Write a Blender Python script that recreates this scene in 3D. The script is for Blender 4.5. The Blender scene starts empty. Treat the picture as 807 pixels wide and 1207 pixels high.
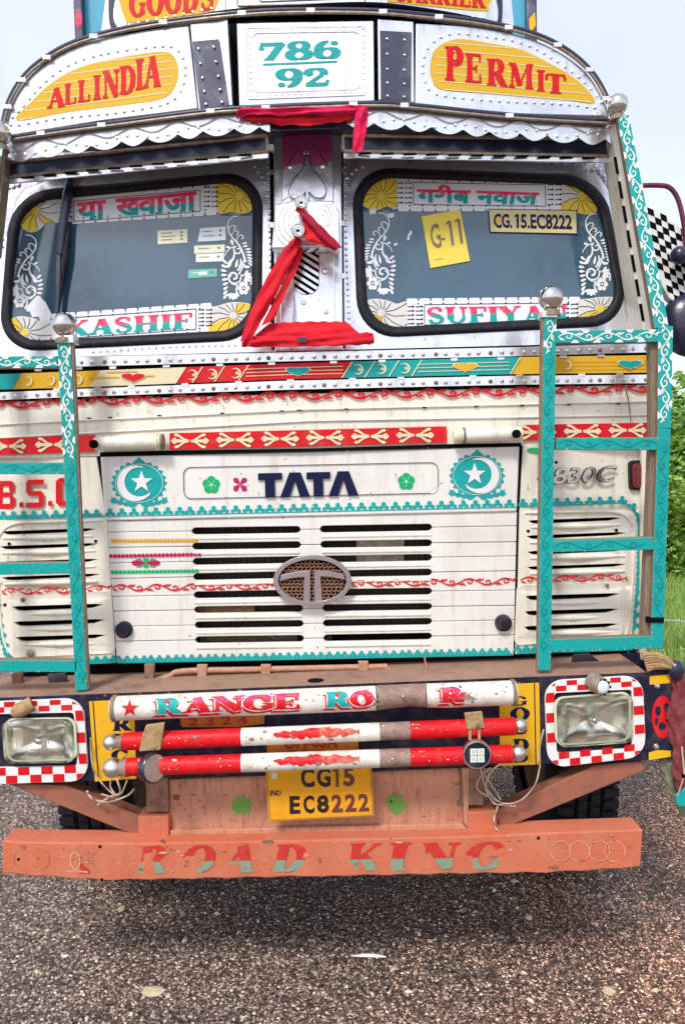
import bpy, math, random
from mathutils import Vector, Matrix
from mathutils.geometry import tessellate_polygon
random.seed(7)
R = math.radians
SC = bpy.context.scene
COL = SC.collection
# ---------------------------------------------------------------- camera, world, sun, exposure
FP, CX, CY = 900.0, 403.5, 603.5          # focal length and centre in photo pixels
D, H = 2.65, 1.94                         # distance to the bumper face, eye height
PITCH, ROLL = 3.5, -1.2
cam = bpy.data.cameras.new('camera'); cam_o = bpy.data.objects.new('camera', cam); COL.objects.link(cam_o)
cam.sensor_fit = 'VERTICAL'; cam.sensor_height = 36; cam.sensor_width = 36; cam.lens = FP/1207*36
cam.clip_start = 0.05; cam.clip_end = 3000
CROT = (Matrix.Rotation(R(90-PITCH), 4, 'X') @ Matrix.Rotation(R(ROLL), 4, 'Z'))
CLOC = Vector((0, -D, H))
cam_o.matrix_world = Matrix.Translation(CLOC) @ CROT
SC.camera = cam_o
SUN_EL, SUN_AZ = 50, 205
w = bpy.data.worlds.new('World'); SC.world = w; w.use_nodes = True
nt = w.node_tree; nt.nodes.clear()
out = nt.nodes.new('ShaderNodeOutputWorld')
sky = nt.nodes.new('ShaderNodeTexSky'); sky.sky_type = 'NISHITA'; sky.sun_disc = False
sky.sun_elevation = R(SUN_EL); sky.sun_rotation = R(SUN_AZ); sky.air_density = 1.0; sky.dust_density = 2.0
b1 = nt.nodes.new('ShaderNodeBackground'); b1.inputs[1].default_value = 0.05
nt.links.new(sky.outputs[0], b1.inputs[0])
tc = nt.nodes.new('ShaderNodeTexCoord')
nz = nt.nodes.new('ShaderNodeTexNoise'); nz.inputs['Scale'].default_value = 2.2; nz.inputs['Detail'].default_value = 3
nt.links.new(tc.outputs['Generated'], nz.inputs['Vector'])
cr = nt.nodes.new('ShaderNodeValToRGB')
cr.color_ramp.elements[0].position = 0.32; cr.color_ramp.elements[0].color = (0.64, 0.69, 0.84, 1)
cr.color_ramp.elements[1].position = 0.62; cr.color_ramp.elements[1].color = (0.96, 0.96, 1.0, 1)
nt.links.new(nz.outputs[0], cr.inputs[0])
b2 = nt.nodes.new('ShaderNodeBackground'); b2.inputs[1].default_value = 0.43
nt.links.new(cr.outputs[0], b2.inputs[0])
ad = nt.nodes.new('ShaderNodeAddShader')
nt.links.new(b1.outputs[0], ad.inputs[0]); nt.links.new(b2.outputs[0], ad.inputs[1])
nt.links.new(ad.outputs[0], out.inputs[0])
sl = bpy.data.lights.new('sun', 'SUN'); sl.energy = 1.5; sl.angle = R(11); sl.color = (1, .95, .88)
so = bpy.data.objects.new('sun', sl); COL.objects.link(so)
_a, _e = R(SUN_AZ), R(SUN_EL)
sd = Vector((math.sin(_a)*math.cos(_e), math.cos(_a)*math.cos(_e), math.sin(_e)))
so.rotation_euler = sd.to_track_quat('Z', 'Y').to_euler(); so.location = (0, -5, 8)
SC.view_settings.view_transform = 'Standard'; SC.view_settings.look = 'None'
SC.view_settings.exposure = 0.88; SC.view_settings.gamma = 1

# ---------------------------------------------------------------- pixel of the photo -> point on a surface y = g(x, z)
def ray(px, py):
    return (CROT.to_3x3() @ Vector(((px-CX)/FP, -(py-CY)/FP, -1))).normalized()
def W(px, py, g, off=0.0):
    d = ray(px, py); y = g if not callable(g) else 0.2
    for _ in range(1 if not callable(g) else 7):
        p = CLOC + d*((y-CLOC.y)/d.y)
        if callable(g): y = g(p.x, p.z)
    y -= off
    return CLOC + d*((y-CLOC.y)/d.y)
def mpp(y): return (D+y)/FP
XC = W(366, 600, 0.22).x
gB = 0.0
def gG(x, z): a = max(0, abs(x-XC)-0.74); return 0.22+0.25*a*a
def gM(x, z): return 0.20+0.03*((x-XC)/1.1)**2
def gWs(x, z): return 0.235+0.13*(z-2.35)+0.05*abs(x-XC)
def gCol(x, z): return 0.205+0.12*(z-2.35)
def gV(x, z): return 0.06+0.16*max(0, abs(x-XC)-0.28)
def gVal(x, z): return gV(x, z)+0.006
def gT(x, z): return 0.30+0.16*max(0, abs(x-XC)-0.28)

# ---------------------------------------------------------------- materials
MATS = {}
def S(r, g, b):
    f = lambda c: (c/255/12.92 if c/255 <= .04045 else ((c/255+.055)/1.055)**2.4)
    return (f(r), f(g), f(b))
def mat(name, col, rough=.45, metal=0, dirt=None, dirt_amt=.35, dscale=14, bump=.15, bscale=90, coat=0, var=.08, spec=.5, streak=False, stain=None):
    m = bpy.data.materials.new(name); m.use_nodes = True; n = m.node_tree; b = n.nodes['Principled BSDF']
    geo = n.nodes.new('ShaderNodeNewGeometry')
    mp = n.nodes.new('ShaderNodeMapping'); n.links.new(geo.outputs['Position'], mp.inputs[0])
    if streak: mp.inputs['Scale'].default_value = (5, 5, .6)
    no = n.nodes.new('ShaderNodeTexNoise'); no.inputs['Scale'].default_value = dscale; no.inputs['Detail'].default_value = 6; no.inputs['Roughness'].default_value = .65
    n.links.new(mp.outputs[0], no.inputs['Vector'])
    rp = n.nodes.new('ShaderNodeValToRGB')
    lo = max(.02, .62-dirt_amt*.35); rp.color_ramp.elements[0].position = lo; rp.color_ramp.elements[1].position = min(.98, lo+.2)
    n.links.new(no.outputs[0], rp.inputs[0])
    n2 = n.nodes.new('ShaderNodeTexNoise'); n2.inputs['Scale'].default_value = 3.2; n2.inputs['Detail'].default_value = 3
    n.links.new(geo.outputs['Position'], n2.inputs['Vector'])
    c0 = n.nodes.new('ShaderNodeMix'); c0.data_type = 'RGBA'
    n.links.new(n2.outputs[0], c0.inputs[0])
    c0.inputs[6].default_value = (*[min(1, c*(1-var*1.6)) for c in col], 1); c0.inputs[7].default_value = (*[min(1, c*(1+var*1.2)) for c in col], 1)
    c1 = n.nodes.new('ShaderNodeMix'); c1.data_type = 'RGBA'
    ml = n.nodes.new('ShaderNodeMath'); ml.operation = 'MULTIPLY'; ml.inputs[1].default_value = min(1, dirt_amt)
    n.links.new(rp.outputs[0], ml.inputs[0]); n.links.new(ml.outputs[0], c1.inputs[0])
    n.links.new(c0.outputs[2], c1.inputs[6]); c1.inputs[7].default_value = (*(dirt or [c*.6 for c in col]), 1)
    last = c1.outputs[2]
    if stain:
        m2 = n.nodes.new('ShaderNodeMapping'); m2.inputs['Scale'].default_value = (9, 9, .9); n.links.new(geo.outputs['Position'], m2.inputs[0])
        n5 = n.nodes.new('ShaderNodeTexNoise'); n5.inputs['Scale'].default_value = 2.6; n5.inputs['Detail'].default_value = 8; n5.inputs['Roughness'].default_value = .7; n.links.new(m2.outputs[0], n5.inputs['Vector'])
        r5 = n.nodes.new('ShaderNodeValToRGB'); r5.color_ramp.elements[0].position = .53; r5.color_ramp.elements[1].position = .78; n.links.new(n5.outputs[0], r5.inputs[0])
        n6 = n.nodes.new('ShaderNodeTexNoise'); n6.inputs['Scale'].default_value = 38; n6.inputs['Detail'].default_value = 5; n.links.new(geo.outputs['Position'], n6.inputs['Vector'])
        r6 = n.nodes.new('ShaderNodeValToRGB'); r6.color_ramp.elements[0].position = .68; r6.color_ramp.elements[1].position = .74; n.links.new(n6.outputs[0], r6.inputs[0])
        mxx = n.nodes.new('ShaderNodeMath'); mxx.operation = 'MAXIMUM'; n.links.new(r5.outputs[0], mxx.inputs[0]); n.links.new(r6.outputs[0], mxx.inputs[1])
        ms = n.nodes.new('ShaderNodeMath'); ms.operation = 'MULTIPLY'; ms.inputs[1].default_value = stain[1]; n.links.new(mxx.outputs[0], ms.inputs[0])
        c2 = n.nodes.new('ShaderNodeMix'); c2.data_type = 'RGBA'; n.links.new(ms.outputs[0], c2.inputs[0]); n.links.new(last, c2.inputs[6]); c2.inputs[7].default_value = (*stain[0], 1); last = c2.outputs[2]
    n.links.new(last, b.inputs['Base Color'])
    rr = n.nodes.new('ShaderNodeMapRange'); rr.inputs[3].default_value = max(.03, rough-.06); rr.inputs[4].default_value = min(1, rough+.18)
    n.links.new(no.outputs[0], rr.inputs[0]); n.links.new(rr.outputs[0], b.inputs['Roughness'])
    b.inputs['Metallic'].default_value = metal; b.inputs['Specular IOR Level'].default_value = spec
    b.inputs['Coat Weight'].default_value = coat; b.inputs['Coat Roughness'].default_value = .1
    if bump:
        n3 = n.nodes.new('ShaderNodeTexNoise'); n3.inputs['Scale'].default_value = bscale; n3.inputs['Detail'].default_value = 4
        n.links.new(geo.outputs['Position'], n3.inputs['Vector'])
        bp = n.nodes.new('ShaderNodeBump'); bp.inputs['Strength'].default_value = bump; bp.inputs['Distance'].default_value = .004
        n.links.new(n3.outputs[0], bp.inputs['Height']); n.links.new(bp.outputs[0], b.inputs['Normal'])
    MATS[name] = m; return m
DUST = (.30, .22, .15)
mat('cream', (.80, .765, .66), .30, dirt=(.56, .46, .32), dirt_amt=.32, dscale=5, bump=.12, bscale=6, coat=.3, stain=((.30, .16, .07), .55))
mat('bonnet', (.76, .75, .71), .26, dirt=(.52, .44, .33), dirt_amt=.34, dscale=5, bump=.12, bscale=5, coat=.3, stain=((.34, .20, .10), .42))
mat('white', (.78, .78, .77), .4, dirt=(.5, .46, .4), dirt_amt=.2, dscale=20)
mat('film', (.74, .76, .80), .25, bump=0, dirt=(.5, .5, .52), dirt_amt=.25, dscale=40)
mat('fan_white', (.66, .65, .62), .3, bump=0)
mat('fan_yellow', (.78, .56, .06), .3, bump=0, spec=.2)
mat('teal', (.004, .38, .36), .42, dirt=(.02, .26, .27), dirt_amt=.55, dscale=45, spec=.25, bump=.25, bscale=120)
mat('teal_worn', (.004, .34, .32), .5, dirt=(.30, .24, .18), dirt_amt=.28, dscale=70, spec=.2)
mat('teal_light', (.55, .74, .72), .45, dirt=(.1, .45, .42), dirt_amt=.5, dscale=40)
mat('teal_dark', (.006, .24, .25), .45, spec=.2)
mat('red', (.68, .006, .012), .42, dirt=(.42, .01, .015), dirt_amt=.5, dscale=50, spec=.25, bump=.25, bscale=120, stain=((.30, .14, .09), .45))
mat('red_worn', (.58, .03, .02), .45, dirt=(.55, .3, .22), dirt_amt=.6, dscale=60, spec=.2)
mat('pink', (.80, .03, .13), .45, bump=0, dirt=(.72, .22, .26), dirt_amt=.5, dscale=35, spec=.2)
mat('pink_faded', (.68, .42, .42), .45, bump=0)
mat('yellow', (.80, .44, .02), .4, dirt=(.4, .25, .08), dirt_amt=.25, dscale=30, spec=.2)
mat('board_yellow', (.72, .43, .03), .42, dirt=(.62, .42, .06), dirt_amt=.3, dscale=22, streak=True, spec=.2)
mat('cream_stripe', (.74, .66, .42), .45, bump=0)
mat('plate_orange', (.80, .36, .015), .4, dirt=(.5, .2, .03), dirt_amt=.35, dscale=30, spec=.2)
mat('plate_old', (.62, .20, .03), .5, dirt=(.35, .13, .05), dirt_amt=.5, dscale=30, spec=.2)
mat('black', (.008, .008, .01), .45, bump=.1, spec=.2)
mat('fins', (.045, .030, .022), .7, bump=0)
mat('soot', (.004, .004, .005), .9, spec=.1, bump=0)
mat('rubber', (.016, .015, .022), .5, bump=.2, dirt=(.07, .06, .07), dirt_amt=.35, dscale=30, spec=.2)
mat('navy', (.010, .013, .045), .25, coat=.4, dirt=(.04, .04, .08), dirt_amt=.3)
mat('navy_plate', (.012, .014, .035), .5, dirt=(.12, .09, .08), dirt_amt=.45, dscale=18, spec=.2)
mat('letter_navy', (.006, .008, .05), .3, bump=0, spec=.2)
mat('chrome', (.66, .65, .62), .09, 1, bump=.05, dirt=(.34, .29, .22), dirt_amt=.3, dscale=40, var=.02)
mat('steel', (.78, .76, .72), .28, 1, bump=.3, bscale=16, dirt=(.42, .34, .26), dirt_amt=.5, dscale=34, var=.04)
mat('steel_white', (.86, .87, .90), .17, .78, bump=.5, bscale=11, dirt=(.34, .33, .42), dirt_amt=.34, dscale=9, var=.08, stain=((.22, .16, .14), .5))
mat('steel_dark', (.10, .10, .13), .22, .9, bump=.3, bscale=14, dirt=(.35, .35, .4), dirt_amt=.3, dscale=10)
mat('emblem', (.42, .36, .38), .3, .7, dirt=(.35, .25, .2), dirt_amt=.4, dscale=60)
mat('rim_metal', (.42, .36, .28), .4, .5, dirt=(.2, .14, .09), dirt_amt=.6, dscale=40)
mat('grey_side', (.25, .19, .13), .6, dirt=(.13, .08, .05), dirt_amt=.6, dscale=30, streak=True)
mat('mesh_brown', (.22, .10, .055), .6, dirt=(.4, .22, .12), dirt_amt=.5, dscale=60)
mat('rust_orange', (.57, .145, .075), .58, dirt=(.56, .19, .11), dirt_amt=.7, dscale=8, bump=.5, spec=.25, stain=((.36, .15, .09), .55))
mat('rust_board', (.36, .12, .07), .7, dirt=(.56, .27, .17), dirt_amt=.95, dscale=15, bump=.8, streak=True, spec=.2, stain=((.20, .08, .05), .5))
mat('rust_brown', (.19, .085, .055), .75, dirt=(.30, .19, .14), dirt_amt=.7, dscale=26, bump=.4, spec=.2)
mat('bumper_top', (.17, .10, .08), .6, dirt=(.33, .19, .13), dirt_amt=.9, dscale=9, bump=.5, stain=((.42, .30, .22), .6))
mat('copper', (.42, .19, .11), .55, dirt=(.5, .32, .22), dirt_amt=.6, dscale=30)
mat('patch_brown', (.24, .15, .12), .6, dirt=(.38, .26, .2), dirt_amt=.6, dscale=40, bump=.3)
mat('faded_red', (.54, .035, .03), .6, dirt=(.56, .12, .07), dirt_amt=.4, dscale=30, spec=.2)
mat('faded_green', (.17, .32, .22), .6, dirt=(.42, .24, .16), dirt_amt=.5, dscale=30)
mat('faded_cream', (.66, .36, .26), .6, dirt=(.56, .2, .12), dirt_amt=.6, dscale=40)
mat('disc_green', (.14, .34, .05), .7, dirt=(.3, .2, .08), dirt_amt=.3, dscale=60)
mat('green', (.01, .42, .14), .45, bump=0, spec=.2)
mat('magenta', (.50, .01, .10), .4, bump=0, spec=.2)
mat('orange', (.75, .35, .03), .4, bump=0, spec=.2)
mat('lens_red', (.16, .008, .008), .15, coat=.6, bump=.4, bscale=160)
mat('cloth_red', (.66, .010, .022), .65, bump=.35, bscale=25, dirt=(.40, .008, .03), dirt_amt=.5, dscale=8, spec=.2)
mat('cloth_pink', (.66, .012, .07), .65, bump=.35, bscale=25, dirt=(.5, .01, .1), dirt_amt=.5, dscale=8, spec=.2)
mat('cloth_maroon', (.16, .02, .03), .85, bump=.5, bscale=40, dirt=(.3, .08, .07), dirt_amt=.6, dscale=20)
mat('cloth_grey', (.22, .22, .15), .9, bump=.5, bscale=40, dirt=(.1, .11, .07), dirt_amt=.6, dscale=16)
mat('jute', (.44, .29, .14), .85, bump=.4, dirt=(.22, .12, .05), dirt_amt=.6, dscale=60)
mat('wire', (.52, .38, .28), .6)
mat('magenta_reflection', (.36, .06, .22), .35, .5, bump=.3, bscale=14, dirt=(.70, .10, .34), dirt_amt=.9, dscale=5)  # magenta reflection in the steel, put into the colour
mat('pink_reflection', (.74, .46, .62), .22, .7, bump=.3, bscale=14, dirt=(.84, .80, .84), dirt_amt=.9, dscale=14)  # paler pink reflection, likewise held in the colour
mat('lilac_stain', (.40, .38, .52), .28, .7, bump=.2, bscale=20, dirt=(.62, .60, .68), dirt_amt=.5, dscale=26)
mat('body_blue', (.06, .36, .52), .5, dirt=(.2, .4, .5), dirt_amt=.3, dscale=5)
mat('sticker_cream', (.70, .72, .55), .4, bump=0)
mat('sticker_white', (.68, .76, .78), .35, bump=0)
mat('sticker_green', (.10, .45, .33), .4, bump=0)
mat('sticker_yellow', (.80, .64, .10), .5, bump=0, dirt_amt=.1, spec=.2)
mat('plate_film', (.62, .52, .26), .45, bump=0, dirt_amt=.1)
mat('bark', (.12, .085, .06), .9, bump=.6)
mat('leaf_pale', (.62, .55, .34), .7, dirt=(.3, .22, .1), dirt_amt=.5, dscale=60)
mat('leaf_white', (.75, .73, .68), .7)
# glass of the windscreens: dark tinted, mirror-smooth; the dirt colour paints in blue sky reflection
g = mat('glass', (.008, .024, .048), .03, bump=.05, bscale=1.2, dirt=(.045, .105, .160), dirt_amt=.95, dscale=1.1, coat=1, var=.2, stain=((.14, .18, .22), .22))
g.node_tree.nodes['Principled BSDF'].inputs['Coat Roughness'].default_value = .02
# headlight lens: clear moulded glass
m = bpy.data.materials.new('lens_glass'); m.use_nodes = True; n = m.node_tree; b = n.nodes['Principled BSDF']
b.inputs['Transmission Weight'].default_value = 1; b.inputs['Roughness'].default_value = .04; b.inputs['IOR'].default_value = 1.3
b.inputs['Base Color'].default_value = (.97, .98, .94, 1)
geo = n.nodes.new('ShaderNodeNewGeometry'); wv = n.nodes.new('ShaderNodeTexWave'); wv.inputs['Scale'].default_value = 45; wv.inputs['Distortion'].default_value = .4
n.links.new(geo.outputs['Position'], wv.inputs['Vector']); bp = n.nodes.new('ShaderNodeBump'); bp.inputs['Strength'].default_value = .25; bp.inputs['Distance'].default_value = .003
n.links.new(wv.outputs['Fac'], bp.inputs['Height']); n.links.new(bp.outputs[0], b.inputs['Normal']); MATS['lens_glass'] = m
# leaves
def leafmat(name, col, col2):
    m = bpy.data.materials.new(name); m.use_nodes = True; n = m.node_tree; b = n.nodes['Principled BSDF']
    geo = n.nodes.new('ShaderNodeNewGeometry'); mx = n.nodes.new('ShaderNodeMix'); mx.data_type = 'RGBA'
    no = n.nodes.new('ShaderNodeTexNoise'); no.inputs['Scale'].default_value = 2.2
    n.links.new(geo.outputs['Position'], no.inputs['Vector'])
    a = n.nodes.new('ShaderNodeMath'); a.operation = 'MULTIPLY_ADD'; a.inputs[1].default_value = .55; a.inputs[2].default_value = 0
    n.links.new(geo.outputs['Random Per Island'], a.inputs[0])
    s = n.nodes.new('ShaderNodeMath'); s.operation = 'ADD'; n.links.new(a.outputs[0], s.inputs[0])
    q = n.nodes.new('ShaderNodeMath'); q.operation = 'MULTIPLY'; q.inputs[1].default_value = .6; n.links.new(no.outputs[0], q.inputs[0]); n.links.new(q.outputs[0], s.inputs[1])
    n.links.new(s.outputs[0], mx.inputs[0]); mx.inputs[6].default_value = (*col, 1); mx.inputs[7].default_value = (*col2, 1)
    n.links.new(mx.outputs[2], b.inputs['Base Color']); b.inputs['Roughness'].default_value = .5
    b.inputs['Transmission Weight'].default_value = 0
    MATS[name] = m
leafmat('leaf', (.03, .10, .012), (.22, .42, .05))
leafmat('leaf_bright', (.06, .17, .015), (.34, .50, .08))
leafmat('grass', (.12, .22, .04), (.36, .50, .13))
# road of rolled stone chips
m = bpy.data.materials.new('road_chips'); m.use_nodes = True; n = m.node_tree; b = n.nodes['Principled BSDF']
geo = n.nodes.new('ShaderNodeNewGeometry')
v1 = n.nodes.new('ShaderNodeTexVoronoi'); v1.inputs['Scale'].default_value = 105; v2 = n.nodes.new('ShaderNodeTexVoronoi'); v2.inputs['Scale'].default_value = 105; v2.feature = 'DISTANCE_TO_EDGE'
for v in (v1, v2): n.links.new(geo.outputs['Position'], v.inputs['Vector'])
sp = n.nodes.new('ShaderNodeSeparateColor'); n.links.new(v1.outputs['Color'], sp.inputs[0])
cr = n.nodes.new('ShaderNodeValToRGB'); e = cr.color_ramp.elements
e[0].position = 0; e[0].color = (.022, .016, .014, 1); e[1].position = 1; e[1].color = (.70, .62, .54, 1)
x = e.new(.5); x.color = (.15, .11, .09, 1); x = e.new(.8); x.color = (.36, .27, .22, 1)
n.links.new(sp.outputs[0], cr.inputs[0])
r2 = n.nodes.new('ShaderNodeValToRGB'); r2.color_ramp.elements[0].position = .0; r2.color_ramp.elements[0].color = (.12, .12, .12, 1); r2.color_ramp.elements[1].position = .22
n.links.new(v2.outputs['Distance'], r2.inputs[0])
mx = n.nodes.new('ShaderNodeMix'); mx.data_type = 'RGBA'; mx.blend_type = 'MULTIPLY'; mx.inputs[0].default_value = 1
n.links.new(cr.outputs[0], mx.inputs[6]); n.links.new(r2.outputs[0], mx.inputs[7])
no = n.nodes.new('ShaderNodeTexNoise'); no.inputs['Scale'].default_value = 1.3; no.inputs['Detail'].default_value = 4; n.links.new(geo.outputs['Position'], no.inputs['Vector'])
m3 = n.nodes.new('ShaderNodeMix'); m3.data_type = 'RGBA'; m3.blend_type = 'MULTIPLY'
sx = n.nodes.new('ShaderNodeSeparateXYZ'); n.links.new(geo.outputs['Position'], sx.inputs[0])
mr = n.nodes.new('ShaderNodeMapRange'); mr.inputs[1].default_value = -.3; mr.inputs[2].default_value = 1.3; mr.inputs[3].default_value = .25; mr.inputs[4].default_value = .95
n.links.new(sx.outputs[0], mr.inputs[0]); mm = n.nodes.new('ShaderNodeMath'); mm.operation = 'MULTIPLY'; n.links.new(mr.outputs[0], mm.inputs[0])
nr = n.nodes.new('ShaderNodeMapRange'); nr.inputs[1].default_value = .3; nr.inputs[2].default_value = .6; n.links.new(no.outputs[0], nr.inputs[0]); n.links.new(nr.outputs[0], mm.inputs[1])
n.links.new(mm.outputs[0], m3.inputs[0]); n.links.new(mx.outputs[2], m3.inputs[6]); m3.inputs[7].default_value = (1.55, 1.05, .82, 1)
wn = n.nodes.new('ShaderNodeTexNoise'); wn.inputs['Scale'].default_value = 1.1; wn.inputs['Detail'].default_value = 5; wn.inputs['Roughness'].default_value = .6; n.links.new(geo.outputs['Position'], wn.inputs['Vector'])
wr_ = n.nodes.new('ShaderNodeMapRange'); wr_.inputs[1].default_value = .35; wr_.inputs[2].default_value = .65; wr_.inputs[3].default_value = .8; wr_.inputs[4].default_value = 1.55; n.links.new(wn.outputs[0], wr_.inputs[0])
wm = n.nodes.new('ShaderNodeVectorMath'); wm.operation = 'SCALE'; n.links.new(m3.outputs[2], wm.inputs[0]); n.links.new(wr_.outputs[0], wm.inputs['Scale'])
n.links.new(wm.outputs[0], b.inputs['Base Color'])
bp = n.nodes.new('ShaderNodeBump'); bp.inputs['Strength'].default_value = .9; bp.inputs['Distance'].default_value = .006
n.links.new(v2.outputs['Distance'], bp.inputs['Height']); n.links.new(bp.outputs[0], b.inputs['Normal']); b.inputs['Roughness'].default_value = .62
MATS['road_chips'] = m
m = bpy.data.materials.new('chip'); m.use_nodes = True; n = m.node_tree; b = n.nodes['Principled BSDF']
geo = n.nodes.new('ShaderNodeNewGeometry'); cr = n.nodes.new('ShaderNodeValToRGB'); e = cr.color_ramp.elements
e[0].color = (.03, .024, .024, 1); e[1].color = (.75, .68, .60, 1); x = e.new(.5); x.color = (.16, .12, .10, 1); x = e.new(.8); x.color = (.42, .33, .27, 1)
n.links.new(geo.outputs['Random Per Island'], cr.inputs[0])
sx = n.nodes.new('ShaderNodeSeparateXYZ'); n.links.new(geo.outputs['Position'], sx.inputs[0]); mr = n.nodes.new('ShaderNodeMapRange'); mr.inputs[1].default_value = -.6; mr.inputs[2].default_value = 1.3; mr.inputs[3].default_value = .2; n.links.new(sx.outputs[0], mr.inputs[0])
m3 = n.nodes.new('ShaderNodeMix'); m3.data_type = 'RGBA'; m3.blend_type = 'MULTIPLY'; n.links.new(mr.outputs[0], m3.inputs[0]); n.links.new(cr.outputs[0], m3.inputs[6]); m3.inputs[7].default_value = (1.55, 1.10, .90, 1)
n.links.new(m3.outputs[2], b.inputs['Base Color']); b.inputs['Roughness'].default_value = .5
MATS['chip'] = m

# ---------------------------------------------------------------- mesh builder
WL = {}                                    # world position of every linked object
class MB:
    def __init__(s): s.v, s.f, s.m, s.mats, s.n = [], [], [], [], 0
    def mi(s, name):
        if name not in s.mats: s.mats.append(name)
        return s.mats.index(name)
    def add(s, vs, fs, mt):
        o = len(s.v); s.v += [tuple(v) for v in vs]; i = s.mi(mt)
        for f in fs: s.f.append(tuple(o+k for k in f)); s.m.append(i)
    # flat paint: polygon in photo pixels laid on surface g, each a hair above the last
    def paint(s, poly, g, mt, off=.0012):
        s.n += 1; o = off+(s.n % 41)*.000013
        vs = [W(x, y, g, o) for x, y in poly]
        if len(vs) <= 4: s.add(vs, [tuple(range(len(vs)))], mt)
        else:
            t = tessellate_polygon([[Vector((x, y, 0)) for x, y in poly]])
            s.add(vs, t, mt)
    def slab(s, poly, g, thick, mt, off=0.0, holes=(), side=None):
        loops = [list(poly)]+[list(h) for h in holes]
        flat = [p for l in loops for p in l]; n = len(flat)
        fr = [W(x, y, g, off) for x, y in flat]; bk = [p+Vector((0, thick, 0)) for p in fr]
        if holes:
            t = [tuple(q) for q in tessellate_polygon([[Vector((x, y, 0)) for x, y in l] for l in loops])]
        else: t = [tuple(range(n))]
        s.add(fr+bk, t, mt)
        o = len(s.v)-2*n
        i2 = s.mi(side or mt)
        for q in t: s.f.append(tuple(o+n+k for k in reversed(q))); s.m.append(i2)
        k = 0
        for l in loops:
            L = len(l)
            for i in range(L):
                a, b2 = k+i, k+(i+1) % L
                s.f.append((o+a, o+n+a, o+n+b2, o+b2)); s.m.append(i2)
            k += L
    def grid(s, TL, TR, BR, BL, g, thick, mt, nx=12, ny=4, off=0.0):
        P = lambda u, v: (TL[0]*(1-u)*(1-v)+TR[0]*u*(1-v)+BR[0]*u*v+BL[0]*(1-u)*v, TL[1]*(1-u)*(1-v)+TR[1]*u*(1-v)+BR[1]*u*v+BL[1]*(1-u)*v)
        fr = [W(*P(i/nx, j/ny), g, off) for j in range(ny+1) for i in range(nx+1)]
        bk = [p+Vector((0, thick, 0)) for p in fr]; N = len(fr); f = []
        I = lambda i, j: j*(nx+1)+i
        for j in range(ny):
            for i in range(nx):
                f.append((I(i, j), I(i, j+1), I(i+1, j+1), I(i+1, j)))
                f.append((N+I(i, j), N+I(i+1, j), N+I(i+1, j+1), N+I(i, j+1)))
        rim = [I(i, 0) for i in range(nx+1)]+[I(nx, j) for j in range(1, ny+1)]+[I(i, ny) for i in range(nx-1, -1, -1)]+[I(0, j) for j in range(ny-1, 0, -1)]
        for a, b2 in zip(rim, rim[1:]+rim[:1]): f.append((a, b2, N+b2, N+a))
        s.add(fr+bk, f, mt)
    def tube(s, pts, r, mt, n=12, caps=True):
        pts = [Vector(p) for p in pts]; rs = r if isinstance(r, (list, tuple)) else [r]*len(pts)
        vs, f = [], []; up = None
        for i, p in enumerate(pts):
            t = (pts[min(i+1, len(pts)-1)]-pts[max(i-1, 0)]).normalized()
            if up is None: up = Vector((0, 0, 1)) if abs(t.z) < .9 else Vector((0, 1, 0))
            a = t.cross(up).normalized(); up = a.cross(t).normalized()
            for k in range(n):
                q = 2*math.pi*k/n; vs.append(p+(a*math.cos(q)+up*math.sin(q))*rs[i])
        for i in range(len(pts)-1):
            for k in range(n): f.append((i*n+k, i*n+(k+1) % n, (i+1)*n+(k+1) % n, (i+1)*n+k))
        if caps: f.append(tuple(range(n-1, -1, -1))); f.append(tuple((len(pts)-1)*n+k for k in range(n)))
        s.add(vs, f, mt)
    def ball(s, c, r, mt, nu=20, nv=12, sc=(1, 1, 1)):
        vs, f = [], []
        for j in range(nv+1):
            for i in range(nu):
                a, b2 = math.pi*j/nv, 2*math.pi*i/nu
                vs.append(Vector(c)+Vector((r*math.sin(a)*math.cos(b2)*sc[0], r*math.sin(a)*math.sin(b2)*sc[1], r*math.cos(a)*sc[2])))
        for j in range(nv):
            for i in range(nu): f.append((j*nu+i, (j+1)*nu+i, (j+1)*nu+(i+1) % nu, j*nu+(i+1) % nu))
        s.add(vs, f, mt)
    def dome(s, px, py, g, rpx, h, mt, n=8, off=0.0):       # rivet head or pressed stud
        c = W(px, py, g, off); r = rpx*mpp(c.y)
        vs = [c+Vector((math.cos(2*math.pi*k/n)*r*q, -hh, math.sin(2*math.pi*k/n)*r*q)) for q, hh in ((1, 0), (.62, h*.8)) for k in range(n)]+[c+Vector((0, -h, 0))]
        f = [(k, (k+1) % n, n+(k+1) % n, n+k) for k in range(n)]+[(n+k, n+(k+1) % n, 2*n) for k in range(n)]
        s.add(vs, f, mt)
    def box(s, x0, x1, y0, y1, z0, z1, mt):
        vs = [(x, y, z) for x in (x0, x1) for y in (y0, y1) for z in (z0, z1)]
        s.add(vs, [(0, 1, 3, 2), (4, 6, 7, 5), (0, 4, 5, 1), (2, 3, 7, 6), (0, 2, 6, 4), (1, 5, 7, 3)], mt)
    def build(s, name, parent=None, smooth=None, bevel=0, kind=None, label=None):
        me = bpy.data.meshes.new(name)
        c = Vector((sum(v[0] for v in s.v), sum(v[1] for v in s.v), sum(v[2] for v in s.v)))/max(1, len(s.v))
        me.from_pydata([(v[0]-c.x, v[1]-c.y, v[2]-c.z) for v in s.v], [], s.f)
        for q in s.mats: me.materials.append(MATS[q])
        me.polygons.foreach_set('material_index', s.m); me.update()
        o = bpy.data.objects.new(name, me); COL.objects.link(o)
        if parent: o.parent = parent; o.location = c-WL[parent.name]
        else: o.location = c
        WL[o.name] = c
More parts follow.
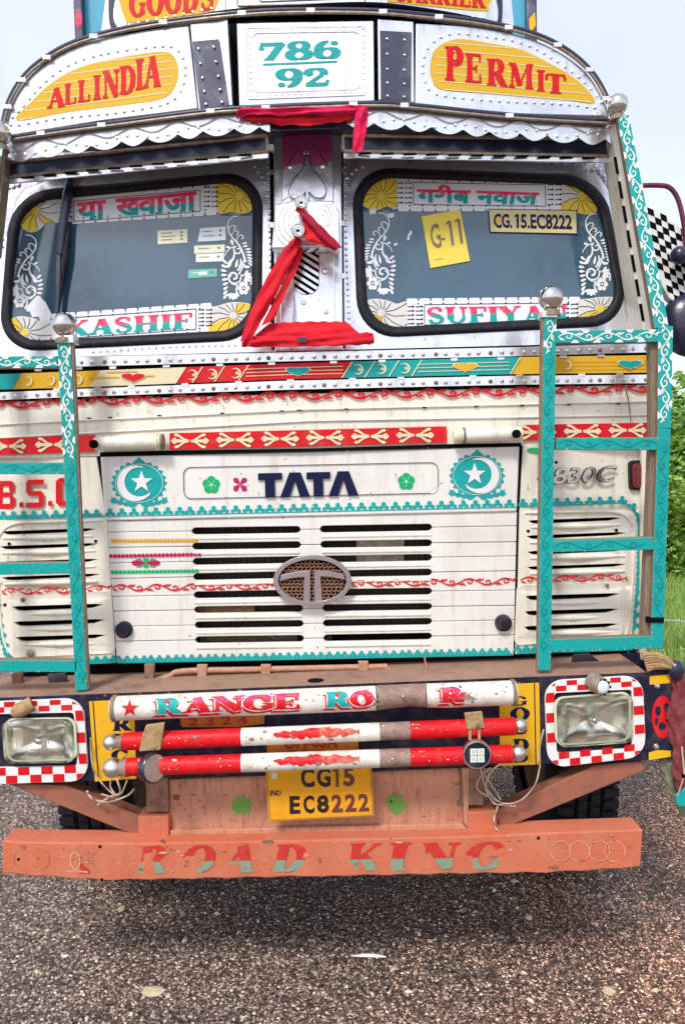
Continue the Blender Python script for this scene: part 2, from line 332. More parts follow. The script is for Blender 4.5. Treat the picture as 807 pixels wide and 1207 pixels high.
        if smooth:
            import bmesh
            bm = bmesh.new(); bm.from_mesh(me); bmesh.ops.recalc_face_normals(bm, faces=bm.faces)
            for fc in bm.faces: fc.smooth = True
            for ed in bm.edges:
                if len(ed.link_faces) == 2 and ed.calc_face_angle(0) > R(smooth): ed.smooth = False
            bm.to_mesh(me); bm.free()
        elif bevel:
            import bmesh
            bm = bmesh.new(); bm.from_mesh(me); bmesh.ops.recalc_face_normals(bm, faces=bm.faces); bm.to_mesh(me); bm.free()
        if bevel:
            b = o.modifiers.new('bevel', 'BEVEL'); b.width = bevel; b.segments = 2; b.limit_method = 'ANGLE'; b.angle_limit = R(35)
        if kind: o['kind'] = kind
        if label: o['label'] = label
        return o
def empty(name, loc, label, cat, group=None):
    o = bpy.data.objects.new(name, None); COL.objects.link(o); o.location = loc; o.empty_display_size = .2
    WL[o.name] = Vector(loc); o['label'] = label; o['category'] = cat
    if group: o['group'] = group
    return o
def part(name, parent):                    # part that only gathers sub-parts gets real geometry elsewhere
    pass

# ---------------------------------------------------------------- 2-D drawing helpers (photo pixels)
def cat(pts, n=6, closed=False):           # Catmull-Rom through the points
    o = []; L = len(pts)
    for i in range(L if closed else L-1):
        p = [pts[(i+k) % L] if closed else pts[min(max(i+k, 0), L-1)] for k in (-1, 0, 1, 2)]
        for j in range(n):
            t = j/n
            o.append(tuple(.5*(2*p[1][a]+(p[2][a]-p[0][a])*t+(2*p[0][a]-5*p[1][a]+4*p[2][a]-p[3][a])*t*t+(3*p[1][a]-p[0][a]-3*p[2][a]+p[3][a])*t**3) for a in range(len(p[1]))))
    if not closed: o.append(tuple(pts[-1]))
    return o
def ribbon(pts, wd):                       # quads along a polyline; wd = width or list
    n = len(pts); ws = wd if isinstance(wd, (list, tuple)) else [wd]*n
    L, Rr = [], []
    for i, p in enumerate(pts):
        a, b = pts[max(i-1, 0)], pts[min(i+1, n-1)]
        dx, dy = b[0]-a[0], b[1]-a[1]; q = math.hypot(dx, dy) or 1
        nx, ny = -dy/q*ws[i]/2, dx/q*ws[i]/2
        L.append((p[0]+nx, p[1]+ny)); Rr.append((p[0]-nx, p[1]-ny))
    return [(L[i], L[i+1], Rr[i+1], Rr[i]) for i in range(n-1)]
def disc(x, y, r, n=12, ry=None, a0=0): return [(x+r*math.cos(2*math.pi*k/n+a0), y+(ry or r)*math.sin(2*math.pi*k/n+a0)) for k in range(n)]
def rquad(c, r, n=6):                      # four corners (clockwise), rounded
    o = []; L = len(c); rs = r if isinstance(r, (list, tuple)) else [r]*L
    for i in range(L):
        p, a, b = c[i], c[i-1], c[(i+1) % L]
        da, db = math.hypot(a[0]-p[0], a[1]-p[1]), math.hypot(b[0]-p[0], b[1]-p[1])
        ra, rb = min(rs[i], da*.48), min(rs[i], db*.48)
        A = (p[0]+(a[0]-p[0])*ra/da, p[1]+(a[1]-p[1])*ra/da); B = (p[0]+(b[0]-p[0])*rb/db, p[1]+(b[1]-p[1])*rb/db)
        for k in range(n+1):
            t = k/n; s = .42
            c1 = (A[0]+(p[0]-A[0])*.56, A[1]+(p[1]-A[1])*.56); c2 = (B[0]+(p[0]-B[0])*.56, B[1]+(p[1]-B[1])*.56)
            o.append(tuple((1-t)**3*A[j]+3*(1-t)**2*t*c1[j]+3*(1-t)*t*t*c2[j]+t**3*B[j] for j in (0, 1)))
    return o
def lerp(a, b, t): return tuple(a[i]+(b[i]-a[i])*t for i in range(len(a)))
def along(a, b, step):                     # points between a and b
    n = max(1, int(math.hypot(b[0]-a[0], b[1]-a[1])/step)); return [lerp(a, b, k/n) for k in range(n+1)]
def poly_at(pts, x):                       # y of a polyline at x
    for a, b in zip(pts, pts[1:]):
        if a[0] <= x <= b[0]: return a[1]+(b[1]-a[1])*(x-a[0])/(b[0]-a[0])
    return pts[0][1] if x < pts[0][0] else pts[-1][1]

# ---- lettering: polygons in unit space (u right, v up, height 1)
def font_polys(txt, embolden=0.0, shear=0.0):
    c = bpy.data.curves.new('lettering', 'FONT'); c.body = txt; c.size = 1; c.offset = embolden; c.shear = shear; c.resolution_u = 3; c.fill_mode = 'FRONT'
    o = bpy.data.objects.new('lettering', c); me = bpy.data.meshes.new_from_object(o)
    P = [[(me.vertices[i].co.x, me.vertices[i].co.y) for i in p.vertices] for p in me.polygons]
    bpy.data.objects.remove(o); bpy.data.curves.remove(c); bpy.data.meshes.remove(me)
    return norm(P)
def norm(P):
    xs = [p[0] for q in P for p in q]; ys = [p[1] for q in P for p in q]
    if not xs: return []
    x0, y0, h = min(xs), min(ys), max(ys)-min(ys)
    return [[((a-x0)/h, (b-y0)/h) for a, b in q] for q in P]
def width(P): return max(p[0] for q in P for p in q)
TH, TN = .27, .09
def _st(x, y0, y1, w=TH):
    return [[(x-w/2, y0), (x-w*.42, (y0+y1)/2), (x-w/2, y1), (x+w/2, y1), (x+w*.42, (y0+y1)/2), (x+w/2, y0)]]
def _sf(x, y, w=.40, up=1):                # bracketed serif at a stem end
    return [[(x-w/2, y), (x-w/2, y+.05*up), (x-w*.2, y+.13*up), (x+w*.2, y+.13*up), (x+w/2, y+.05*up), (x+w/2, y)]]
def _arc(cx, cy, rx, ry, a0, a1, tk=TH, tn=TN, n=14):
    pts, ws = [], []
    for k in range(n+1):
        a = R(a0+(a1-a0)*k/n); pts.append((cx+rx*math.cos(a), cy+ry*math.sin(a))); ws.append(tn+(tk-tn)*abs(math.cos(a)))
    return [list(q) for q in ribbon(pts, ws)]
def _ln(a, b, w=TN): return [list(q) for q in ribbon([a, lerp(a, b, .33), lerp(a, b, .67), b], w)]
def _d(x, y, r=.09): return [disc(x, y, r, 8)]
def glyph(ch):
    S1 = lambda x: _st(x, .03, .97)+_sf(x, 0)+_sf(x, 1, up=-1)
    if ch == 'A': return .86, _ln((.16, .04), (.44, .97), .10)+_ln((.44, .97), (.70, .04), TH)+_ln((.25, .33), (.58, .33))+_sf(.14, 0, .30)+_sf(.70, 0, .36)
    if ch == 'C': return .78, _arc(.42, .5, .30, .46, 42, 318)+_d(.66, .76)+_ln((.68, .62), (.68, .96), .07)
    if ch == 'D': return .82, S1(.2)+_arc(.34, .5, .34, .46, -90, 90)+_ln((.2, .96), (.36, .96))+_ln((.2, .04), (.36, .04))
    if ch == 'E': return .74, S1(.2)+_ln((.2, .96), (.66, .96))+_ln((.2, .04), (.68, .04))+_ln((.2, .5), (.5, .5))+_ln((.64, .72), (.66, .98), .09)+_ln((.68, .02), (.66, .30), .09)+_ln((.5, .38), (.5, .62), .08)
    if ch == 'F': return .70, S1(.2)+_ln((.2, .96), (.66, .96))+_ln((.2, .5), (.5, .5))+_ln((.64, .70), (.66, .98), .10)+_ln((.5, .38), (.5, .62), .08)
    if ch == 'G': return .84, _arc(.42, .5, .30, .46, 42, 330)+_d(.66, .76)+_st(.68, .08, .42, .18)+_ln((.5, .43), (.82, .43))
    if ch == 'H': return .94, S1(.2)+S1(.72)+_ln((.2, .5), (.72, .5))
    if ch == 'I': return .44, S1(.22)
    if ch == 'K': return .88, S1(.2)+_ln((.28, .42), (.72, .95), .09)+_ln((.40, .56), (.72, .05), TH)+_sf(.74, 0, .34)+_sf(.72, 1, .28, -1)
    if ch == 'L': return .70, S1(.2)+_ln((.2, .04), (.66, .04))+_ln((.66, .02), (.65, .32), .10)
    if ch == 'M': return 1.10, _ln((.16, .03), (.18, .97), .10)+_ln((.20, .97), (.50, .12), TH*.9)+_ln((.50, .12), (.84, .97), .08)+_st(.90, .03, .97)+_sf(.15, 0, .3)+_sf(.90, 0, .36)+_sf(.14, 1, .26, -1)+_sf(.92, 1, .3, -1)
    if ch == 'N': return .92, _ln((.16, .03), (.16, .97), .10)+_ln((.20, .95), (.72, .05), TH)+_ln((.74, .03), (.74, .97), .10)+_sf(.16, 0, .3)+_sf(.74, 1, .3, -1)+_sf(.14, 1, .26, -1)
    if ch == 'O': return .84, _arc(.42, .5, .30, .46, 0, 360, n=24)
    if ch == 'P': return .76, S1(.2)+_arc(.36, .73, .24, .24, -90, 90)+_ln((.2, .96), (.38, .96))+_arc(.38, .72, .10, .12, 90, 330, .07, .05, 8)+_ln((.2, .49), (.38, .49))
    if ch == 'R': return .86, S1(.2)+_arc(.36, .73, .24, .24, -90, 90)+_ln((.2, .96), (.38, .96))+_ln((.2, .49), (.38, .49))+_ln((.42, .50), (.68, .05), TH)+_sf(.72, 0, .28)
    if ch == 'S': return .72, _arc(.37, .73, .23, .23, 30, 225, .17)+_ln((.21, .60), (.54, .41), .24)+_arc(.37, .27, .23, .23, -150, 45, .17)+_d(.56, .80, .08)+_d(.17, .2, .08)
    if ch == 'T': return .80, S1(.4)+_ln((.08, .95), (.72, .95))+_ln((.10, .97), (.08, .68), .10)+_ln((.70, .97), (.73, .68), .10)
    if ch == 'U': return .88, _st(.2, .30, .97)+_sf(.2, 1, up=-1)+_arc(.44, .32, .24, .28, 180, 360, .16)+_st(.70, .30, .97, .12)+_sf(.70, 1, .3, -1)
    if ch == 'V': return .84, _ln((.14, .97), (.44, .03), TH)+_ln((.44, .03), (.70, .97), .09)+_sf(.14, 1, .34, -1)+_sf(.70, 1, .28, -1)
    if ch == 'Y': return .84, _ln((.14, .97), (.42, .45), TH)+_ln((.42, .45), (.70, .97), .09)+_st(.42, .03, .50)+_sf(.42, 0)+_sf(.14, 1, .34, -1)+_sf(.70, 1, .28, -1)
    if ch == '7': return .80, _ln((.06, .89), (.76, .89), .20)+_ln((.72, .92), (.34, .04), .25)+_ln((.10, .95), (.08, .66), .10)+_d(.10, .66, .09)+_sf(.33, 0, .34)
    if ch == '8': return .84, _arc(.42, .75, .23, .20, 0, 360, .27, .09, 20)+_arc(.42, .27, .29, .23, 0, 360, .32, .09, 20)
    if ch == '6': return .84, _arc(.42, .30, .28, .26, 0, 360, .30, .09, 20)+_arc(.50, .48, .36, .47, 95, 200, .28, .08, 12)+_d(.64, .84, .12)
    if ch == '9': return .84, _arc(.42, .70, .28, .26, 0, 360, .30, .09, 20)+_arc(.34, .52, .36, .47, -85, 20, .28, .08, 12)+_d(.20, .16, .12)
    if ch == '2': return .80, _arc(.38, .72, .26, .23, -20, 190, .27, .09, 12)+_ln((.60, .62), (.16, .12), .15)+_ln((.08, .10), (.72, .10), .20)+_ln((.72, .05), (.76, .34), .10)+_d(.19, .70, .13)
    return .3, []
def serif(txt, gap=.02):
    x, P = 0, []
    for ch in txt:
        w_, g_ = glyph(ch); P += [[(a+x, b) for a, b in q] for q in g_]; x += w_+gap
    return norm(P)
def clip_h(q, v, above):                   # keep the part of a polygon above / below v
    o = []
    for a, b in zip(q, q[1:]+q[:1]):
        ia, ib = (a[1] >= v) == above, (b[1] >= v) == above
        if ia: o.append(a)
        if ia != ib: t = (v-a[1])/(b[1]-a[1]); o.append((a[0]+(b[0]-a[0])*t, v))
    return o
def put(mb, P, TL, TR, BR, BL, g, mt, off=.0012, two=None, arch=0.0, n_mid=0):   # letters laid into a quad
    W0 = width(P); H0 = max(p[1] for q in P for p in q)
    def M(p):
        u, v = p[0]/W0, 1-p[1]/H0
        a = .22*math.sin(TL[0]*3.1+u*9+v*4.3)
        u += .25*math.sin(TL[1]*2.3+v*7.7+u*3)/max(8, abs(TR[0]-TL[0]))
        return (TL[0]*(1-u)*(1-v)+TR[0]*u*(1-v)+BR[0]*u*v+BL[0]*(1-u)*v, TL[1]*(1-u)*(1-v)+TR[1]*u*(1-v)+BR[1]*u*v+BL[1]*(1-u)*v-a)
    for q in P:
        if two:
            for ab, m_ in ((True, mt), (False, two[0])):
                c = clip_h(q, two[1]*H0, ab)
                if len(c) > 2: mb.paint([M(p) for p in c], g, m_, off)
        else: mb.paint([M(p) for p in q], g, mt, off)
def box4(x0, y0, x1, y1, dy=0.0): return (x0, y0), (x1, y0+dy), (x1, y1+dy), (x0, y1)

def one(mb, x, yt, yb, w_, g, mt, off, lean=0.0):
    mb.paint([(x-w_/2, yt), (x+w_/2, yt), (x+w_/2+lean, yb), (x-w_/2+lean, yb)], g, mt, off)
    mb.paint([(x-w_/2+.2, yt), (x-w_/2+.2, yt+w_*1.1), (x-w_*1.35, yt+w_*1.6), (x-w_*1.35, yt+w_*.75)], g, mt, off)
# ---- ornament helpers
def spiral(cx, cy, r, a0, turns, dirn=1, n=12):
    return [(cx+r*(1-k/n*.82)*math.cos(R(a0)+dirn*turns*2*math.pi*k/n), cy+r*(1-k/n*.82)*math.sin(R(a0)+dirn*turns*2*math.pi*k/n)) for k in range(n+1)]
def vine(mb, a, b, g, mt, amp=5, period=26, wd=2.2, leaf=True, off=.0016, flip=1):
    L = math.hypot(b[0]-a[0], b[1]-a[1]); n = max(1, round(L/period)); ux, uy = (b[0]-a[0])/L, (b[1]-a[1])/L
    T = lambda s_, t: (a[0]+ux*s_-uy*t, a[1]+uy*s_+ux*t)
    p = L/n
    for i in range(n):
        s0 = i*p; sg = flip*(1 if i % 2 else -1)
        pts = [(s0+p*k/8, sg*amp*.86*math.sin(math.pi*k/8)) for k in range(9)]      # running wave
        for q in ribbon([T(*c) for c in pts], [wd*(.55+.5*math.sin(math.pi*k/8)) for k in range(9)]): mb.paint(q, g, mt, off)
        rx, ry = min(p*.36, amp*1.1), amp*.78; N = 12                               # curl folding back under each crest
        pts = [(s0+p*.5+rx*(1-k/N*.85)*math.sin(2*math.pi*.98*k/N), sg*amp*.04+sg*ry*(1-k/N*.85)*math.cos(2*math.pi*.98*k/N)) for k in range(N+1)]
        for q in ribbon([T(*c) for c in pts], [wd*(.95-.35*k/N) for k in range(N+1)]): mb.paint(q, g, mt, off)
        if leaf:
            for da, LL in ((0, .42), (1, .36)):
                c0 = s0+p*(.02 if da == 0 else .86)
                lf = [(c0, 0), (c0+p*.06, -sg*amp*(.7 if da == 0 else -.7)), (c0+p*LL*.8, -sg*amp*(1.02 if da == 0 else -1.02)), (c0+p*LL*.5, -sg*amp*(.45 if da == 0 else -.45))]
                mb.paint([T(*c) for c in lf], g, mt, off)
def trefoils(mb, path, g, mt, pitch=13.4, r=2.9, off=.0014, up=-1):
    pts = []; 
    for a, b in zip(path, path[1:]): pts += along(a, b, 2)[:-1]
    pts.append(path[-1]); d = 0; last = pts[0]; nxt = 0
    for i, p in enumerate(pts):
        d += math.hypot(p[0]-last[0], p[1]-last[1]); 
        if d >= nxt:
            q = pts[min(i+1, len(pts)-1)]; o_ = pts[max(i-1, 0)]; dx, dy = q[0]-o_[0], q[1]-o_[1]; L = math.hypot(dx, dy) or 1; dx /= L; dy /= L
            nx, ny = (dy, -dx) if up < 0 else (-dy, dx)
            for s_, t, rr in ((-3.7*r/2.9, 1.3, r*.86), (3.7*r/2.9, 1.3, r*.86), (0, 5.4*r/2.9, r*1.02), (0, 2.6, r*.7)):
                mb.paint(disc(p[0]+dx*s_+nx*t, p[1]+dy*s_+ny*t, rr, 8), g, mt, off)
            nxt += pitch
        last = p
def heart(x, y, w, h):
    o = []
    for k in range(24):
        t = 2*math.pi*k/24; o.append((x+w/2*math.sin(t)**3, y-h/2*(13*math.cos(t)-5*math.cos(2*t)-2*math.cos(3*t)-math.cos(4*t))/15))
    return o
def star(x, y, r, q=.40, rot=-90, n=5): return [(x+(r if k % 2 == 0 else r*q)*math.cos(R(rot+k*180/n)), y+(r if k % 2 == 0 else r*q)*math.sin(R(rot+k*180/n))) for k in range(2*n)]
def crescent(x, y, r, face=1, th=.62):
    o = [(x+r*math.cos(R(a)), y+r*math.sin(R(a))) for a in range(40, 321, 20)]
    i_ = [(x+r*.22+r*.80*math.cos(R(a)), y+r*.80*math.sin(R(a))) for a in range(312, 47, -20)]
    return [(x+(px-x)*face, py) for px, py in o+i_]
def petal(x, y, ang, L, wd): 
    c, s_ = math.cos(R(ang)), math.sin(R(ang)); pr = [(0, 0), (.3, .35), (.65, .5), (.92, .3), (1, 0), (.92, -.3), (.65, -.5), (.3, -.35)]
    return [(x+c*L*u-s_*wd*v, y+s_*L*u+c*wd*v) for u, v in pr]

# ================================================================ THE GROUND
mb = MB(); mb.add([(-250, -60, 0), (250, -60, 0), (250, 700, 0), (-250, 700, 0)], [(0, 1, 2, 3)], 'road_chips')
o = mb.build('road', kind='structure')
mb = MB(); xs = [2.9, 3.1, 3.0, 3.3, 3.2, 3.4]; ys = [5.4, 8, 11, 16, 40, 400]
ed = [(3.6, 4.4)]+list(zip(xs, ys)); n_ = len(ed)
mb.add([(x, y, .012) for x, y in ed]+[(120+x, y, .012) for x, y in ed], [(i, n_+i, n_+i+1, i+1) for i in range(n_-1)], 'grass')
o = mb.build('grass_verge', kind='structure')

# ================================================================ THE TRUCK
base = W(366, 1100, .3); truck = empty('cargo_truck', (XC, .3, 0), 'decorated cargo truck with white cab, teal guard frames and TATA bonnet facing the camera', 'truck')

# ---- unseen-from-front body so that the thing is whole: cab box, chassis, cargo box, wheels
mb = MB(); zt = 3.25
x0, x1 = W(2, 500, .3).x-.02, W(768, 500, .3).x+.0
mb.box(x0+.10, x1-.10, .56, 1.42, 1.28, zt-.05, 'cream')
cab = mb.build('cab_shell', truck, bevel=.03)
mb = MB()
mb.box(XC-.62, XC-.52, .30, 6.5, .82, 1.06, 'black'); mb.box(XC+.52, XC+.62, .30, 6.5, .82, 1.06, 'black')
mb.box(XC-.52, XC+.52, .55, .65, .80, 1.10, 'soot'); mb.box(XC-.52, XC+.52, 2.5, 2.6, .80, 1.05, 'black')
mb.box(XC-.85, XC+.85, 1.06, 1.18, .56, .66, 'soot'); mb.box(XC-.25, XC+.25, .8, 1.5, .62, 1.1, 'soot')
mb.box(XC-.80, XC-.66, .62, 1.6, .60, 1.02, 'soot'); mb.box(XC+.66, XC+.80, .62, 1.6, .60, 1.02, 'soot')
mb.build('chassis', truck, bevel=.008)
mb = MB(); mb.box(XC-.60, XC+.60, .44, .50, 1.02, 1.75, 'soot')
rad = mb.build('radiator', truck)
mb = MB()
for x_ in (XC-.30, XC+.06): mb.box(x_, x_+.13, .40, .439, 1.25, 1.72, 'mesh_brown')
mb.build('hose', rad, bevel=.01)
mb = MB(); mb.box(x0+.05, x1-.09, .34, 1.1, 1.10, 1.28, 'soot'); mb.build('engine_cover', truck)
# cargo box
LAMP_HOLES = [rquad([(652, 822), (743, 815), (743, 873), (654, 879)], 11, 6), rquad([(5, 847), (89, 845.5), (92, 896), (9, 898)], 11, 6)]
bl, br = W(90, 20, 1.5).x, W(631, 20, 1.5).x
mb = MB(); mb.box(bl+.04, br-.04, 1.5, 6.8, 1.15, 4.9, 'body_blue'); cargo = mb.build('cargo_box', truck)
for k, (a, b2) in enumerate(((88, 98), (620, 632))):
    p = W(a, 20, 1.46).x; q = W(b2, 20, 1.46).x
    mb = MB(); mb.box(p, q, 1.45, 1.53, 1.12, 5.0, 'steel_dark'); c = mb.build('corner_post', cargo, bevel=.006)
    mb = MB()
    pts = disc(93, 22, 4, 10, 11) if k == 0 else [(623, 22), (630, 14), (631, 30), (624, 40)]
    mb.slab(pts, 1.45, .004, 'pink' if k == 0 else 'yellow', .003); mb.build('reflector_patch', cargo)
for k in range(7):
    mb = MB(); y_ = 1.9+k*.7; mb.box(br-.04, br+.02, y_, y_+.09, 1.15, 4.3, 'teal'); mb.build('side_rib', cargo, bevel=.005)

def wheel(xc, w_, yc=1.12, rad_=.52):
    mb = MB(); prof = [(-.5, .60), (-.52, .80), (-.47, .93), (-.40, .985), (-.22, .99), (-.215, .965), (-.185, .965), (-.18, 1), (-.02, 1), (-.015, .97), (.015, .97), (.02, 1), (.18, 1), (.185, .965), (.215, .965), (.22, .99), (.40, .985), (.47, .93), (.52, .80), (.5, .60)]
    N = 64; vs = []; f = []; L = len(prof)
    for k in range(N):
        a = 2*math.pi*k/N
        for u, r_ in prof: vs.append((xc+u*w_, yc+math.cos(a)*r_*rad_, rad_+math.sin(a)*r_*rad_))
    for k in range(N):
        for i in range(L-1): f.append((k*L+i, k*L+i+1, ((k+1) % N)*L+i+1, ((k+1) % N)*L+i))
    mb.add(vs, f, 'rubber'); t = mb.build('tyre', truck, smooth=35)
    mb = MB()
    for k in range(58):
        for c_, (u0, u1) in enumerate(((-.47, -.24), (-.17, -.03), (.03, .17), (.24, .47))):
            a = 2*math.pi*(k+(.5 if c_ % 2 else 0))/58; da = 2*math.pi/58*.34; rr = rad_*1.014; r0 = rad_*.95
            pv = [(xc+u*w_, yc+math.cos(a+s_)*r_, rad_+math.sin(a+s_)*r_) for r_ in (r0, rr) for u, s_ in ((u0, -da), (u1, -da), (u1, da), (u0, da))]
            mb.add(pv, [(4, 5, 6, 7), (0, 1, 5, 4), (1, 2, 6, 5), (2, 3, 7, 6), (3, 0, 4, 7)], 'rubber')
    mb.build('tread_block', t, kind='stuff')
    mb = MB(); mb.tube([(xc-.4*w_, yc, rad_), (xc+.4*w_, yc, rad_)], .31, 'rust_brown', 28); mb.build('wheel_rim', t, smooth=40)
ty = .64
for a, b2 in ((68, 150), (650, 731)):
    p, q = W(a, 985, ty).x, W(b2, 985, ty).x; wheel((p+q)/2, .275)
for xx in (XC-.92, XC+.92):
    for yy in (5.0,): wheel(xx, .27, yy)

# ---------------------------------------------------------------- bonnet panel
mb = MB(); mb.grid((118, 538), (612, 526), (609, 603), (124, 614), gG, .045, 'bonnet', 14, 3, off=.012)
bon = mb.build('bonnet_panel', truck, bevel=.006)
mb = MB()  # pressed recess outline
rc = rquad([(216, 551), (516, 545), (516, 581), (217, 588)], 9)
for q in ribbon(rc+[rc[0]], 1.6): mb.paint(q, gG, 'bonnet', .0155)
mb.slab(rquad([(219, 553), (513, 547.5), (513, 578.5), (219, 585.5)], 8), gG, .002, 'bonnet', .0125)
for q in ribbon(rc[-8:]+rc[:16], .9): mb.paint(q, gG, 'steel_dark', .0162)
mb.build('recess_lip', bon)
mb = MB()  # TATA
def tletter(x, dy): return [(x, 557.5+dy), (x+28, 557+dy), (x+28, 565+dy), (x+19.5, 565.2+dy), (x+20, 586+dy), (x+8.5, 586.3+dy), (x+8, 565.5+dy), (x, 565.7+dy)]
def aletter(x, dy): return [(x+11, 556.8+dy), (x+24, 556.6+dy), (x+35.5, 585.5+dy), (x+23.5, 585.8+dy), (x+17.5, 566.5+dy), (x+11.5, 586+dy), (x, 586.3+dy)]
for q in (tletter(304, .3), aletter(330, .1), tletter(361, -.8), aletter(387, -1.3)): mb.slab(q, gG, .006, 'letter_navy', .0215)
mb.build('lettering', bon, bevel=.0008)
for cx_, cy_, fc, mn in ((164, 569.5, -1, 'medallion'), (562, 560.5, 1, 'medallion')):
    mb = MB()
    mb.paint([(cx_+(31.5+1.8*math.cos(22*R(a)))*math.cos(R(a)), cy_+(25.5+1.8*math.cos(22*R(a)))*math.sin(R(a))) for a in range(0, 360, 4)], gG, 'teal', .0135)
    mb.paint([(cx_-7, cy_-24), (cx_, cy_-31), (cx_+7, cy_-24)], gG, 'teal', .0136)
    for q in ribbon(disc(cx_, cy_, 28, 40, 22.5)+[(cx_+28, cy_)], .8): mb.paint(q, gG, 'teal_light', .0152)
    for a in (-1, 1):
        for b3 in range(4): mb.paint(disc(cx_+a*(8+b3*7), cy_+26-b3*1.6, 4.4, 8, 2.8), gG, 'teal', .0138)
        mb.paint(star(cx_+a*30, cy_+20, 5, .5, 20), gG, 'teal', .0139)
    o_ = [(cx_+fc*2+23.5*math.cos(R(a)), cy_+21*math.sin(R(a))) for a in range(-62, 95 if fc > 0 else 95, 8)]
    # big crescent opening towards the star
    out_ = [(cx_+fc*(4+22*math.cos(R(a))), cy_+21*math.sin(R(a))) for a in range(-115, 146, 9)]
    inn = [(cx_+fc*(-.5+17.5*math.cos(R(a))), cy_-1.5+17.2*math.sin(R(a))) for a in range(140, -112, -9)]
    mb.paint(out_+inn, gG, 'white', .0158)
    mb.paint(star(cx_-fc*3, cy_-1.5, 13.5), gG, 'white', .0162)
    mb.build(mn, bon)
def flower(cx_, cy_, r, m_, name, par, g=gG, off=.0155):
    mb = MB()
    for k in range(5): mb.paint(disc(cx_+r*.52*math.cos(R(72*k-90)), cy_+r*.52*math.sin(R(72*k-90)), r*.50, 10), g, m_, off)
    for k in range(5): mb.paint(ribbon([(cx_, cy_), (cx_+r*.6*math.cos(R(72*k-54)), cy_+r*.6*math.sin(R(72*k-54)))], .5)[0], g, 'teal_light', off+.0013)
    mb.paint(disc(cx_, cy_, r*.16, 8), g, 'teal_light', off+.0014); mb.build(name, par)
flower(249, 571.5, 10.5, 'green', 'painted_flower', bon); flower(478.5, 567.5, 10.2, 'green', 'painted_flower', bon)
mb = MB()
for k in range(4): mb.paint(petal(283, 571, 45+90*k, 10.5, 6.5), gG, 'magenta', .0155); mb.paint(petal(283, 571, 90*k, 10.5, 3.5), gG, 'sticker_white', .0150)
mb.build('painted_flower', bon)
mb = MB(); trefoils(mb, [(130, 607.5), (366, 601.5), (606, 596.5)], gG, 'teal', off=.0135)
for q in ribbon(along((126, 608.7), (608, 597.7), 30), 1.3): mb.paint(q, gG, 'teal', .0132)
mb.build('border', bon, kind='stuff')

# ---------------------------------------------------------------- grille: slats, emblem, latches
mb = MB(); mb.grid((126, 611), (609, 600), (605, 774), (138, 782), lambda x, z: gG(x, z)+.105, .004, 'fins', 4, 3); gri = mb.build('grille', truck)
mb = MB()
for x_ in range(225, 515, 7): mb.slab([(x_, 617), (x_+1.6, 617), (x_+1.6, 766), (x_, 766)], lambda x, z: gG(x, z)+.09, .01, 'fins')
mb.slab([(420, 632), (476, 630), (476, 664), (420, 666)], lambda x, z: gG(x, z)+.07, .02, 'rim_metal'); mb.slab([(232, 710), (300, 709), (300, 724), (232, 726)], lambda x, z: gG(x, z)+.07, .02, 'mesh_brown'); mb.slab([(236, 748), (350, 746), (350, 760), (236, 762)], lambda x, z: gG(x, z)+.06, .02, 'rim_metal'); mb.slab([(384, 745), (500, 743), (500, 756), (384, 758)], lambda x, z: gG(x, z)+.06, .02, 'rim_metal'); mb.build('radiator_core', gri, kind='stuff')
rowsL = [617, 635, 652.5, 670, 690, 710.5, 728, 746, 764]      # crease lines at x = 130 (left)
rowsR = [606.5, 623, 641, 659, 680, 700.5, 719, 737, 757]      # at x = 607
topL, topR = 612.5, 601.5; botL, botR = 783, 773
slots = [(626, 624, 621.5), (644, 642, 640), (662, 659.5, 657), (680, 677, 674.5), (701.5, 699, 697), (719, 717, 715), (737, 735, 732.5), (754.5, 752.5, 750)]  # y at x 230, 366, 510
def slot_y(k, x):
    a, b, c = slots[k]; return poly_at([(230, a), (366, b), (510, c)], x) if 230 <= x <= 510 else (a+(x-230)*(b-a)/136 if x < 230 else c+(x-510)*(c-b)/144)
def slot_span(k): 
    s_ = k*.6; return (228-2+s_, 356-2+s_), (379-2+s_, 511-2+s_*0)
XL, XR = (lambda y: 126+(y-611)*.07), (lambda y: 609-(y-600)*.024)
def edge_line(k, side, hh=4.1):            # polyline left to right following slot row k; side -1 above the slots, +1 below
    y0 = slot_y(k, 130); pts = [(XL(y0), y0+side*.35)]
    for a, b in slot_span(k):
        for t, f in ((0, 0), (1.0, .55), (2.6, .88), (4.6, 1)): pts.append((a+t, slot_y(k, a+t)+side*(.35+(hh-.35)*f)))
        pts += [(x, slot_y(k, x)+side*hh) for x in (a+40, b-40)]
        for t, f in ((4.6, 1), (2.6, .88), (1.0, .55), (0, 0)): pts.append((b-t, slot_y(k, b-t)+side*(.35+(hh-.35)*f)))
    y1 = slot_y(k, 605); pts.append((XR(y1), y1+side*.35)); return pts
for k in range(9):
    top = [(XL(613), 614.5), (XR(602), 603)] if k == 0 else edge_line(k-1, 1)
    bot = [(XL(782), 782), (XR(773), 772.5)] if k == 8 else edge_line(k, -1)
    mb = MB(); mb.slab(top+bot[::-1], gG, .016, 'cream' if k in (1, 3, 5, 7, 8, 2, 4, 6) and k % 2 == 9 else 'bonnet', .004+(.0015 if k % 2 else 0)); mb.build('slat', gri, bevel=.0022)
    # rolled lower lip of each slat catches the dust
    if k < 8:
        for a, b in slot_span(k):
            ln = [(x, slot_y(k, x)+8.5) for x in (a+2, (a+b)/2, b-2)]
            mb = MB(); mb.tube([W(x, y, gG, -.002) for x, y in ln], .0105, 'cream', 8); mb.build('slat_lip', gri, smooth=50)
mb = MB()                                   # oval emblem with a double stroke in front of fine mesh
ex, ey = 368, 684.5
oval = [(ex+46*math.cos(R(a)), ey+30*math.sin(R(a))) for a in range(0, 360, 9)]; ovi = [(ex+40*math.cos(R(a)), ey+25*math.sin(R(a))) for a in range(0, 360, 9)]
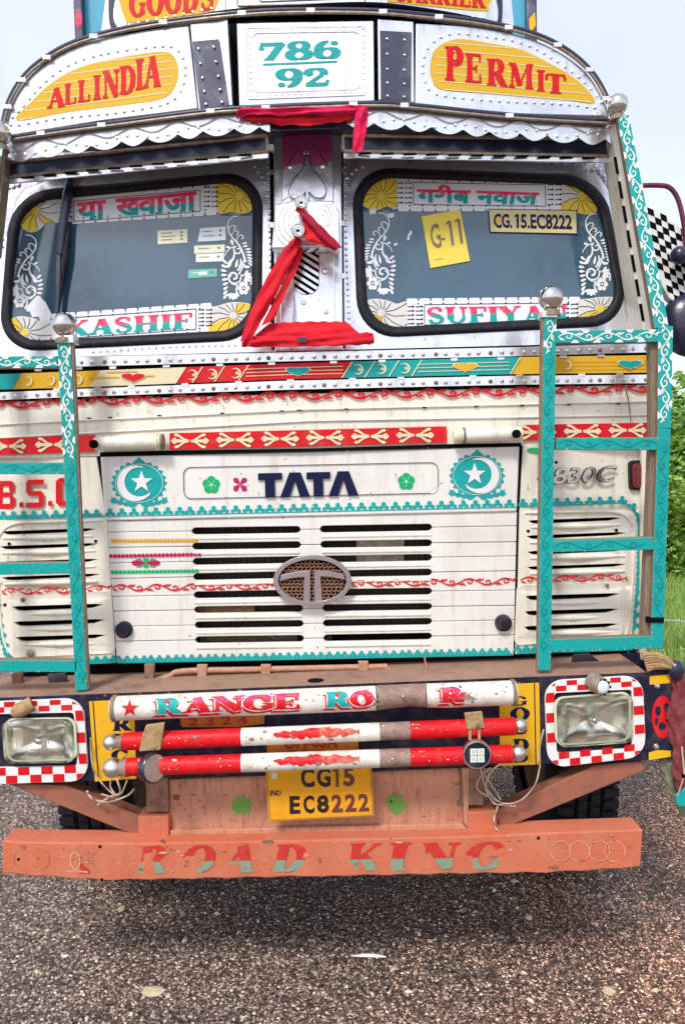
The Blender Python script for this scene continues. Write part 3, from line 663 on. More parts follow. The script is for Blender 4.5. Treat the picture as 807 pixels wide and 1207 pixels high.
mb.slab(oval, gG, .016, 'emblem', .042, holes=[ovi])
mb.slab([(ex-37, ey-6.5), (ex-20, ey-10.5), (ex-2.5, ey-12), (ex-2.5, ey+26), (ex-11, ey+25.5), (ex-9.5, ey-4.5), (ex-22, ey-3.5), (ex-38.5, ey+.5)], gG, .012, 'emblem', .040)
mb.slab([(ex+37, ey-7.5), (ex+20, ey-11), (ex+2.5, ey-12), (ex+2.5, ey+26), (ex+12, ey+25), (ex+9.5, ey-5), (ex+22, ey-4.5), (ex+38.5, ey-1)], gG, .012, 'emblem', .0402)
em = mb.build('emblem', gri, bevel=.0015)
mb = MB(); mb.slab(ovi, gG, .003, 'soot', .020); mb.build('emblem_backing', gri)
mb = MB()
for j in range(-6, 7):
    yy = ey+j*4.0; hw = 40*math.sqrt(max(0, 1-((yy-ey)/25)**2))-1
    if hw < 6: continue
    pts = []; x = ex-hw; k = 0
    while x < ex+hw: pts.append(W(x, yy+(.9 if k % 2 else -.9), gG, .028)); x += 2.6; k += 1
    mb.tube(pts, .0030, 'mesh_brown', 5)
    k = 0; x = ex-hw+2
    while x < ex+hw-2:
        mb.tube([W(x+(2.6 if j % 2 else 0), yy, gG, .028), W(x+(2.6 if j % 2 else 0), yy+4, gG, .028)], .0022, 'mesh_brown', 4, False); x += 5.2
mb.build('emblem_mesh', gri, kind='stuff')
for lx, ly in ((147.5, 741.5), (592, 733.5)):
    mb = MB(); c = W(lx, ly, gG); mb.tube([c+Vector((0, -.005, 0)), c+Vector((0, -.022, 0)), c+Vector((0, -.024, 0)), c+Vector((0, -.030, 0))], [.032, .031, .024, .022], 'navy_plate', 24)
    mb.tube([c+Vector((0, -.030, 0)), c+Vector((0, -.034, 0))], [.012, .011], 'rubber', 16); mb.build('latch', gri, smooth=30)
mb = MB(); vine(mb, (132, 693), (322, 691), gG, 'red', 4.2, 21, 1.9, off=.0075); vine(mb, (414, 688), (606, 685), gG, 'red', 4.2, 21, 1.9, off=.0075); mb.build('vine_stripe', gri, kind='stuff')
mb = MB()
for a, b, m_ in (((133, 637.5), (231, 637), 'orange'), ((131, 655.5), (235, 653.5), 'magenta'), ((133, 674.5), (232, 673), 'green')):
    for p in along(a, b, 4.6): mb.paint(disc(p[0], p[1], 2.5, 6), gG, m_, .0082)
for a, m_, L_ in ((0, 'magenta', 17), (180, 'magenta', 17), (90, 'green', 6), (270, 'green', 6)): mb.paint(petal(172, 663.5, a, L_, 7), gG, m_, .0085)
for x_, y_ in ((164, 660), (180, 660), (164, 667), (180, 667)): mb.paint(disc(x_, y_, 4, 6, 1.8), gG, 'green', .0080)
mb.build('beaded_lines', gri, kind='stuff')
mb = MB(); trefoils(mb, [(140, 779), (366, 774.5), (604, 769.5)], gG, 'teal', 9.5, 2.2, off=.0072)
for q in ribbon(along((138, 780.5), (604, 771), 30), 3): mb.paint(q, gG, 'teal', .0070)
mb.build('border', gri, kind='stuff')

# ---------------------------------------------------------------- side panels of the cab front
def side_panel(Q, holes_, hatch, hslots, nm):
    mb = MB(); mb.slab(Q, gG, .02, 'cream', .006, holes=holes_+hslots); p = mb.build('side_panel', truck, bevel=.004)
    mb = MB(); mb.slab(rquad(hatch, 7), gG, .012, 'cream', .0125, holes=hslots); mb.build('hatch', p, bevel=.003)
    return p
def lens_slot(x0_, x1_, y0_, y1_, h_=3.4): return [(x0_, y0_), (x0_+6, y0_+h_*.9), (x0_+14, y0_+h_), (x1_-14, y1_+h_*.8), (x1_, y1_-.5), (x1_-10, y1_-1.2), (x0_+8, y0_-1.0)]
def louvres(par, rows, mt='cream'):
    for x0_, x1_, y0_, y1_ in rows:
        mb = MB(); mb.tube([W(x, y, gG, .004) for x, y in ((x0_+3, y0_+7.5), ((x0_+x1_)/2, (y0_+y1_)/2+7.5), (x1_-3, y1_+7.5))], [.006, .012, .006], mt, 8); mb.build('louvre', par, smooth=50)
# right
rl = [(622, 732, 614, 611), (620, 738, 632, 628.5), (621, 738, 650.5, 647.5), (621, 738, 668.5, 665.5)]
hr = [(619, 730, 703, 700.5), (618, 729, 721, 718.5), (617, 729, 739, 736)]
QR = [(616, 525), (771, 521), (766, 600), (760, 690), (756, 764), (607, 771), (610, 690), (612, 603)]
pr_ = side_panel(QR, [lens_slot(*q) for q in rl], [(609, 690), (737, 686), (733, 750), (606, 761)], [lens_slot(*q, 5) for q in hr], 'r')
louvres(pr_, rl); louvres(pr_, [(a, b, c+1, d+1) for a, b, c, d in hr])
mb = MB(); mb.slab([(614, 600), (758, 596), (756, 764), (606, 771)], gG, .003, 'soot', -.034); mb.build('dark_backing', pr_)
rr_ = rquad([(616, 605), (748, 602), (740, 757), (735, 763)], [2, 30, 22, 2], 8)
mb = MB(); mb.tube([W(x, y, gG, .006) for x, y in cat([(618, 604.5), (690, 603), (725, 604), (741, 613), (747, 632), (745, 680), (740, 735), (733, 755), (715, 763)], 4)], .0055, 'cream', 8); mb.build('pressed_rim', pr_, smooth=60)
mb = MB(); trefoils(mb, [(616, 596), (735, 592.5), (748, 604), (752, 620), (750, 680), (745, 745)], gG, 'teal', 12.8, off=.0076)
for q in ribbon(cat([(613, 597), (680, 595), (735, 593.5), (749, 605), (752.5, 622), (750.5, 680), (745.5, 748)], 5), 1.8): mb.paint(q, gG, 'teal', .0074)
trefoils(mb, [(610, 767), (735, 763)], gG, 'teal', 10, 2.3, off=.0076)
for q in ribbon(along((609, 769), (745, 764.5), 30), 4): mb.paint(q, gG, 'teal', .0074)
for q in ribbon(spiral(757, 690, 6, 200, 1, 1, 10), 2): mb.paint(q, gG, 'teal', .0078)
mb.build('border', pr_, kind='stuff')
mb = MB(); vine(mb, (613, 684), (738, 680), gG, 'red', 4.2, 21, 1.9, off=.0076); mb.build('vine_stripe', pr_, kind='stuff')
mb = MB(); put(mb, font_polys('4830C', .03, .25), (632, 552.5), (727, 548.5), (727, 568), (632, 572), gG, 'steel_dark', .0080); 
put(mb, font_polys('4830C', .008, .25), (634, 552.5), (728, 548.5), (728, 567), (634, 571), gG, 'chrome', .0100); mb.build('badge', pr_)
mb = MB(); mb.slab(rquad([(741, 543), (769, 541.5), (768, 577), (742, 578)], 5), gG, .02, 'rubber', .014); lm = mb.build('marker_lamp', pr_, bevel=.003)
mb = MB(); mb.slab(rquad([(744.5, 546.5), (769, 545), (768, 574), (745.5, 575)], 4), gG, .012, 'lens_red', .022); mb.slab([(749, 550), (769, 549), (769, 571), (749, 572)], gG, .004, 'lens_red', .025); mb.build('marker_lens', pr_, bevel=.003)
mb = MB(); mb.dome(715, 690, gG, 2.6, .006, 'grey_side', off=.0125)
for x_, y_ in ((622, 626), (726, 625), (655, 545)): mb.paint(disc(x_, y_, 2, 8), gG, 'soot', .0075)
for q in ribbon([(736, 454), (740, 470), (743, 498)], 1.5): mb.paint(q, gM, 'grey_side', .009)
mb.paint(disc(629, 530.5, 9, 10, 3), gG, 'green', .0075); mb.build('bolt', pr_)
# left
ll = [(2, 113, 627, 624), (0, 116, 644.5, 641.5), (0, 116, 663, 660), (2, 118, 681, 677.5)]
hl = [(14, 122, 715.5, 713), (16, 124, 733.5, 731), (18, 125, 751.5, 749)]
QL = [(-14, 541), (114, 539), (119, 570), (126, 613), (131, 690), (136, 781), (-6, 783), (-12, 690)]
pl_ = side_panel(QL, [lens_slot(*q) for q in ll], [(7, 700), (131, 697), (136, 770), (14, 775)], [lens_slot(*q, 5) for q in hl], 'l')
louvres(pl_, ll); louvres(pl_, [(a, b, c+1, d+1) for a, b, c, d in hl])
mb = MB(); mb.slab([(-12, 613), (124, 612), (136, 780), (-6, 782)], gG, .003, 'soot', -.034); mb.build('dark_backing', pl_)
mb = MB(); mb.tube([W(x, y, gG, .006) for x, y in cat([(120, 613.5), (60, 615), (20, 617), (2, 628), (-3, 650), (-1, 700), (4, 750), (12, 768), (30, 777), (100, 777)], 4)], .0055, 'cream', 8); mb.build('pressed_rim', pl_, smooth=60)
mb = MB(); trefoils(mb, [(-10, 611), (122, 608)], gG, 'teal', 12.4, off=.0076)
for q in ribbon(along((-12, 612), (124, 608.5), 20), 1.8): mb.paint(q, gG, 'teal', .0074)
trefoils(mb, [(-8, 700), (-3, 740), (6, 774)], gG, 'teal', 12.4, off=.0076)
trefoils(mb, [(104, 780), (136, 778.5)], gG, 'teal', 10, 2.3, off=.0076)
for q in ribbon(along((100, 781), (137, 779.5), 20), 4): mb.paint(q, gG, 'teal', .0074)
mb.build('border', pl_, kind='stuff')
mb = MB(); vine(mb, (2, 697.5), (86, 695), gG, 'red', 4.2, 21, 1.9, off=.0076); vine(mb, (102, 694.5), (130, 693.5), gG, 'red', 4.2, 21, 1.9, off=.0076); mb.build('vine_stripe', pl_, kind='stuff')
def bsg(ch, x, y, s_=1.0):                  # block letters with cut corners
    X = lambda pts: [(x+a*s_, y+b*s_-a*.02) for a, b in pts]
    if ch == 'B': return [X(p) for p in ([(0, 0), (6, 0), (6, 33), (0, 33)], [(6, 0), (16, 0), (16, 6), (6, 6)], [(6, 13.5), (17, 13.5), (17, 19), (6, 19)], [(6, 27), (17, 27), (17, 33), (6, 33)], [(16, 0), (20, 3), (20, 12), (17, 15), (14, 12), (14, 3)], [(17, 17), (21, 20), (21, 29), (17, 33), (15, 29), (15, 20)])]
    if ch == 'S': return [X(p) for p in ([(3, 0), (21, 0), (21, 6), (3, 6)], [(0, 3), (3, 0), (6, 6), (6, 13), (3, 18), (0, 15)], [(3, 13.5), (18, 13.5), (18, 19), (3, 19)], [(18, 14), (21, 17), (21, 29), (18, 33), (15, 27), (15, 18)], [(0, 27), (18, 27), (18, 33), (0, 33)])]
    if ch == 'G': return [X(p) for p in ([(4, 0), (21, 0), (21, 6), (4, 6)], [(0, 4), (4, 0), (7, 6), (7, 27), (4, 33), (0, 29)], [(4, 27), (21, 27), (21, 33), (4, 33)], [(15, 17), (21, 17), (21, 28), (15, 28)])]
    return [X(p) for p in ([(0, 27), (5, 27), (5, 33), (0, 33)],)]
mb = MB()
for ch, x_, y_ in (('B', -3, 567), ('.', 23, 565), ('S', 31, 565.5), ('.', 57, 563.5), ('G', 66, 563.5)):
    for q in bsg(ch, x_, y_): mb.paint(q, gG, 'red', .0078)
mb.build('lettering', pl_)
mb = MB(); mb.dome(36, 770, gG, 5, .01, 'rim_metal', off=.014); mb.dome(27, 707, gG, 3, .006, 'grey_side', off=.0125)
for x_, y_ in ((11, 641), (113, 638), (6, 713)): mb.paint(disc(x_, y_, 2, 8), gG, 'soot', .0076)
mb.build('bolt', pl_)
for q_, nm in (([(114, 538), (119, 538), (126, 611), (139, 781), (136, 781), (123, 612)], 'panel_gap'), ([(612, 525), (616, 525), (611, 603), (607, 771), (604, 771), (608, 603)], 'panel_gap')):
    mb = MB(); mb.slab(q_, gG, .03, 'soot', -.004); mb.build(nm, truck)

# ---------------------------------------------------------------- upper cab front below the windscreen
mb = MB(); mb.grid((-16, 458), (771, 440), (771, 522), (-16, 541), gM, .06, 'cream', 24, 5, off=-.004); scut = mb.build('scuttle_panel', truck, bevel=.004)
def line_pts(pts, step=26): 
    o = []
    for a, b in zip(pts, pts[1:]): o += along(a, b, step)[:-1]
    return o+[pts[-1]]
def band(mb, top, bot, g, mt, off=.001, step=26, x0_=None, x1_=None):
    xs_ = [top[0][0]+(top[-1][0]-top[0][0])*k/40 for k in range(41)] if x0_ is None else [x0_+(x1_-x0_)*k/max(1, int(abs(x1_-x0_)/step)) for k in range(max(1, int(abs(x1_-x0_)/step))+1)]
    for a, b in zip(xs_, xs_[1:]): mb.paint([(a, poly_at(top, a)), (b, poly_at(top, b)), (b, poly_at(bot, b)), (a, poly_at(bot, a))], g, mt, off)
for k, (ya, yb, yc) in enumerate(((503, 483.5, 468), (519, 497, 484))):
    mb = MB(); mb.tube([W(x, y, gM, -.001) for x, y in line_pts([(-14, ya-2), (366, yb-1), (770, yc+5)], 40)], .0045, 'cream', 8); mb.build('pressed_crease', scut, smooth=60)
mb = MB()
for x_ in (105, 130, 188, 262, 332, 353, 408, 500, 561, 615, 670, 728): mb.paint(disc(x_, poly_at([(0, 497), (366, 483), (770, 475)], x_), 3, 8, .9), gM, 'soot', .004)
for x_ in (103, 448): mb.dome(x_, poly_at([(0, 475), (103, 471), (448, 459)], x_), gM, 3.2, .01, 'black')
mb.dome(544, 455.5, gM, 3, .01, 'black'); mb.build('drain_slot', scut, kind='stuff')
VT = [(-14, 478), (94, 473), (330, 467), (600, 461.5), (770, 457.5)]
mb = MB()
for a, b in zip(VT, VT[1:]): vine(mb, a, b, gM, 'red', 5.0, 27, 3.1, off=.0036)
mb.build('vine_stripe', scut, kind='stuff')
# red band with fleurs
BT = [(-14, 517), (112, 512.5), (330, 507.5), (524, 502.5), (770, 498)]; BB = [(-14, 537), (112, 532), (330, 527), (524, 521.5), (770, 515)]
def fleur(mb, x, y, w_, g, mt, off):
    for s_ in (-1, 1):
        pts = [(x+s_*(1+w_*.44*k/5), y) for k in range(6)]
        for q in ribbon(pts, [1.4, 2.0, 3.0, 3.6, 4.6, .6]): mb.paint(q, g, mt, off)
        mb.paint([(x+s_*w_*.34, y-3.2), (x+s_*w_*.40, y-3.6), (x+s_*w_*.47, y), (x+s_*w_*.40, y+3.6), (x+s_*w_*.34, y+3.2)], g, mt, off)
        for t in (-1, 1):
            pts = cat([(x+s_*1, y+t*.6), (x+s_*w_*.14, y+t*1.8), (x+s_*w_*.25, y+t*5.2), (x+s_*w_*.33, y+t*7.2), (x+s_*w_*.37, y+t*6.0)], 4); N = len(pts)
            for q in ribbon(pts, [1.4+2.3*(k/N)**.8 for k in range(N)]): mb.paint(q, g, mt, off)
for a, b in ((-14, 113), (200, 526), (615, 769)):
    mb = MB(); band(mb, BT, BB, gM, 'red', .006, 13, a, b); fb = mb.build('red_band', scut)
    fx = a+24 if a != 615 else a+18; 
    mb2 = MB()
    while fx < b-10:
        fleur(mb2, fx, (poly_at(BT, fx)+poly_at(BB, fx))/2, 48 if a > 0 else 46, gM, 'cream_stripe', .0085); fx += 53
    mb2.build('fleur', scut, kind='stuff')
mb = MB(); mb.slab([(118, 533), (198, 531), (366, 528.5), (526, 523.5), (614, 522), (614, 526), (366, 532), (118, 538.5)], gM, .02, 'soot', .006); mb.build('bonnet_gap', truck)
for a, b, dot, col_ in (((112, 523), (192, 520.5), (111, 523.5), 0), ((534, 513.5), (614, 511), (608, 511.5), 1)):
    mb = MB(); P0, P1 = W(a[0], a[1], .17), W(b[0], b[1], .17); mb.tube([P0, P0+(P1-P0)*.03, P0+(P1-P0)*.97, P1], [.022, .026, .026, .022], 'cream', 18); hd = mb.build('hinge_tube', truck, smooth=40)
    mb = MB(); c = W(dot[0], dot[1], .14); mb.tube([c, c+Vector((0, -.006, 0))], .016, 'soot', 16); mb.build('plug', hd)
    e = 1 if not col_ else 0; q0 = P0.lerp(P1, .88 if e else .04); q1 = P0.lerp(P1, .94 if e else .10)
    mb = MB(); mb.tube([q0, q1], .031, 'cream_stripe', 18); mb.tube([q0+(q1-q0)*1.6, q0+(q1-q0)*2.2], .029, 'grey_side', 18); mb.build('collar', hd, smooth=40)

# ---- striped board between two riveted strips
RT1 = ([(-14, 425), (94, 420.5), (330, 415.5), (600, 409.5), (770, 404)], [(-14, 436), (94, 432), (330, 426), (600, 420), (770, 415)])
SB = ([(-14, 441.5), (94, 437.5), (330, 428.5), (600, 421), (772, 418.5)], [(-14, 459.5), (94, 456.5), (330, 447), (600, 441), (772, 439)])
RT2 = ([(-14, 463), (94, 458.5), (330, 449), (600, 443), (770, 441.5)], [(-14, 472), (94, 467.5), (330, 459.5), (600, 453.5), (770, 451.5)])
def gS(x, z): return gM(x, z)-.012
mb = MB()
mb.grid((-14, 423), (771, 403), (771, 453), (-14, 474), gM, .03, 'soot', 30, 2, off=-.001); sback = mb.build('stripe_board_backing', truck)
for nm, (t, b) in (('rivet_strip', RT1), ('rivet_strip', RT2)):
    mb = MB(); 
    xs_ = [-14+785*k/30 for k in range(31)]
    for x_a, x_b in zip(xs_, xs_[1:]): mb.slab([(x_a, poly_at(t, x_a)), (x_b, poly_at(t, x_b)), (x_b, poly_at(b, x_b)), (x_a, poly_at(b, x_a))], gS, .006, 'steel_white', .004)
    st = mb.build(nm, truck)
    mb = MB(); x = -8; k = 0
    while x < 766:
        yy = (poly_at(t, x)+poly_at(b, x))/2; mb.dome(x, yy+1, gS, 2.7, .006, 'chrome' if k % 5 else 'rust_brown', off=.004, n=8); x += 13+2*math.sin(k*2.3); k += 1
    mb.build('rivet', st, kind='stuff')
def seg_band(mb, xa, xb, sl, mt, off):      # slanted segment of the striped board
    n_ = max(1, int((xb-xa)/30))
    for k in range(n_):
        a, b = xa+(xb-xa)*k/n_, xa+(xb-xa)*(k+1)/n_
        mb.paint([(a+sl, poly_at(SB[0], a+sl)), (b+sl, poly_at(SB[0], b+sl)), (b-sl, poly_at(SB[1], b-sl)), (a-sl, poly_at(SB[1], a-sl))], gS, mt, off)
mb = MB(); xs_ = [-14+786*k/30 for k in range(31)]
for x_a, x_b in zip(xs_, xs_[1:]): mb.slab([(x_a, poly_at(SB[0], x_a)), (x_b, poly_at(SB[0], x_b)), (x_b, poly_at(SB[1], x_b)), (x_a, poly_at(SB[1], x_a))], gS, .006, 'board_yellow', .004)
sbd = mb.build('striped_board', truck)
mb = MB()
seg_band(mb, -8, 20, 5, 'teal', .006); seg_band(mb, 112, 212, 6, 'cream_stripe', .0055); seg_band(mb, 212, 408, 6, 'red', .006); seg_band(mb, 408, 606, 6, 'teal', .006)
for x_ in (118, 140, 160): mb.paint([(x_-14, poly_at(SB[0], x_)+2+(x_ % 7)), (x_+22, poly_at(SB[0], x_)+1+(x_ % 7)), (x_+22, poly_at(SB[0], x_)+2.4+(x_ % 7)), (x_-14, poly_at(SB[0], x_)+3.6+(x_ % 7))], gS, 'yellow', .0085)
for xx in (212, 232, 258, 286, 408, 435, 463, 490, 606): 
    mb.paint([(xx+6, poly_at(SB[0], xx)), (xx+7.6, poly_at(SB[0], xx)), (xx-4.4, poly_at(SB[1], xx)), (xx-6, poly_at(SB[1], xx))], gS, 'cream_stripe', .0088)
for a, b in ((290, 404), (492, 600), (640, 766)):
    for f_ in (.28, .5, .72):
        n_ = 5
        for k in range(n_):
            xa, xb = a+(b-a)*k/n_, a+(b-a)*(k+1)/n_; L_ = lambda x: poly_at(SB[0], x)*(1-f_)+poly_at(SB[1], x)*f_
            mb.paint([(xa, L_(xa)-.45), (xb, L_(xb)-.45), (xb, L_(xb)+.45), (xa, L_(xa)+.45)], gS, 'cream_stripe' if a < 620 else 'board_yellow', .0086)
for hx, m_ in ((157, 'red'), (351, 'teal'), (548, 'board_yellow'), (742, 'teal')):
    hy = (poly_at(SB[0], hx)+poly_at(SB[1], hx))/2; m2 = MB(); m2.paint(heart(hx, hy, 31, 12.5), gS, 'cream_stripe', .0092); m2.paint(heart(hx, hy, 28, 11), gS, m_, .0099); m2.build('painted_heart', sbd)
for cx_ in (222+5, 250, 278, 422, 449, 477): 
    hy = (poly_at(SB[0], cx_)+poly_at(SB[1], cx_))/2
    m2 = MB(); m2.paint(crescent(cx_, hy, 6.2, -1), gS, 'cream_stripe', .0092); m2.paint(star(cx_+1.5, hy, 3), gS, 'cream_stripe', .0094); m2.build('painted_crescent', sbd)
for cx_ in (33, 60, 92, 668): mb.paint(crescent(cx_, (poly_at(SB[0], cx_)+poly_at(SB[1], cx_))/2, 5.5, -1), gS, 'cream_stripe', .0092)
mb.build('painted_stripe', sbd, kind='stuff')
mb = MB()
for k, x_ in enumerate((45, 93, 133, 196, 259, 320, 393, 450, 535, 590, 663, 708)):
    yy = poly_at(RT1[1], x_)+1; mb.slab([(x_-4, yy), (x_+4, yy-.2), (x_+4, yy+2.6), (x_-4, yy+2.8)], gS, .004, 'steel_white', .008)
    x_ += 22; yy = poly_at(SB[1], x_)+.4; mb.slab([(x_-4, yy), (x_+4, yy-.2), (x_+4, yy+2.6), (x_-4, yy+2.8)], gS, .004, 'steel_white', .008)
mb.build('clip', sback, kind='stuff')

def rustmarks(par, g, x0_, x1_, y0_, y1_, n, seed, off):
    rnd_ = random.Random(seed); m2 = MB()
    for k in range(n):
        x_, y_, r_ = rnd_.uniform(x0_, x1_), rnd_.uniform(y0_, y1_), rnd_.uniform(.35, 1.1)
        m2.paint([(x_+r_*rnd_.uniform(.5, 1.3)*math.cos(a*.9), y_+r_*rnd_.uniform(.5, 1.4)*math.sin(a*.9)) for a in range(7)], g, 'rust_brown' if k % 3 else 'grey_side', off)
        if k % 4 == 0: m2.paint([(x_-.5, y_), (x_+.5, y_), (x_+.25, y_+rnd_.uniform(4, 12)), (x_-.1, y_+4)], g, 'run_brown', off)
    m2.build('rust_mark', par, kind='stuff')
mat('run_brown', (.50, .38, .25), .6, bump=0, dirt=(.66, .58, .44), dirt_amt=.8, dscale=50)
rustmarks(bon, gG, 130, 600, 540, 598, 40, 1, .0135); rustmarks(gri, gG, 140, 600, 620, 765, 10, 2, .0070)
rustmarks(scut, gM, 0, 760, 470, 535, 60, 3, .0035); rustmarks(pl_, gG, 0, 110, 610, 690, 18, 4, .0076); rustmarks(pr_, gG, 620, 755, 540, 600, 24, 5, .0076)

# ================================================================ UPPER CAB: surround sheets, centre column, windscreens
def emboss(mb, pts, g, r=2.3, h=.005, step=9, off=.004, mt='steel_white'):
    for a, b in zip(pts, pts[1:]):
        L = math.hypot(b[0]-a[0], b[1]-a[1]); n = max(1, round(L/step))
        for k in range(n): p = lerp(a, b, k/n); mb.dome(p[0], p[1], g, r, h, mt, 8, off)
GL = [(12, 226), (311, 200), (309, 401), (-3, 416)]; GR = [(413, 196), (712, 206), (743, 384), (421, 400)]
def inset(c, d): 
    cx_, cy_ = sum(p[0] for p in c)/4, sum(p[1] for p in c)/4
    return [(p[0]+(d if p[0] < cx_ else -d), p[1]+(d if p[1] < cy_ else -d)) for p in c]
surL = [(8, 205), (322, 178), (324, 418), (-16, 432)]; surR = [(402, 176), (722, 186), (758, 402), (404, 416)]
surs = []
for Q, Gq in ((surL, GL), (surR, GR)):
    mb = MB(); mb.slab(Q, gWs, .02, 'steel_white', 0, holes=[rquad(inset(Gq, 8), 42)]); su = mb.build('screen_surround', truck, bevel=.002); surs.append(su)
mb = MB()
emboss(mb, [(16, 214), (100, 203), (200, 193), (318, 185)], gWs, 2.2, .005, 11); emboss(mb, [(316, 190), (318, 300), (318, 400)], gWs, 1.7, .004, 7); emboss(mb, [(300, 196), (313, 215), (314, 240)], gWs, 1.8, .004, 8)
emboss(mb, [(5, 222), (3, 300)], gWs, 1.8, .004, 9); emboss(mb, [(10, 222), (22, 218), (30, 214)], gWs, 3, .006, 8)
emboss(mb, [(110, 415), (200, 409), (300, 406)], gWs, 1.4, .003, 8); mb.build('pressed_stud', surs[0], kind='stuff')
mb = MB()
emboss(mb, [(420, 183), (500, 183), (600, 187), (712, 194)], gWs, 2.2, .005, 11); emboss(mb, [(406, 190), (408, 300), (412, 395)], gWs, 1.7, .004, 7); emboss(mb, [(410, 210), (420, 200), (436, 192)], gWs, 2.4, .005, 8)
emboss(mb, [(716, 205), (726, 240), (740, 310), (750, 370)], gWs, 1.8, .004, 9); emboss(mb, [(690, 200), (706, 200), (716, 215)], gWs, 3, .006, 9); emboss(mb, [(700, 196), (712, 212), (722, 228)], gWs, 2, .005, 8)
mb.build('pressed_stud', surs[1], kind='stuff')
mb = MB()
for pg in ([(14, 212), (60, 206), (52, 214), (30, 222), (18, 238), (12, 240)], [(8, 248), (14, 240), (20, 236), (12, 262), (7, 280)]): mb = MB(); mb.paint(pg, gWs, 'lilac_stain', .0015); mb.build('tinted_patch', surs[0])
mb = MB()
for pg in ([(414, 184), (426, 183), (421, 205), (412, 222), (408, 214), (412, 198)], [(706, 192), (718, 192), (722, 216), (726, 236), (716, 222), (700, 200)]): mb = MB(); mb.paint(pg, gWs, 'lilac_stain', .0015); mb.build('tinted_patch', surs[1])
for x_ in ((318, 180, 322, 412), (400, 178, 404, 410)):            # dark joints beside the centre column
    mb = MB(); mb.slab([(x_[0], x_[1]), (x_[0]+4, x_[1]), (x_[0]+6, x_[3]), (x_[0]+2, x_[3])], gWs, .01, 'soot', .003); jj = mb.build('joint', truck)
    mb = MB()
    for k in range(4):
        yy = x_[1]+20+k*62; mb.slab([(x_[0]-1, yy), (x_[0]+6, yy), (x_[0]+6, yy+6), (x_[0]-1, yy+6)], gWs, .004, 'steel_white', .007)
    mb.build('clip', jj, kind='stuff')

def fan(mb, cx_, cy_, poly, yel, g, n=14, off=.0):   # petals radiating from (cx_, cy_) out to a bounding polygon
    x0_, y0_, x1_, y1_ = min(p[0] for p in poly), min(p[1] for p in poly), max(p[0] for p in poly), max(p[1] for p in poly)
    mb.paint(poly, g, 'fan_white', .0022+off)
    def hit(a):
        best = None; dx, dy = math.cos(a), math.sin(a)
        for p, q in zip(poly, poly[1:]+poly[:1]):
            ex_, ey_ = q[0]-p[0], q[1]-p[1]; den = dx*ey_-dy*ex_
            if abs(den) < 1e-9: continue
            t = ((p[0]-cx_)*ey_-(p[1]-cy_)*ex_)/den; u = ((p[0]-cx_)*dy-(p[1]-cy_)*dx)/den
            if t > 0 and -1e-6 <= u <= 1.000001 and (best is None or t < best): best = t
        return best or 1
    for k in range(n):
        a0, a1 = 2*math.pi*k/n+.1, 2*math.pi*(k+1)/n+.1; am = (a0+a1)/2
        if yel(math.degrees(am) % 360):
            mb.paint([(cx_+3*math.cos(a0), cy_+3*math.sin(a0)), (cx_+hit(a0)*.98*math.cos(a0), cy_+hit(a0)*.98*math.sin(a0)), (cx_+hit(am)*.99*math.cos(am), cy_+hit(am)*.99*math.sin(am)), (cx_+hit(a1)*.98*math.cos(a1), cy_+hit(a1)*.98*math.sin(a1)), (cx_+3*math.cos(a1), cy_+3*math.sin(a1))], g, 'fan_yellow', .0027+off)
        t = hit(a0)*.92; mx_ = (cx_+t*.55*math.cos(a0+.12), cy_+t*.55*math.sin(a0+.12))
        for q in ribbon([(cx_+5*math.cos(a0), cy_+5*math.sin(a0)), mx_, (cx_+t*math.cos(a0), cy_+t*math.sin(a0))], .75): mb.paint(q, g, 'rubber', .0033+off)
    mb.paint(disc(cx_, cy_, 4, 9), g, 'fan_yellow' if yel(45) or yel(225) else 'fan_white', .0036+off)
def fancy_band(mb, TL, TR, BR, BL, g, scallop_dn=True):      # white film strip with brick-like outline
    n_ = 10
    P = lambda u, v: (TL[0]*(1-u)*(1-v)+TR[0]*u*(1-v)+BR[0]*u*v+BL[0]*(1-u)*v, TL[1]*(1-u)*(1-v)+TR[1]*u*(1-v)+BR[1]*u*v+BL[1]*(1-u)*v)
    mb.paint([TL, TR, BR, BL], g, 'film', .0020)
    N = max(2, int((TR[0]-TL[0])/14)); h = 3.2/abs(BL[1]-TL[1])
    for k in range(N):
        for v0, v1 in ((-h, h*.15), (1-h*.15, 1+h)):
            e = .06
            mb.paint([P((k+e)/N, v0+h*.2), (P((k+.2)/N, v0)), P((k+.8)/N, v0), P((k+1-e)/N, v0+h*.2), P((k+1-e)/N, v1), P((k+e)/N, v1)] if v0 < 0 else [P((k+e)/N, v0), P((k+1-e)/N, v0), P((k+1-e)/N, v1-h*.2), P((k+.8)/N, v1), P((k+.2)/N, v1), P((k+e)/N, v1-h*.2)], g, 'film', .0021)
        for v in (.10, .90): mb.paint(disc(*P((k)/N, v), 1.1, 6), g, 'rubber', .0030)
def dashes(mb, x0_, x1_, yt, yb, g, rows=5):
    for k in range(rows):
        y = yt+(yb-yt)*(k+.5)/rows
        for a, b in ((x0_, (x0_+x1_)/2-2), ((x0_+x1_)/2+1, x1_)):
            mb.paint([(a, y-.5), (b, y-.8), (b, y+.3), (a, y+.6)], g, 'rubber', .0030); mb.paint(disc(b, y-.3, 1.3, 6), g, 'rubber', .0031)
def frame_line(mb, Q, g, mt='rubber', wd=.8, off=.0031):
    for a, b in zip(Q, Q[1:]+Q[:1]):
        for q in ribbon([a, b], wd): mb.paint(q, g, mt, off)
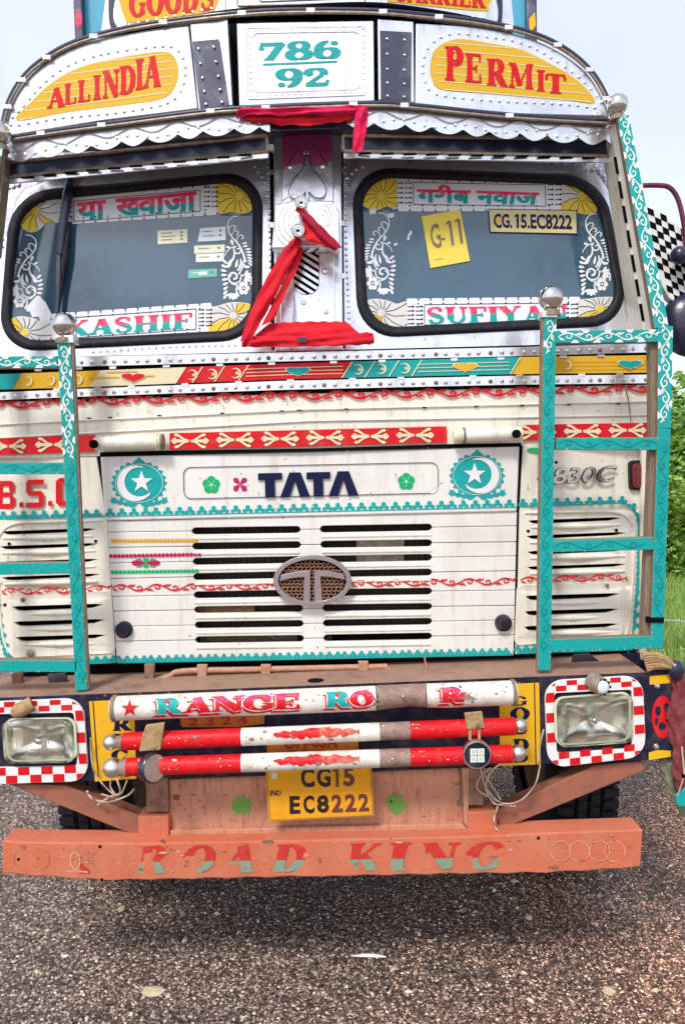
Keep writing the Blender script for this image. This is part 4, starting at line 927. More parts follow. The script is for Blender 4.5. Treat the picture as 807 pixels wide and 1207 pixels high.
def ornament(mb, x, y, w_, h_, fl, g):        # white scroll and flower spray; x,y = top-left, fl=1: stem hooks to the right
    U = lambda u, v: (x+(u if fl > 0 else 1-u)*w_, y+v*h_)
    def st(pts, w0, w1=None):
        pts = cat(pts, 4); N = len(pts); w1 = w0 if w1 is None else w1
        for q in ribbon([U(*p) for p in pts], [w0+(w1-w0)*k/N for k in range(N)]): mb.paint(q, g, 'film', .0024)
    def curl(u, v, r, a0, d, w0, w1, turns=1.1):
        st([(u+r*(1-k/9*.8)*math.cos(R(a0)+d*turns*6.283*k/9), v+r*(1-k/9*.8)*math.sin(R(a0)+d*turns*6.283*k/9)*w_/h_) for k in range(10)], w0, w1)
    def lf(u, v, ang, L_, wd): mb.paint(petal(*U(u, v), ang if fl > 0 else 180-ang, L_, wd), g, 'film', .0026)
    st([(.48, .01), (.66, .02), (.80, .08), (.80, .17), (.68, .25), (.50, .32), (.34, .42), (.24, .54)], 1.1, 2.4)
    for u, v in ((.70, .13), (.60, .19), (.44, .24)): st([(u+.10, v+.055), (u+.06, v+.01), (u-.06, v-.015), (u-.13, v+.01), (u-.07, v+.035)], 1.2, 1.6)
    curl(.48, .40, .16, -60, 1, 1.9, 1.2)
    for k in range(8): lf(.30-.018*k+.06*(k < 2), .33+k*.030, 196-k*7, 6.2+.3*k, 2.6)         # feathered left edge
    for k in range(3): lf(.30-.02*k, .56+.02*k, 120+k*35, 6, 3)
    st([(.62, .36), (.74, .38), (.86, .42), (.92, .47)], 1.4, .8)
    lf(.64, .35, -70, 8, 4); lf(.70, .38, -20, 7, 3)
    st([(.60, .40), (.62, .48), (.74, .55), (.86, .60)], 1.8, 3.2); st([(.40, .50), (.40, .58), (.50, .64)], 1.4, 2.4); st([(.28, .50), (.34, .60), (.46, .68)], 1.4, 2)
    lf(.34, .52, 70, 12, 3.4); lf(.50, .50, 80, 11, 3.2); lf(.70, .50, 70, 11, 4.6)
    curl(.62, .71, .26, 200, -1, 1.6, 2.6, 1.35)
    curl(.62, .71, .36, 170, -1, .9, 1.2, .6)
    for k in range(9): lf(.82+.03*math.sin(k*.9), .56+k*.043, -38+k*12, 7.4, 3.4)                # serrated right edge
    for k in range(5): lf(.64, .90, 20+k*34, 8, 3.8)
    for k in range(6): mb.paint(disc(U(.30, .84)[0]+4.6*math.cos(R(60*k)), U(.30, .84)[1]+5.4*math.sin(R(60*k)), 2.7, 8, 3.0), g, 'film', .0027)
    mb.paint(disc(*U(.30, .84), 1.5, 6), g, 'film', .0036)
    for k in range(5): lf(.26, .71, 140+(k-1)*36, 8.5, 3.6)
    st([(.06, .80), (.05, .72), (.20, .67), (.34, .70)], 1.8, 1.4); st([(.48, .92), (.54, .86), (.50, .80)], 2.2, 1.4)
KH = None
def deva(words_gap=.35):
    global KH
    a = font_polys('या', .035); kh = font_polys('ख', .035); kw = width(kh); cutx = kw*.80
    def clip_x(q, c):
        o = []
        for p, r in zip(q, q[1:]+q[:1]):
            ia, ib = p[0] <= c, r[0] <= c
            if ia: o.append(p)
            if ia != ib: t = (c-p[0])/(r[0]-p[0]); o.append((c, p[1]+(r[1]-p[1])*t))
        return o
    kh = [q for q in (clip_x(q, cutx) for q in kh) if len(q) > 2]
    vj = font_polys('वाजा', .035)
    P = list(a); x = width(a)+.45
    P += [[(p[0]+x, p[1]) for p in q] for q in kh]; x += cutx-.03
    P += [[(p[0]+x, p[1]) for p in q] for q in vj]
    return P
def windscreen(Gq, side):
    mb = MB(); mb.slab(rquad(inset(Gq, 10), 40, 8), gWs, .006, 'glass', -.006); sc = mb.build('windscreen', truck)
    outer = rquad(Gq, 48, 9); inner = rquad(inset(Gq, 13), 38, 9)
    mb = MB(); mid = [lerp(a, b, .5) for a, b in zip(outer, inner)]
    for _ in (0,):
        pts = [W(x_, y_, gWs, .004) for x_, y_ in mid]; pts += pts[:2]
        n_ = 10; vs = []; f = []
        for i in range(len(mid)):
            po, pi_ = outer[i], inner[i]
            for k in range(n_):
                t = k/(n_-1); q = lerp(po, pi_, t); vs.append(W(q[0], q[1], gWs, -.004+.020*math.sin(math.pi*t)**.6))
        M_ = len(mid)
        for i in range(M_):
            for k in range(n_-1): f.append((i*n_+k, i*n_+k+1, ((i+1) % M_)*n_+k+1, ((i+1) % M_)*n_+k))
        mb.add(vs, f, 'rubber')
    mb.build('gasket', sc, smooth=80)
    return sc
wl = windscreen(GL, -1); wr = windscreen(GR, 1)
# left screen graphics
gF = lambda x, z: gWs(x, z)+.006
mb = MB(); fancy_band(mb, (70, 229), (256, 215), (256, 250), (70, 262), gF); dashes(mb, 70, 84, 232, 258, gF); dashes(mb, 240, 256, 218, 246, gF)
frame_line(mb, [(87, 237), (236, 224), (236, 249), (87, 261)], gF); mb.build('top_film', wl)
mb = MB(); dv = deva(); put(mb, dv, (91, 238.5), (232, 225.5), (232, 247.5), (91, 260), gF, 'pink', .0040, ('teal', .42)); mb.build('lettering', wl)
mb = MB(); fancy_band(mb, (46, 374), (250, 360), (250, 389), (46, 403), gF); dashes(mb, 234, 249, 363, 386, gF); frame_line(mb, [(90, 374), (231, 364), (231, 388), (90, 398)], gF); mb.build('bottom_film', wl)
mb = MB(); put(mb, serif('KASHIF'), (76, 378), (227, 368), (226, 387), (76, 397), gF, 'pink', .0040, ('teal', .5)); mb.build('lettering', wl)
mb = MB(); fan(mb, 42, 248, cat([(24, 262), (30, 248), (40, 240), (54, 234), (68, 230), (70, 246), (70, 262), (56, 262), (48, 270), (38, 274), (28, 270)], 3, True), lambda a: not (300 < a or a < 20 or 60 < a < 90), gF); mb.build('corner_fan', wl)
mb = MB(); fan(mb, 282, 231, cat([(255, 216), (270, 213), (284, 216), (296, 230), (298, 246), (286, 252), (272, 250), (256, 250)], 3, True), lambda a: True, gF); mb.build('corner_fan', wl)
mb = MB(); fan(mb, 30, 392, cat([(8, 380), (22, 373), (36, 374), (50, 378), (62, 378), (62, 402), (40, 404), (20, 404), (10, 396)], 3, True), lambda a: 180 < a < 235 or 100 < a < 140, gF); mb.build('corner_fan', wl)
mb = MB(); fan(mb, 275, 372, cat([(246, 366), (258, 360), (276, 356), (298, 360), (298, 376), (284, 388), (268, 392), (247, 394)], 3, True), lambda a: 300 < a < 352 or 60 < a < 170, gF); mb.build('corner_fan', wl)
mb = MB(); ornament(mb, 12, 276, 38, 94, 1, gF); mb.build('scroll_ornament', wl)
mb = MB(); ornament(mb, 262, 254, 36, 102, -1, gF); mb.build('scroll_ornament', wl)
mb = MB(); mb.paint([(33, 360), (44, 348), (54, 356), (62, 372), (38, 374)], gF, 'film', .0021); mb.build('worn_film', wl)
for Q, m_, lines in (([(186, 272), (221, 270), (221, 286), (186, 288)], 'sticker_cream', 3), ([(236, 269), (266, 267), (266, 283), (233, 285)], 'sticker_white', 2), ([(229, 289.5), (265, 288), (265, 297), (229, 299)], 'sticker_cream', 1), ([(231, 299.5), (264, 298), (264, 308), (231, 309)], 'sticker_white', 1), ([(222, 318), (256, 316.5), (256, 326), (222, 328)], 'sticker_green', 1)):
    mb = MB(); mb.paint(Q, gF, m_, .0022)
    for k in range(lines):
        a, b = lerp(Q[0], Q[3], (k+.8)/(lines+1)), lerp(Q[1], Q[2], (k+.8)/(lines+1))
        for q in ribbon([lerp(a, b, .12), lerp(a, b, .6 if k % 2 else .48)], .8): mb.paint(q, gF, 'grey_side' if m_ != 'sticker_green' else 'sticker_white', .0030)
        mb.paint(disc(*lerp(a, b, .8), 1.8, 6, 1.3), gF, 'grey_side', .0031)
    if m_ == 'sticker_green': mb.paint([lerp(lerp(Q[0], Q[3], .3), lerp(Q[1], Q[2], .3), .35), lerp(lerp(Q[0], Q[3], .3), lerp(Q[1], Q[2], .3), .65), lerp(lerp(Q[0], Q[3], .7), lerp(Q[1], Q[2], .7), .65), lerp(lerp(Q[0], Q[3], .7), lerp(Q[1], Q[2], .7), .35)], gF, 'sticker_white', .0032)
    mb.build('sticker', wl)
# right screen graphics
mb = MB(); fancy_band(mb, (466, 209), (660, 213), (662, 246), (468, 246), gF); dashes(mb, 467, 484, 213, 242, gF); dashes(mb, 645, 660, 215, 244, gF)
frame_line(mb, [(487, 215), (642, 218), (643, 243), (487, 241)], gF); mb.build('top_film', wr)
mb = MB(); put(mb, font_polys('गरीब नवाज', .035), (491, 216.5), (636, 221), (633, 241.5), (492, 238.5), gF, 'pink', .0040, ('teal', .48)); mb.build('lettering', wr)
mb = MB(); fancy_band(mb, (478, 355), (684, 353), (686, 385), (478, 386), gF); dashes(mb, 480, 497, 359, 384, gF); dashes(mb, 662, 680, 356, 382, gF); frame_line(mb, [(500, 359), (658, 357), (660, 381), (500, 383)], gF); mb.build('bottom_film', wr)
mb = MB(); put(mb, serif('SUFIYAN'), (503, 361.5), (668, 359), (670, 379.5), (504, 382), gF, 'pink', .0040, ('teal', .55)); mb.build('lettering', wr)
mb = MB(); fan(mb, 449, 231, cat([(427, 238), (432, 224), (444, 213), (456, 210), (467, 210), (467, 246), (456, 243), (444, 248), (430, 244)], 3, True), lambda a: True, gF); mb.build('corner_fan', wr)
mb = MB(); fan(mb, 686, 231, cat([(660, 214), (672, 214), (688, 217), (698, 228), (704, 246), (694, 253), (676, 250), (661, 246)], 3, True), lambda a: not 150 < a < 215, gF); mb.build('corner_fan', wr)
mb = MB(); fan(mb, 449, 369, cat([(430, 356), (442, 352), (456, 354), (468, 358), (479, 357), (479, 387), (458, 388), (440, 386), (432, 372)], 3, True), lambda a: 80 < a < 150, gF); mb.build('corner_fan', wr)
mb = MB(); fan(mb, 706, 364, cat([(680, 356), (694, 352), (708, 350), (726, 352), (724, 372), (710, 384), (680, 386)], 3, True), lambda a: a > 335 or a < 75 or 110 < a < 150, gF); mb.build('corner_fan', wr)
mb = MB(); ornament(mb, 428, 250, 37, 100, 1, gF); mb.build('scroll_ornament', wr)
mb = MB(); ornament(mb, 683, 251, 37, 100, -1, gF); mb.build('scroll_ornament', wr)
gFd = lambda x, z: gWs(x, z)+.004
mb = MB(); mb.paint([(496.5, 255), (542, 247), (553.5, 307.5), (507, 316)], gFd, 'sticker_yellow', .0024); s_ = mb.build('sticker', wr)
mb = MB(); put(mb, font_polys('G', .015), (505, 265), (516.5, 262.5), (521, 291), (509.5, 294), gFd, 'grey_side', .0036)
for q in ribbon([(520, 282), (524.5, 281)], 2.6): mb.paint(q, gFd, 'grey_side', .0036)
one(mb, 529.5, 260, 289, 3.2, gFd, 'grey_side', .0036, 4); one(mb, 540, 257.5, 287, 3.2, gFd, 'grey_side', .0036, 4)
for q in ribbon([(512, 306), (522, 304.5)], .5): mb.paint(q, gFd, 'grey_side', .0032)
mb.build('lettering', wr)
mb = MB()
for pg in ([(435, 247), (443, 246), (443, 252), (436, 253)], [(456, 252), (464, 251), (464, 256), (458, 257)], [(464, 287), (468, 286), (468, 289), (464, 290)]): mb.paint(pg, gF, 'film', .0030)
for x_, y_ in ((482, 277), (484, 274), (481, 281)): mb.paint(disc(x_, y_, 1.6, 6, 2.6), gF, 'film', .0022)
mb.build('tape_scrap', wr, kind='stuff')
mb = MB(); mb.slab([(575, 246), (679.5, 247.5), (680, 276), (577, 274)], gFd, .001, 'rubber', .0026); mb.slab([(576, 247), (678.5, 248.5), (679, 275), (578, 273)], gFd, .001, 'plate_film', .0032); mb.build('registration_strip', wr)
mb = MB(); put(mb, font_polys('CG.', .03), (581, 251.5), (603, 252), (603.5, 269), (582, 268.5), gFd, 'letter_navy', .0042); one(mb, 609.5, 252.2, 269, 2.6, gFd, 'letter_navy', .0042, .3); put(mb, font_polys('5.EC8222', .03), (613, 252), (673, 253), (674, 270.5), (613.5, 269.3), gFd, 'letter_navy', .0042); mb.paint(disc(585.5, 261.5, 2.6, 8), gFd, 'yellow', .0039); mb.build('lettering', wr)
# wipers
def wiper(pts, wpx, g0, nm='wiper'):
    pass
mb = MB(); A = [W(x_, y_, gWs, .035) for x_, y_ in ((84, 206), (80, 230), (75, 262), (71, 300))]; mb.tube(A, [.012, .021, .017, .013], 'navy', 8)
mb.tube([W(84, 204, gWs, .04), W(84, 204, gWs, -.01)], .022, 'rust_brown', 12); wp = mb.build('wiper_arm', truck, smooth=50)
mb = MB(); mb.tube([W(x_, y_, gWs, .022) for x_, y_ in ((81, 262), (77, 300), (72, 335), (68, 372))], [.010, .017, .013, .007], 'rubber', 8); mb.tube([W(x_, y_, gWs, .030) for x_, y_ in ((71, 270), (70, 325), (68, 370))], [.008, .016, .005], 'navy', 6); mb.build('wiper_blade', wp, smooth=50)
mb = MB(); c = W(485, 186, gWs); mb.tube([c, c+Vector((0, -.04, 0))], .016, 'black', 12); mb.tube([c+Vector((0, -.03, -.01)), c+Vector((0, -.035, .03))], .008, 'black', 8); mb.build('wiper_spindle', truck, smooth=40)

# centre column
mb = MB(); mb.grid((322, 148), (402, 146), (404, 416), (324, 418), gCol, .05, 'steel_white', 4, 16); cc = mb.build('centre_column', truck, bevel=.004)
mb = MB(); mb.grid((332, 150), (392, 149), (395, 406), (330, 408), gCol, .02, 'steel_white', 3, 12, off=.010); mb.build('column_cover', cc, bevel=.003)
mb = MB(); mb.paint([(333, 158), (391, 157), (392, 188), (384, 190), (372, 196), (352, 192), (333, 197)], gCol, 'magenta_reflection', .0115); mb.paint([(338, 372), (347, 345), (350, 376), (342, 385)], gCol, 'lilac_stain', .0115); mb.build('tinted_patch', cc, kind='stuff')  # magenta reflection painted at the column top, lilac stain lower down
mb = MB(); mb.paint([(334, 199), (352, 193), (372, 197), (391, 190), (392, 214), (380, 204), (366, 212), (350, 203), (340, 214), (334, 222)], gCol, 'pink_reflection', .0118); mb.paint([(334, 345), (341, 338), (346, 356), (343, 396), (334, 398)], gCol, 'pink_reflection', .0118); mb.build('pink_reflection_patch', cc, kind='stuff')  # pink reflections painted onto the column cover
mb = MB()
sp_ = cat([(361, 180), (358, 195), (350, 207), (342, 219), (341, 229), (347, 234), (356, 231), (360, 226), (360, 236), (364, 236), (364, 226), (370, 232), (379, 233), (384, 227), (382, 217), (374, 206), (366, 194)], 3, True)
mb.slab(sp_, gCol, .008, 'steel_white', .020)
for q in ribbon(sp_+[sp_[0]], .9): mb.paint(q, gCol, 'steel_dark', .0214)
mb.build('spade_emblem', cc, bevel=.0015)
mb = MB()
for q in ribbon([(338, 196), (350, 176), (362, 163), (374, 176), (386, 196)], 1.2): mb.paint(q, gCol, 'chrome', .0125)
emboss(mb, [(342, 197), (343, 199)], gCol, 3.5, .005, 9, .012); emboss(mb, [(380, 196), (381, 198)], gCol, 3.5, .005, 9, .012); emboss(mb, [(361, 180), (361, 181)], gCol, 3.2, .005, 9, .012); emboss(mb, [(383, 320), (384, 322)], gCol, 4, .006, 9, .012)
for x_, y_ in ((341, 360), (358, 357), (384, 368), (345, 385)): mb.dome(x_, y_, gCol, 3, .004, 'steel_white', 8, .011)
mb.build('pressed_stud', cc, kind='stuff')
# white pressed box with concentric arcs
mb = MB(); mb.slab([(324, 240), (346, 236), (392, 236), (400, 250), (400, 296), (388, 291), (320, 293)], gCol, .07, 'steel_white', .09, side='steel_white')
bx_ = mb.build('pressed_box', cc, bevel=.006)
mb = MB()
for r_ in (10, 16, 22, 28, 34):
    pts = [(356+r_*math.cos(R(a)), 262+r_*math.sin(R(a))) for a in range(110, 268, 10)]; pts = [p for p in pts if p[0] > 323]
    if len(pts) > 2: mb.tube([W(x_, y_, gCol, .0895) for x_, y_ in pts], .0022, 'steel_white', 6)
    pts = [(378+r_*.6*math.cos(R(a)), 262+r_*math.sin(R(a))) for a in range(-70, 60, 10)]; pts = [p for p in pts if p[0] < 398 and p[1] > 238]
    if len(pts) > 2 and r_ < 36: mb.tube([W(x_, y_, gCol, .0895) for x_, y_ in pts], .002, 'steel_white', 6)
mb.build('raised_ring', bx_, kind='stuff', smooth=60)
for x_, y_, r_ in ((355, 238, 8), (351, 271, 8.5)):
    mb = MB(); c = W(x_, y_, gCol, .16); rr = r_*mpp(c.y)
    mb.tube([c+Vector((0, .07, 0)), c+Vector((0, .04, 0)), c+Vector((0, 0, 0)), c+Vector((0, -.004, 0))], [rr*.5, rr*.9, rr, rr*.9], 'chrome', 18)
    lp = mb.build('small_lamp', cc, smooth=40)
    mb = MB(); mb.ball(c+Vector((0, -.002, 0)), rr*.8, 'lens_glass', 14, 8, (1, .35, 1)); mb.ball(c+Vector((0, .0, -.004)), rr*.45, 'soot', 10, 6, (1, .5, .6)); mb.build('lamp_lens', lp, smooth=80)
ov = [(345, 293)]+[(376, 292)]+[(376, 332)]+[(361+15*math.cos(R(a)), 333+14*math.sin(R(a))) for a in range(10, 175, 15)]+[(346, 332)]
mb = MB(); mb.slab(ov, gCol, .004, 'soot', .013); st_ = mb.build('striped_badge', cc)
mb = MB()
for k in range(-2, 9):
    y0_ = 286+k*8.5; seg = [(345.5, y0_), (375.5, y0_+19), (375.5, y0_+23.4), (345.5, y0_+4.2)]
    # clip stripe to the badge
    cl = seg
    for i in range(len(ov)):
        p, q = ov[i], ov[(i+1) % len(ov)]; o2 = []
        for a, b in zip(cl, cl[1:]+cl[:1]):
            sa = (q[0]-p[0])*(a[1]-p[1])-(q[1]-p[1])*(a[0]-p[0]); sb = (q[0]-p[0])*(b[1]-p[1])-(q[1]-p[1])*(b[0]-p[0])
            if sa >= 0: o2.append(a)
            if (sa >= 0) != (sb >= 0): t = sa/(sa-sb); o2.append((a[0]+(b[0]-a[0])*t, a[1]+(b[1]-a[1])*t))
        cl = o2
        if len(cl) < 3: break
    if len(cl) > 2: mb.paint(cl, gCol, 'steel_white', .0145)
mb.build('white_stripe', st_, kind='stuff')

# ================================================================ SIGN BOARDS over the screens
arcL = [(8, 143), (14, 122), (28, 98), (50, 76), (85, 55), (150, 40), (222, 30)]
arcR = [(490, 27), (560, 32), (620, 44), (660, 62), (690, 85), (708, 112), (718, 137)]
brdL = cat(arcL, 4)+[(233, 128), (120, 142), (10, 160)]
brdR = cat(arcR, 4)+[(600, 134), (489, 122)]
yL = cat([(20, 142), (36, 121), (62, 97), (95, 79), (140, 68), (185, 61), (203, 64), (210, 80), (207, 100), (192, 116), (150, 123), (80, 132)], 4, True)
yR = cat([(507, 78), (513, 58), (538, 46), (577, 51), (612, 58), (648, 75), (680, 95), (701, 121), (660, 117), (590, 111), (522, 106), (509, 92)], 4, True)
def scan(poly, y):
    xs = []
    for p, q in zip(poly, poly[1:]+poly[:1]):
        if (p[1] > y) != (q[1] > y): xs.append(p[0]+(q[0]-p[0])*(y-p[1])/(q[1]-p[1]))
    return (min(xs), max(xs)) if xs else None
for brd, yel, txt, TQ, dot_in, sl in ((brdL, yL, 'ALL INDIA', None, 1, -.13), (brdR, yR, 'PERMIT', None, 1, .085)):
    mb = MB(); mb.slab(brd, gV, .04, 'steel_white', 0); bd = mb.build('sign_board', truck, bevel=.003)
    mb = MB(); mb.paint(yel, gV, 'board_yellow', .0014); pn = mb.build('painted_panel', bd)
    mb = MB()
    cyy = (min(p[1] for p in yel)+max(p[1] for p in yel))/2
    for k in range(-4, 6):
        c0 = cyy+k*9.2; xs_ = [x_ for x_ in range(20, 706, 2)]; run = []
        for x_ in xs_:
            y = c0+sl*(x_-(115 if sl < 0 else 600)); r_ = scan(yel, y)
            if r_ and r_[0]+4 < x_ < r_[1]-4: run.append((x_, y))
        if len(run) > 4:
            a, b = run[0], run[-1]
            for q in ribbon(along(a, b, 40), 1.2): mb.paint(q, gV, 'cream_stripe', .0022)
    mb.build('pinstripe', bd, kind='stuff')
    mb = MB()
    cxx = sum(p[0] for p in yel)/len(yel); cy2 = sum(p[1] for p in yel)/len(yel)
    ring = [(p[0]+(9 if abs(p[0]-cxx) < 1 else 9*(p[0]-cxx)/math.hypot(p[0]-cxx, (p[1]-cy2)*2.2)), p[1]+8*(p[1]-cy2)*2.2/math.hypot(p[0]-cxx, (p[1]-cy2)*2.2)) for p in yel]
    pts = []
    for a, b in zip(ring, ring[1:]+ring[:1]): pts += along(a, b, 2)[:-1]
    last = None
    for p in pts:
        if last is None or math.hypot(p[0]-last[0], p[1]-last[1]) > 9.0:
            mb.dome(p[0], p[1], gV, 2.3, .0055, 'steel_white', 8, .0005); last = p
    for q in ribbon(ring+[ring[0]], .6): pass
    mb.build('pressed_stud', bd, kind='stuff')
    mb = MB()
    if txt == 'ALL INDIA':
        ch = [('A', 55, 104, 22, 24, .0), ('L', 76, 99, 14, 25, 0), ('L', 92, 95, 14, 26, 0), ('I', 110, 89, 9, 29, 0), ('N', 121, 83, 20, 34, 0), ('D', 141, 78, 19, 34, 0), ('I', 160, 70, 9, 36, 0), ('A', 168, 66, 22, 38, 0)]
    else:
        ch = [('P', 524, 53, 22, 42, 0), ('E', 548, 62, 19, 35, 0), ('R', 573, 68, 25, 33, 0), ('M', 599, 73, 29, 30, 0), ('I', 632, 82, 10, 25, 0), ('T', 642, 86, 25, 23, 0)]
    for c_, x_, y_, w_, h_, _ in ch:
        dy = sl*w_; put(mb, serif(c_), (x_, y_-dy*.0), (x_+w_, y_+dy*.9), (x_+w_, y_+h_+dy*.9), (x_, y_+h_), gV, 'red', .0032)
    mb.build('lettering', bd)
mb = MB(); mb.slab([(279, 27), (440, 24), (441, 119), (282, 125)], gV, .04, 'steel_white', 0); bd = mb.build('sign_board', truck, bevel=.003)
mb = MB()
for Q, r_ in (([(290, 33), (430, 31), (431, 112), (292, 117)], 4), ([(297, 39), (424, 37), (425, 105), (299, 109)], 8)):
    rq = rquad(Q, r_); mb.tube([W(x_, y_, gV, .001) for x_, y_ in rq+rq[:1]], .0022, 'steel_white', 6)
for a, b in (((294, 36), (427, 34)), ((427, 34), (428, 108)), ((428, 108), (296, 113)), ((296, 113), (294, 36))):
    for p in along(a, b, 7)[:-1]: mb.dome(p[0], p[1], gV, 1.5, .003, 'steel_white', 6)
mb.build('pressed_stud', bd, kind='stuff')
mb = MB(); put(mb, serif('786'), (305, 50), (402, 46.5), (402, 69), (305, 72), gV, 'teal', .0015)
for q in ribbon(along((310, 76), (397, 72.5), 30), 2.2): mb.paint(q, gV, 'teal', .0015)
put(mb, serif('92'), (324, 81), (388, 79), (388, 101), (324, 103.5), gV, 'teal', .0015); mb.build('lettering', bd)
for Q, dk in (([(224, 28), (268, 22), (274, 124), (234, 130)], [(226, 49), (258, 46), (270, 124), (236, 128)]), ([(445, 22), (487, 25), (488, 121), (446, 118)], [(448, 36), (485, 38), (484, 119), (449, 117)])):
    mb = MB(); mb.slab(Q, gV, .05, 'steel_white', .004); pp = mb.build('chrome_pillar', truck, bevel=.003)
    mb = MB(); t0 = dk; mb.slab(t0, gV, .004, 'steel_dark', .0075); mb.build('dark_overlay', pp)  # dark slab stands in for the dark reflection low in the chrome
    mb = MB()
    for u in (.22, .78):
        for v in (.12, .34, .56, .76, .95):
            p = lerp(lerp(dk[0], dk[1], u), lerp(dk[3], dk[2], u), v); mb.dome(p[0], p[1], gV, 2, .005, 'chrome', 8, .008)
    mb.build('rivet', pp, kind='stuff')
mb = MB(); mb.slab([(226, 34), (300, 24), (440, 22), (492, 28), (492, 120), (440, 117), (282, 123), (234, 128)], lambda x, z: gV(x, z)+.045, .01, 'soot'); mb.slab([(120, 60), (266, 16), (440, 8), (602, 34), (610, 60), (440, 40), (266, 40)], lambda x, z: gT(x, z)+.05, .01, 'soot'); mb.build('board_backing', truck)
# rims
def rim(pts, g, offs, dz=0.0):
    P = cat(pts, 5)
    mb = MB(); mb.tube([W(x_, y_, g, offs) for x_, y_ in P], .010, 'navy', 8); r0 = mb.build('board_rim', truck, smooth=60)
    mb = MB(); mb.tube([W(x_, y_+2.6, g, offs+.004) for x_, y_ in P], .0055, 'rim_metal', 8); mb.build('trim_bead', r0, smooth=60)
    mb = MB(); n_ = len(P)
    for k in range(4, n_-3, 6):
        p = W(P[k][0], P[k][1], g, offs+.010); mb.box(p.x-.014, p.x+.014, p.y-.004, p.y+.006, p.z-.008, p.z+.006, 'steel_white')
    mb.build('clip', r0, kind='stuff')
rim([(4, 146), (11, 120), (26, 94), (49, 72), (88, 50), (150, 33), (222, 22), (300, 14), (366, 12), (440, 13), (490, 17), (560, 25), (622, 38), (664, 57), (694, 82), (712, 110), (722, 138)], gV, .006)
rim([(10, 163), (60, 155), (120, 147), (235, 132), (282, 128), (366, 124), (445, 122), (489, 125), (600, 136), (718, 143)], gV, .008)
# scalloped valance
def valance(xa, xb, topf, gg, per=33):
    mb = MB(); n_ = int((xb-xa)/3); top = [(xa+(xb-xa)*k/n_, topf(xa+(xb-xa)*k/n_)) for k in range(n_+1)]
    bot = []
    for x_, y_ in top:
        ph = ((x_-xa)/per) % 1; bot.append((x_, y_+18+7*abs(math.sin(math.pi*ph))**.7 if ((x_-xa)//per) % 2 else y_+17+8*abs(math.sin(math.pi*ph))**1.2))
    for i in range(n_):
        fr = [W(*top[i], gg), W(*top[i+1], gg), W(*bot[i+1], gg), W(*bot[i], gg)]; bk = [p+Vector((0, .004, 0)) for p in fr]
        mb.add(fr+bk, [(0, 1, 2, 3), (7, 6, 5, 4), (3, 2, 6, 7), (0, 4, 5, 1)], 'steel_white')
    v = mb.build('scalloped_valance', truck)
    mb = MB(); P = [(x_, topf(x_)+8+4.0*math.sin(2*math.pi*(x_-xa)/per/1.6)) for x_ in [xa+2+(xb-xa-4)*k/60 for k in range(61)]]
    mb.tube([W(x_, y_, gg, .001) for x_, y_ in P], .0028, 'steel_white', 6)
    k = 0
    x_ = xa+8
    while x_ < xb-4: mb.dome(x_, topf(x_)+15+3*math.sin(k), gg, 2.2, .005, 'steel_white', 8, .0005); x_ += 12; k += 1
    mb.build('pressed_stud', v, kind='stuff')
tf = lambda x_: poly_at([(10, 168), (60, 160), (120, 152), (235, 137), (282, 133), (366, 129), (445, 127), (489, 130), (600, 139), (720, 147)], x_)
valance(10, 318, tf, gVal); valance(408, 720, tf, gVal, 34)
mb = MB(); mb.slab([(318, 131), (408, 128), (408, 150), (318, 154)], lambda x, z: gV(x, z)+.02, .004, 'navy'); mb.build('valance_backing', truck)
# hood box behind valance: roof plate and dark gutters
mb = MB()
p = [W(6, 160, gV, -.01), W(232, 134, gV, -.01), W(366, 126, gV, -.01), W(488, 127, gV, -.01), W(722, 143, gV, -.01)]
vs = [q for q in p]+[Vector((q.x, .36, q.z+.0)) for q in p]; mb.add(vs, [(i, i+1, 6+i, 5+i) for i in range(4)], 'navy'); mb.build('hood_underside', truck)
for Q in ([(6, 192), (314, 160), (316, 178), (8, 209)], [(404, 160), (720, 164), (722, 184), (405, 178)]):
    gg = lambda x, z: gV(x, z)+.06
    mb = MB(); mb.slab(Q, gg, .02, 'navy', 0); gt = mb.build('sun_gutter', truck, bevel=.003)
    mb = MB()
    for a, b in zip(Q, Q[1:]+Q[:1]): mb.tube([W(*a, gg, .004), W(*b, gg, .004)], .0065, 'rim_metal', 6)
    mb.build('gutter_frame', gt, smooth=60)
    mb = MB(); dd = [(x_, y_+5.5) for x_, y_ in (Q[3], Q[2])]; mb.slab([Q[3], Q[2], (Q[2][0], Q[2][1]+7.5), (Q[3][0], Q[3][1]+7.5)], gg, .01, 'steel_white', .002); 
    for k in range(1, 12):
        q0 = lerp(Q[3], Q[2], k/12); mb.slab([(q0[0]-9, q0[1]+1.2), (q0[0]+6, q0[1]+.6), (q0[0]+6, q0[1]+3.2), (q0[0]-9, q0[1]+3.8)], gg, .002, 'soot', .004)
    mb.build('notched_strip', gt, kind='stuff')
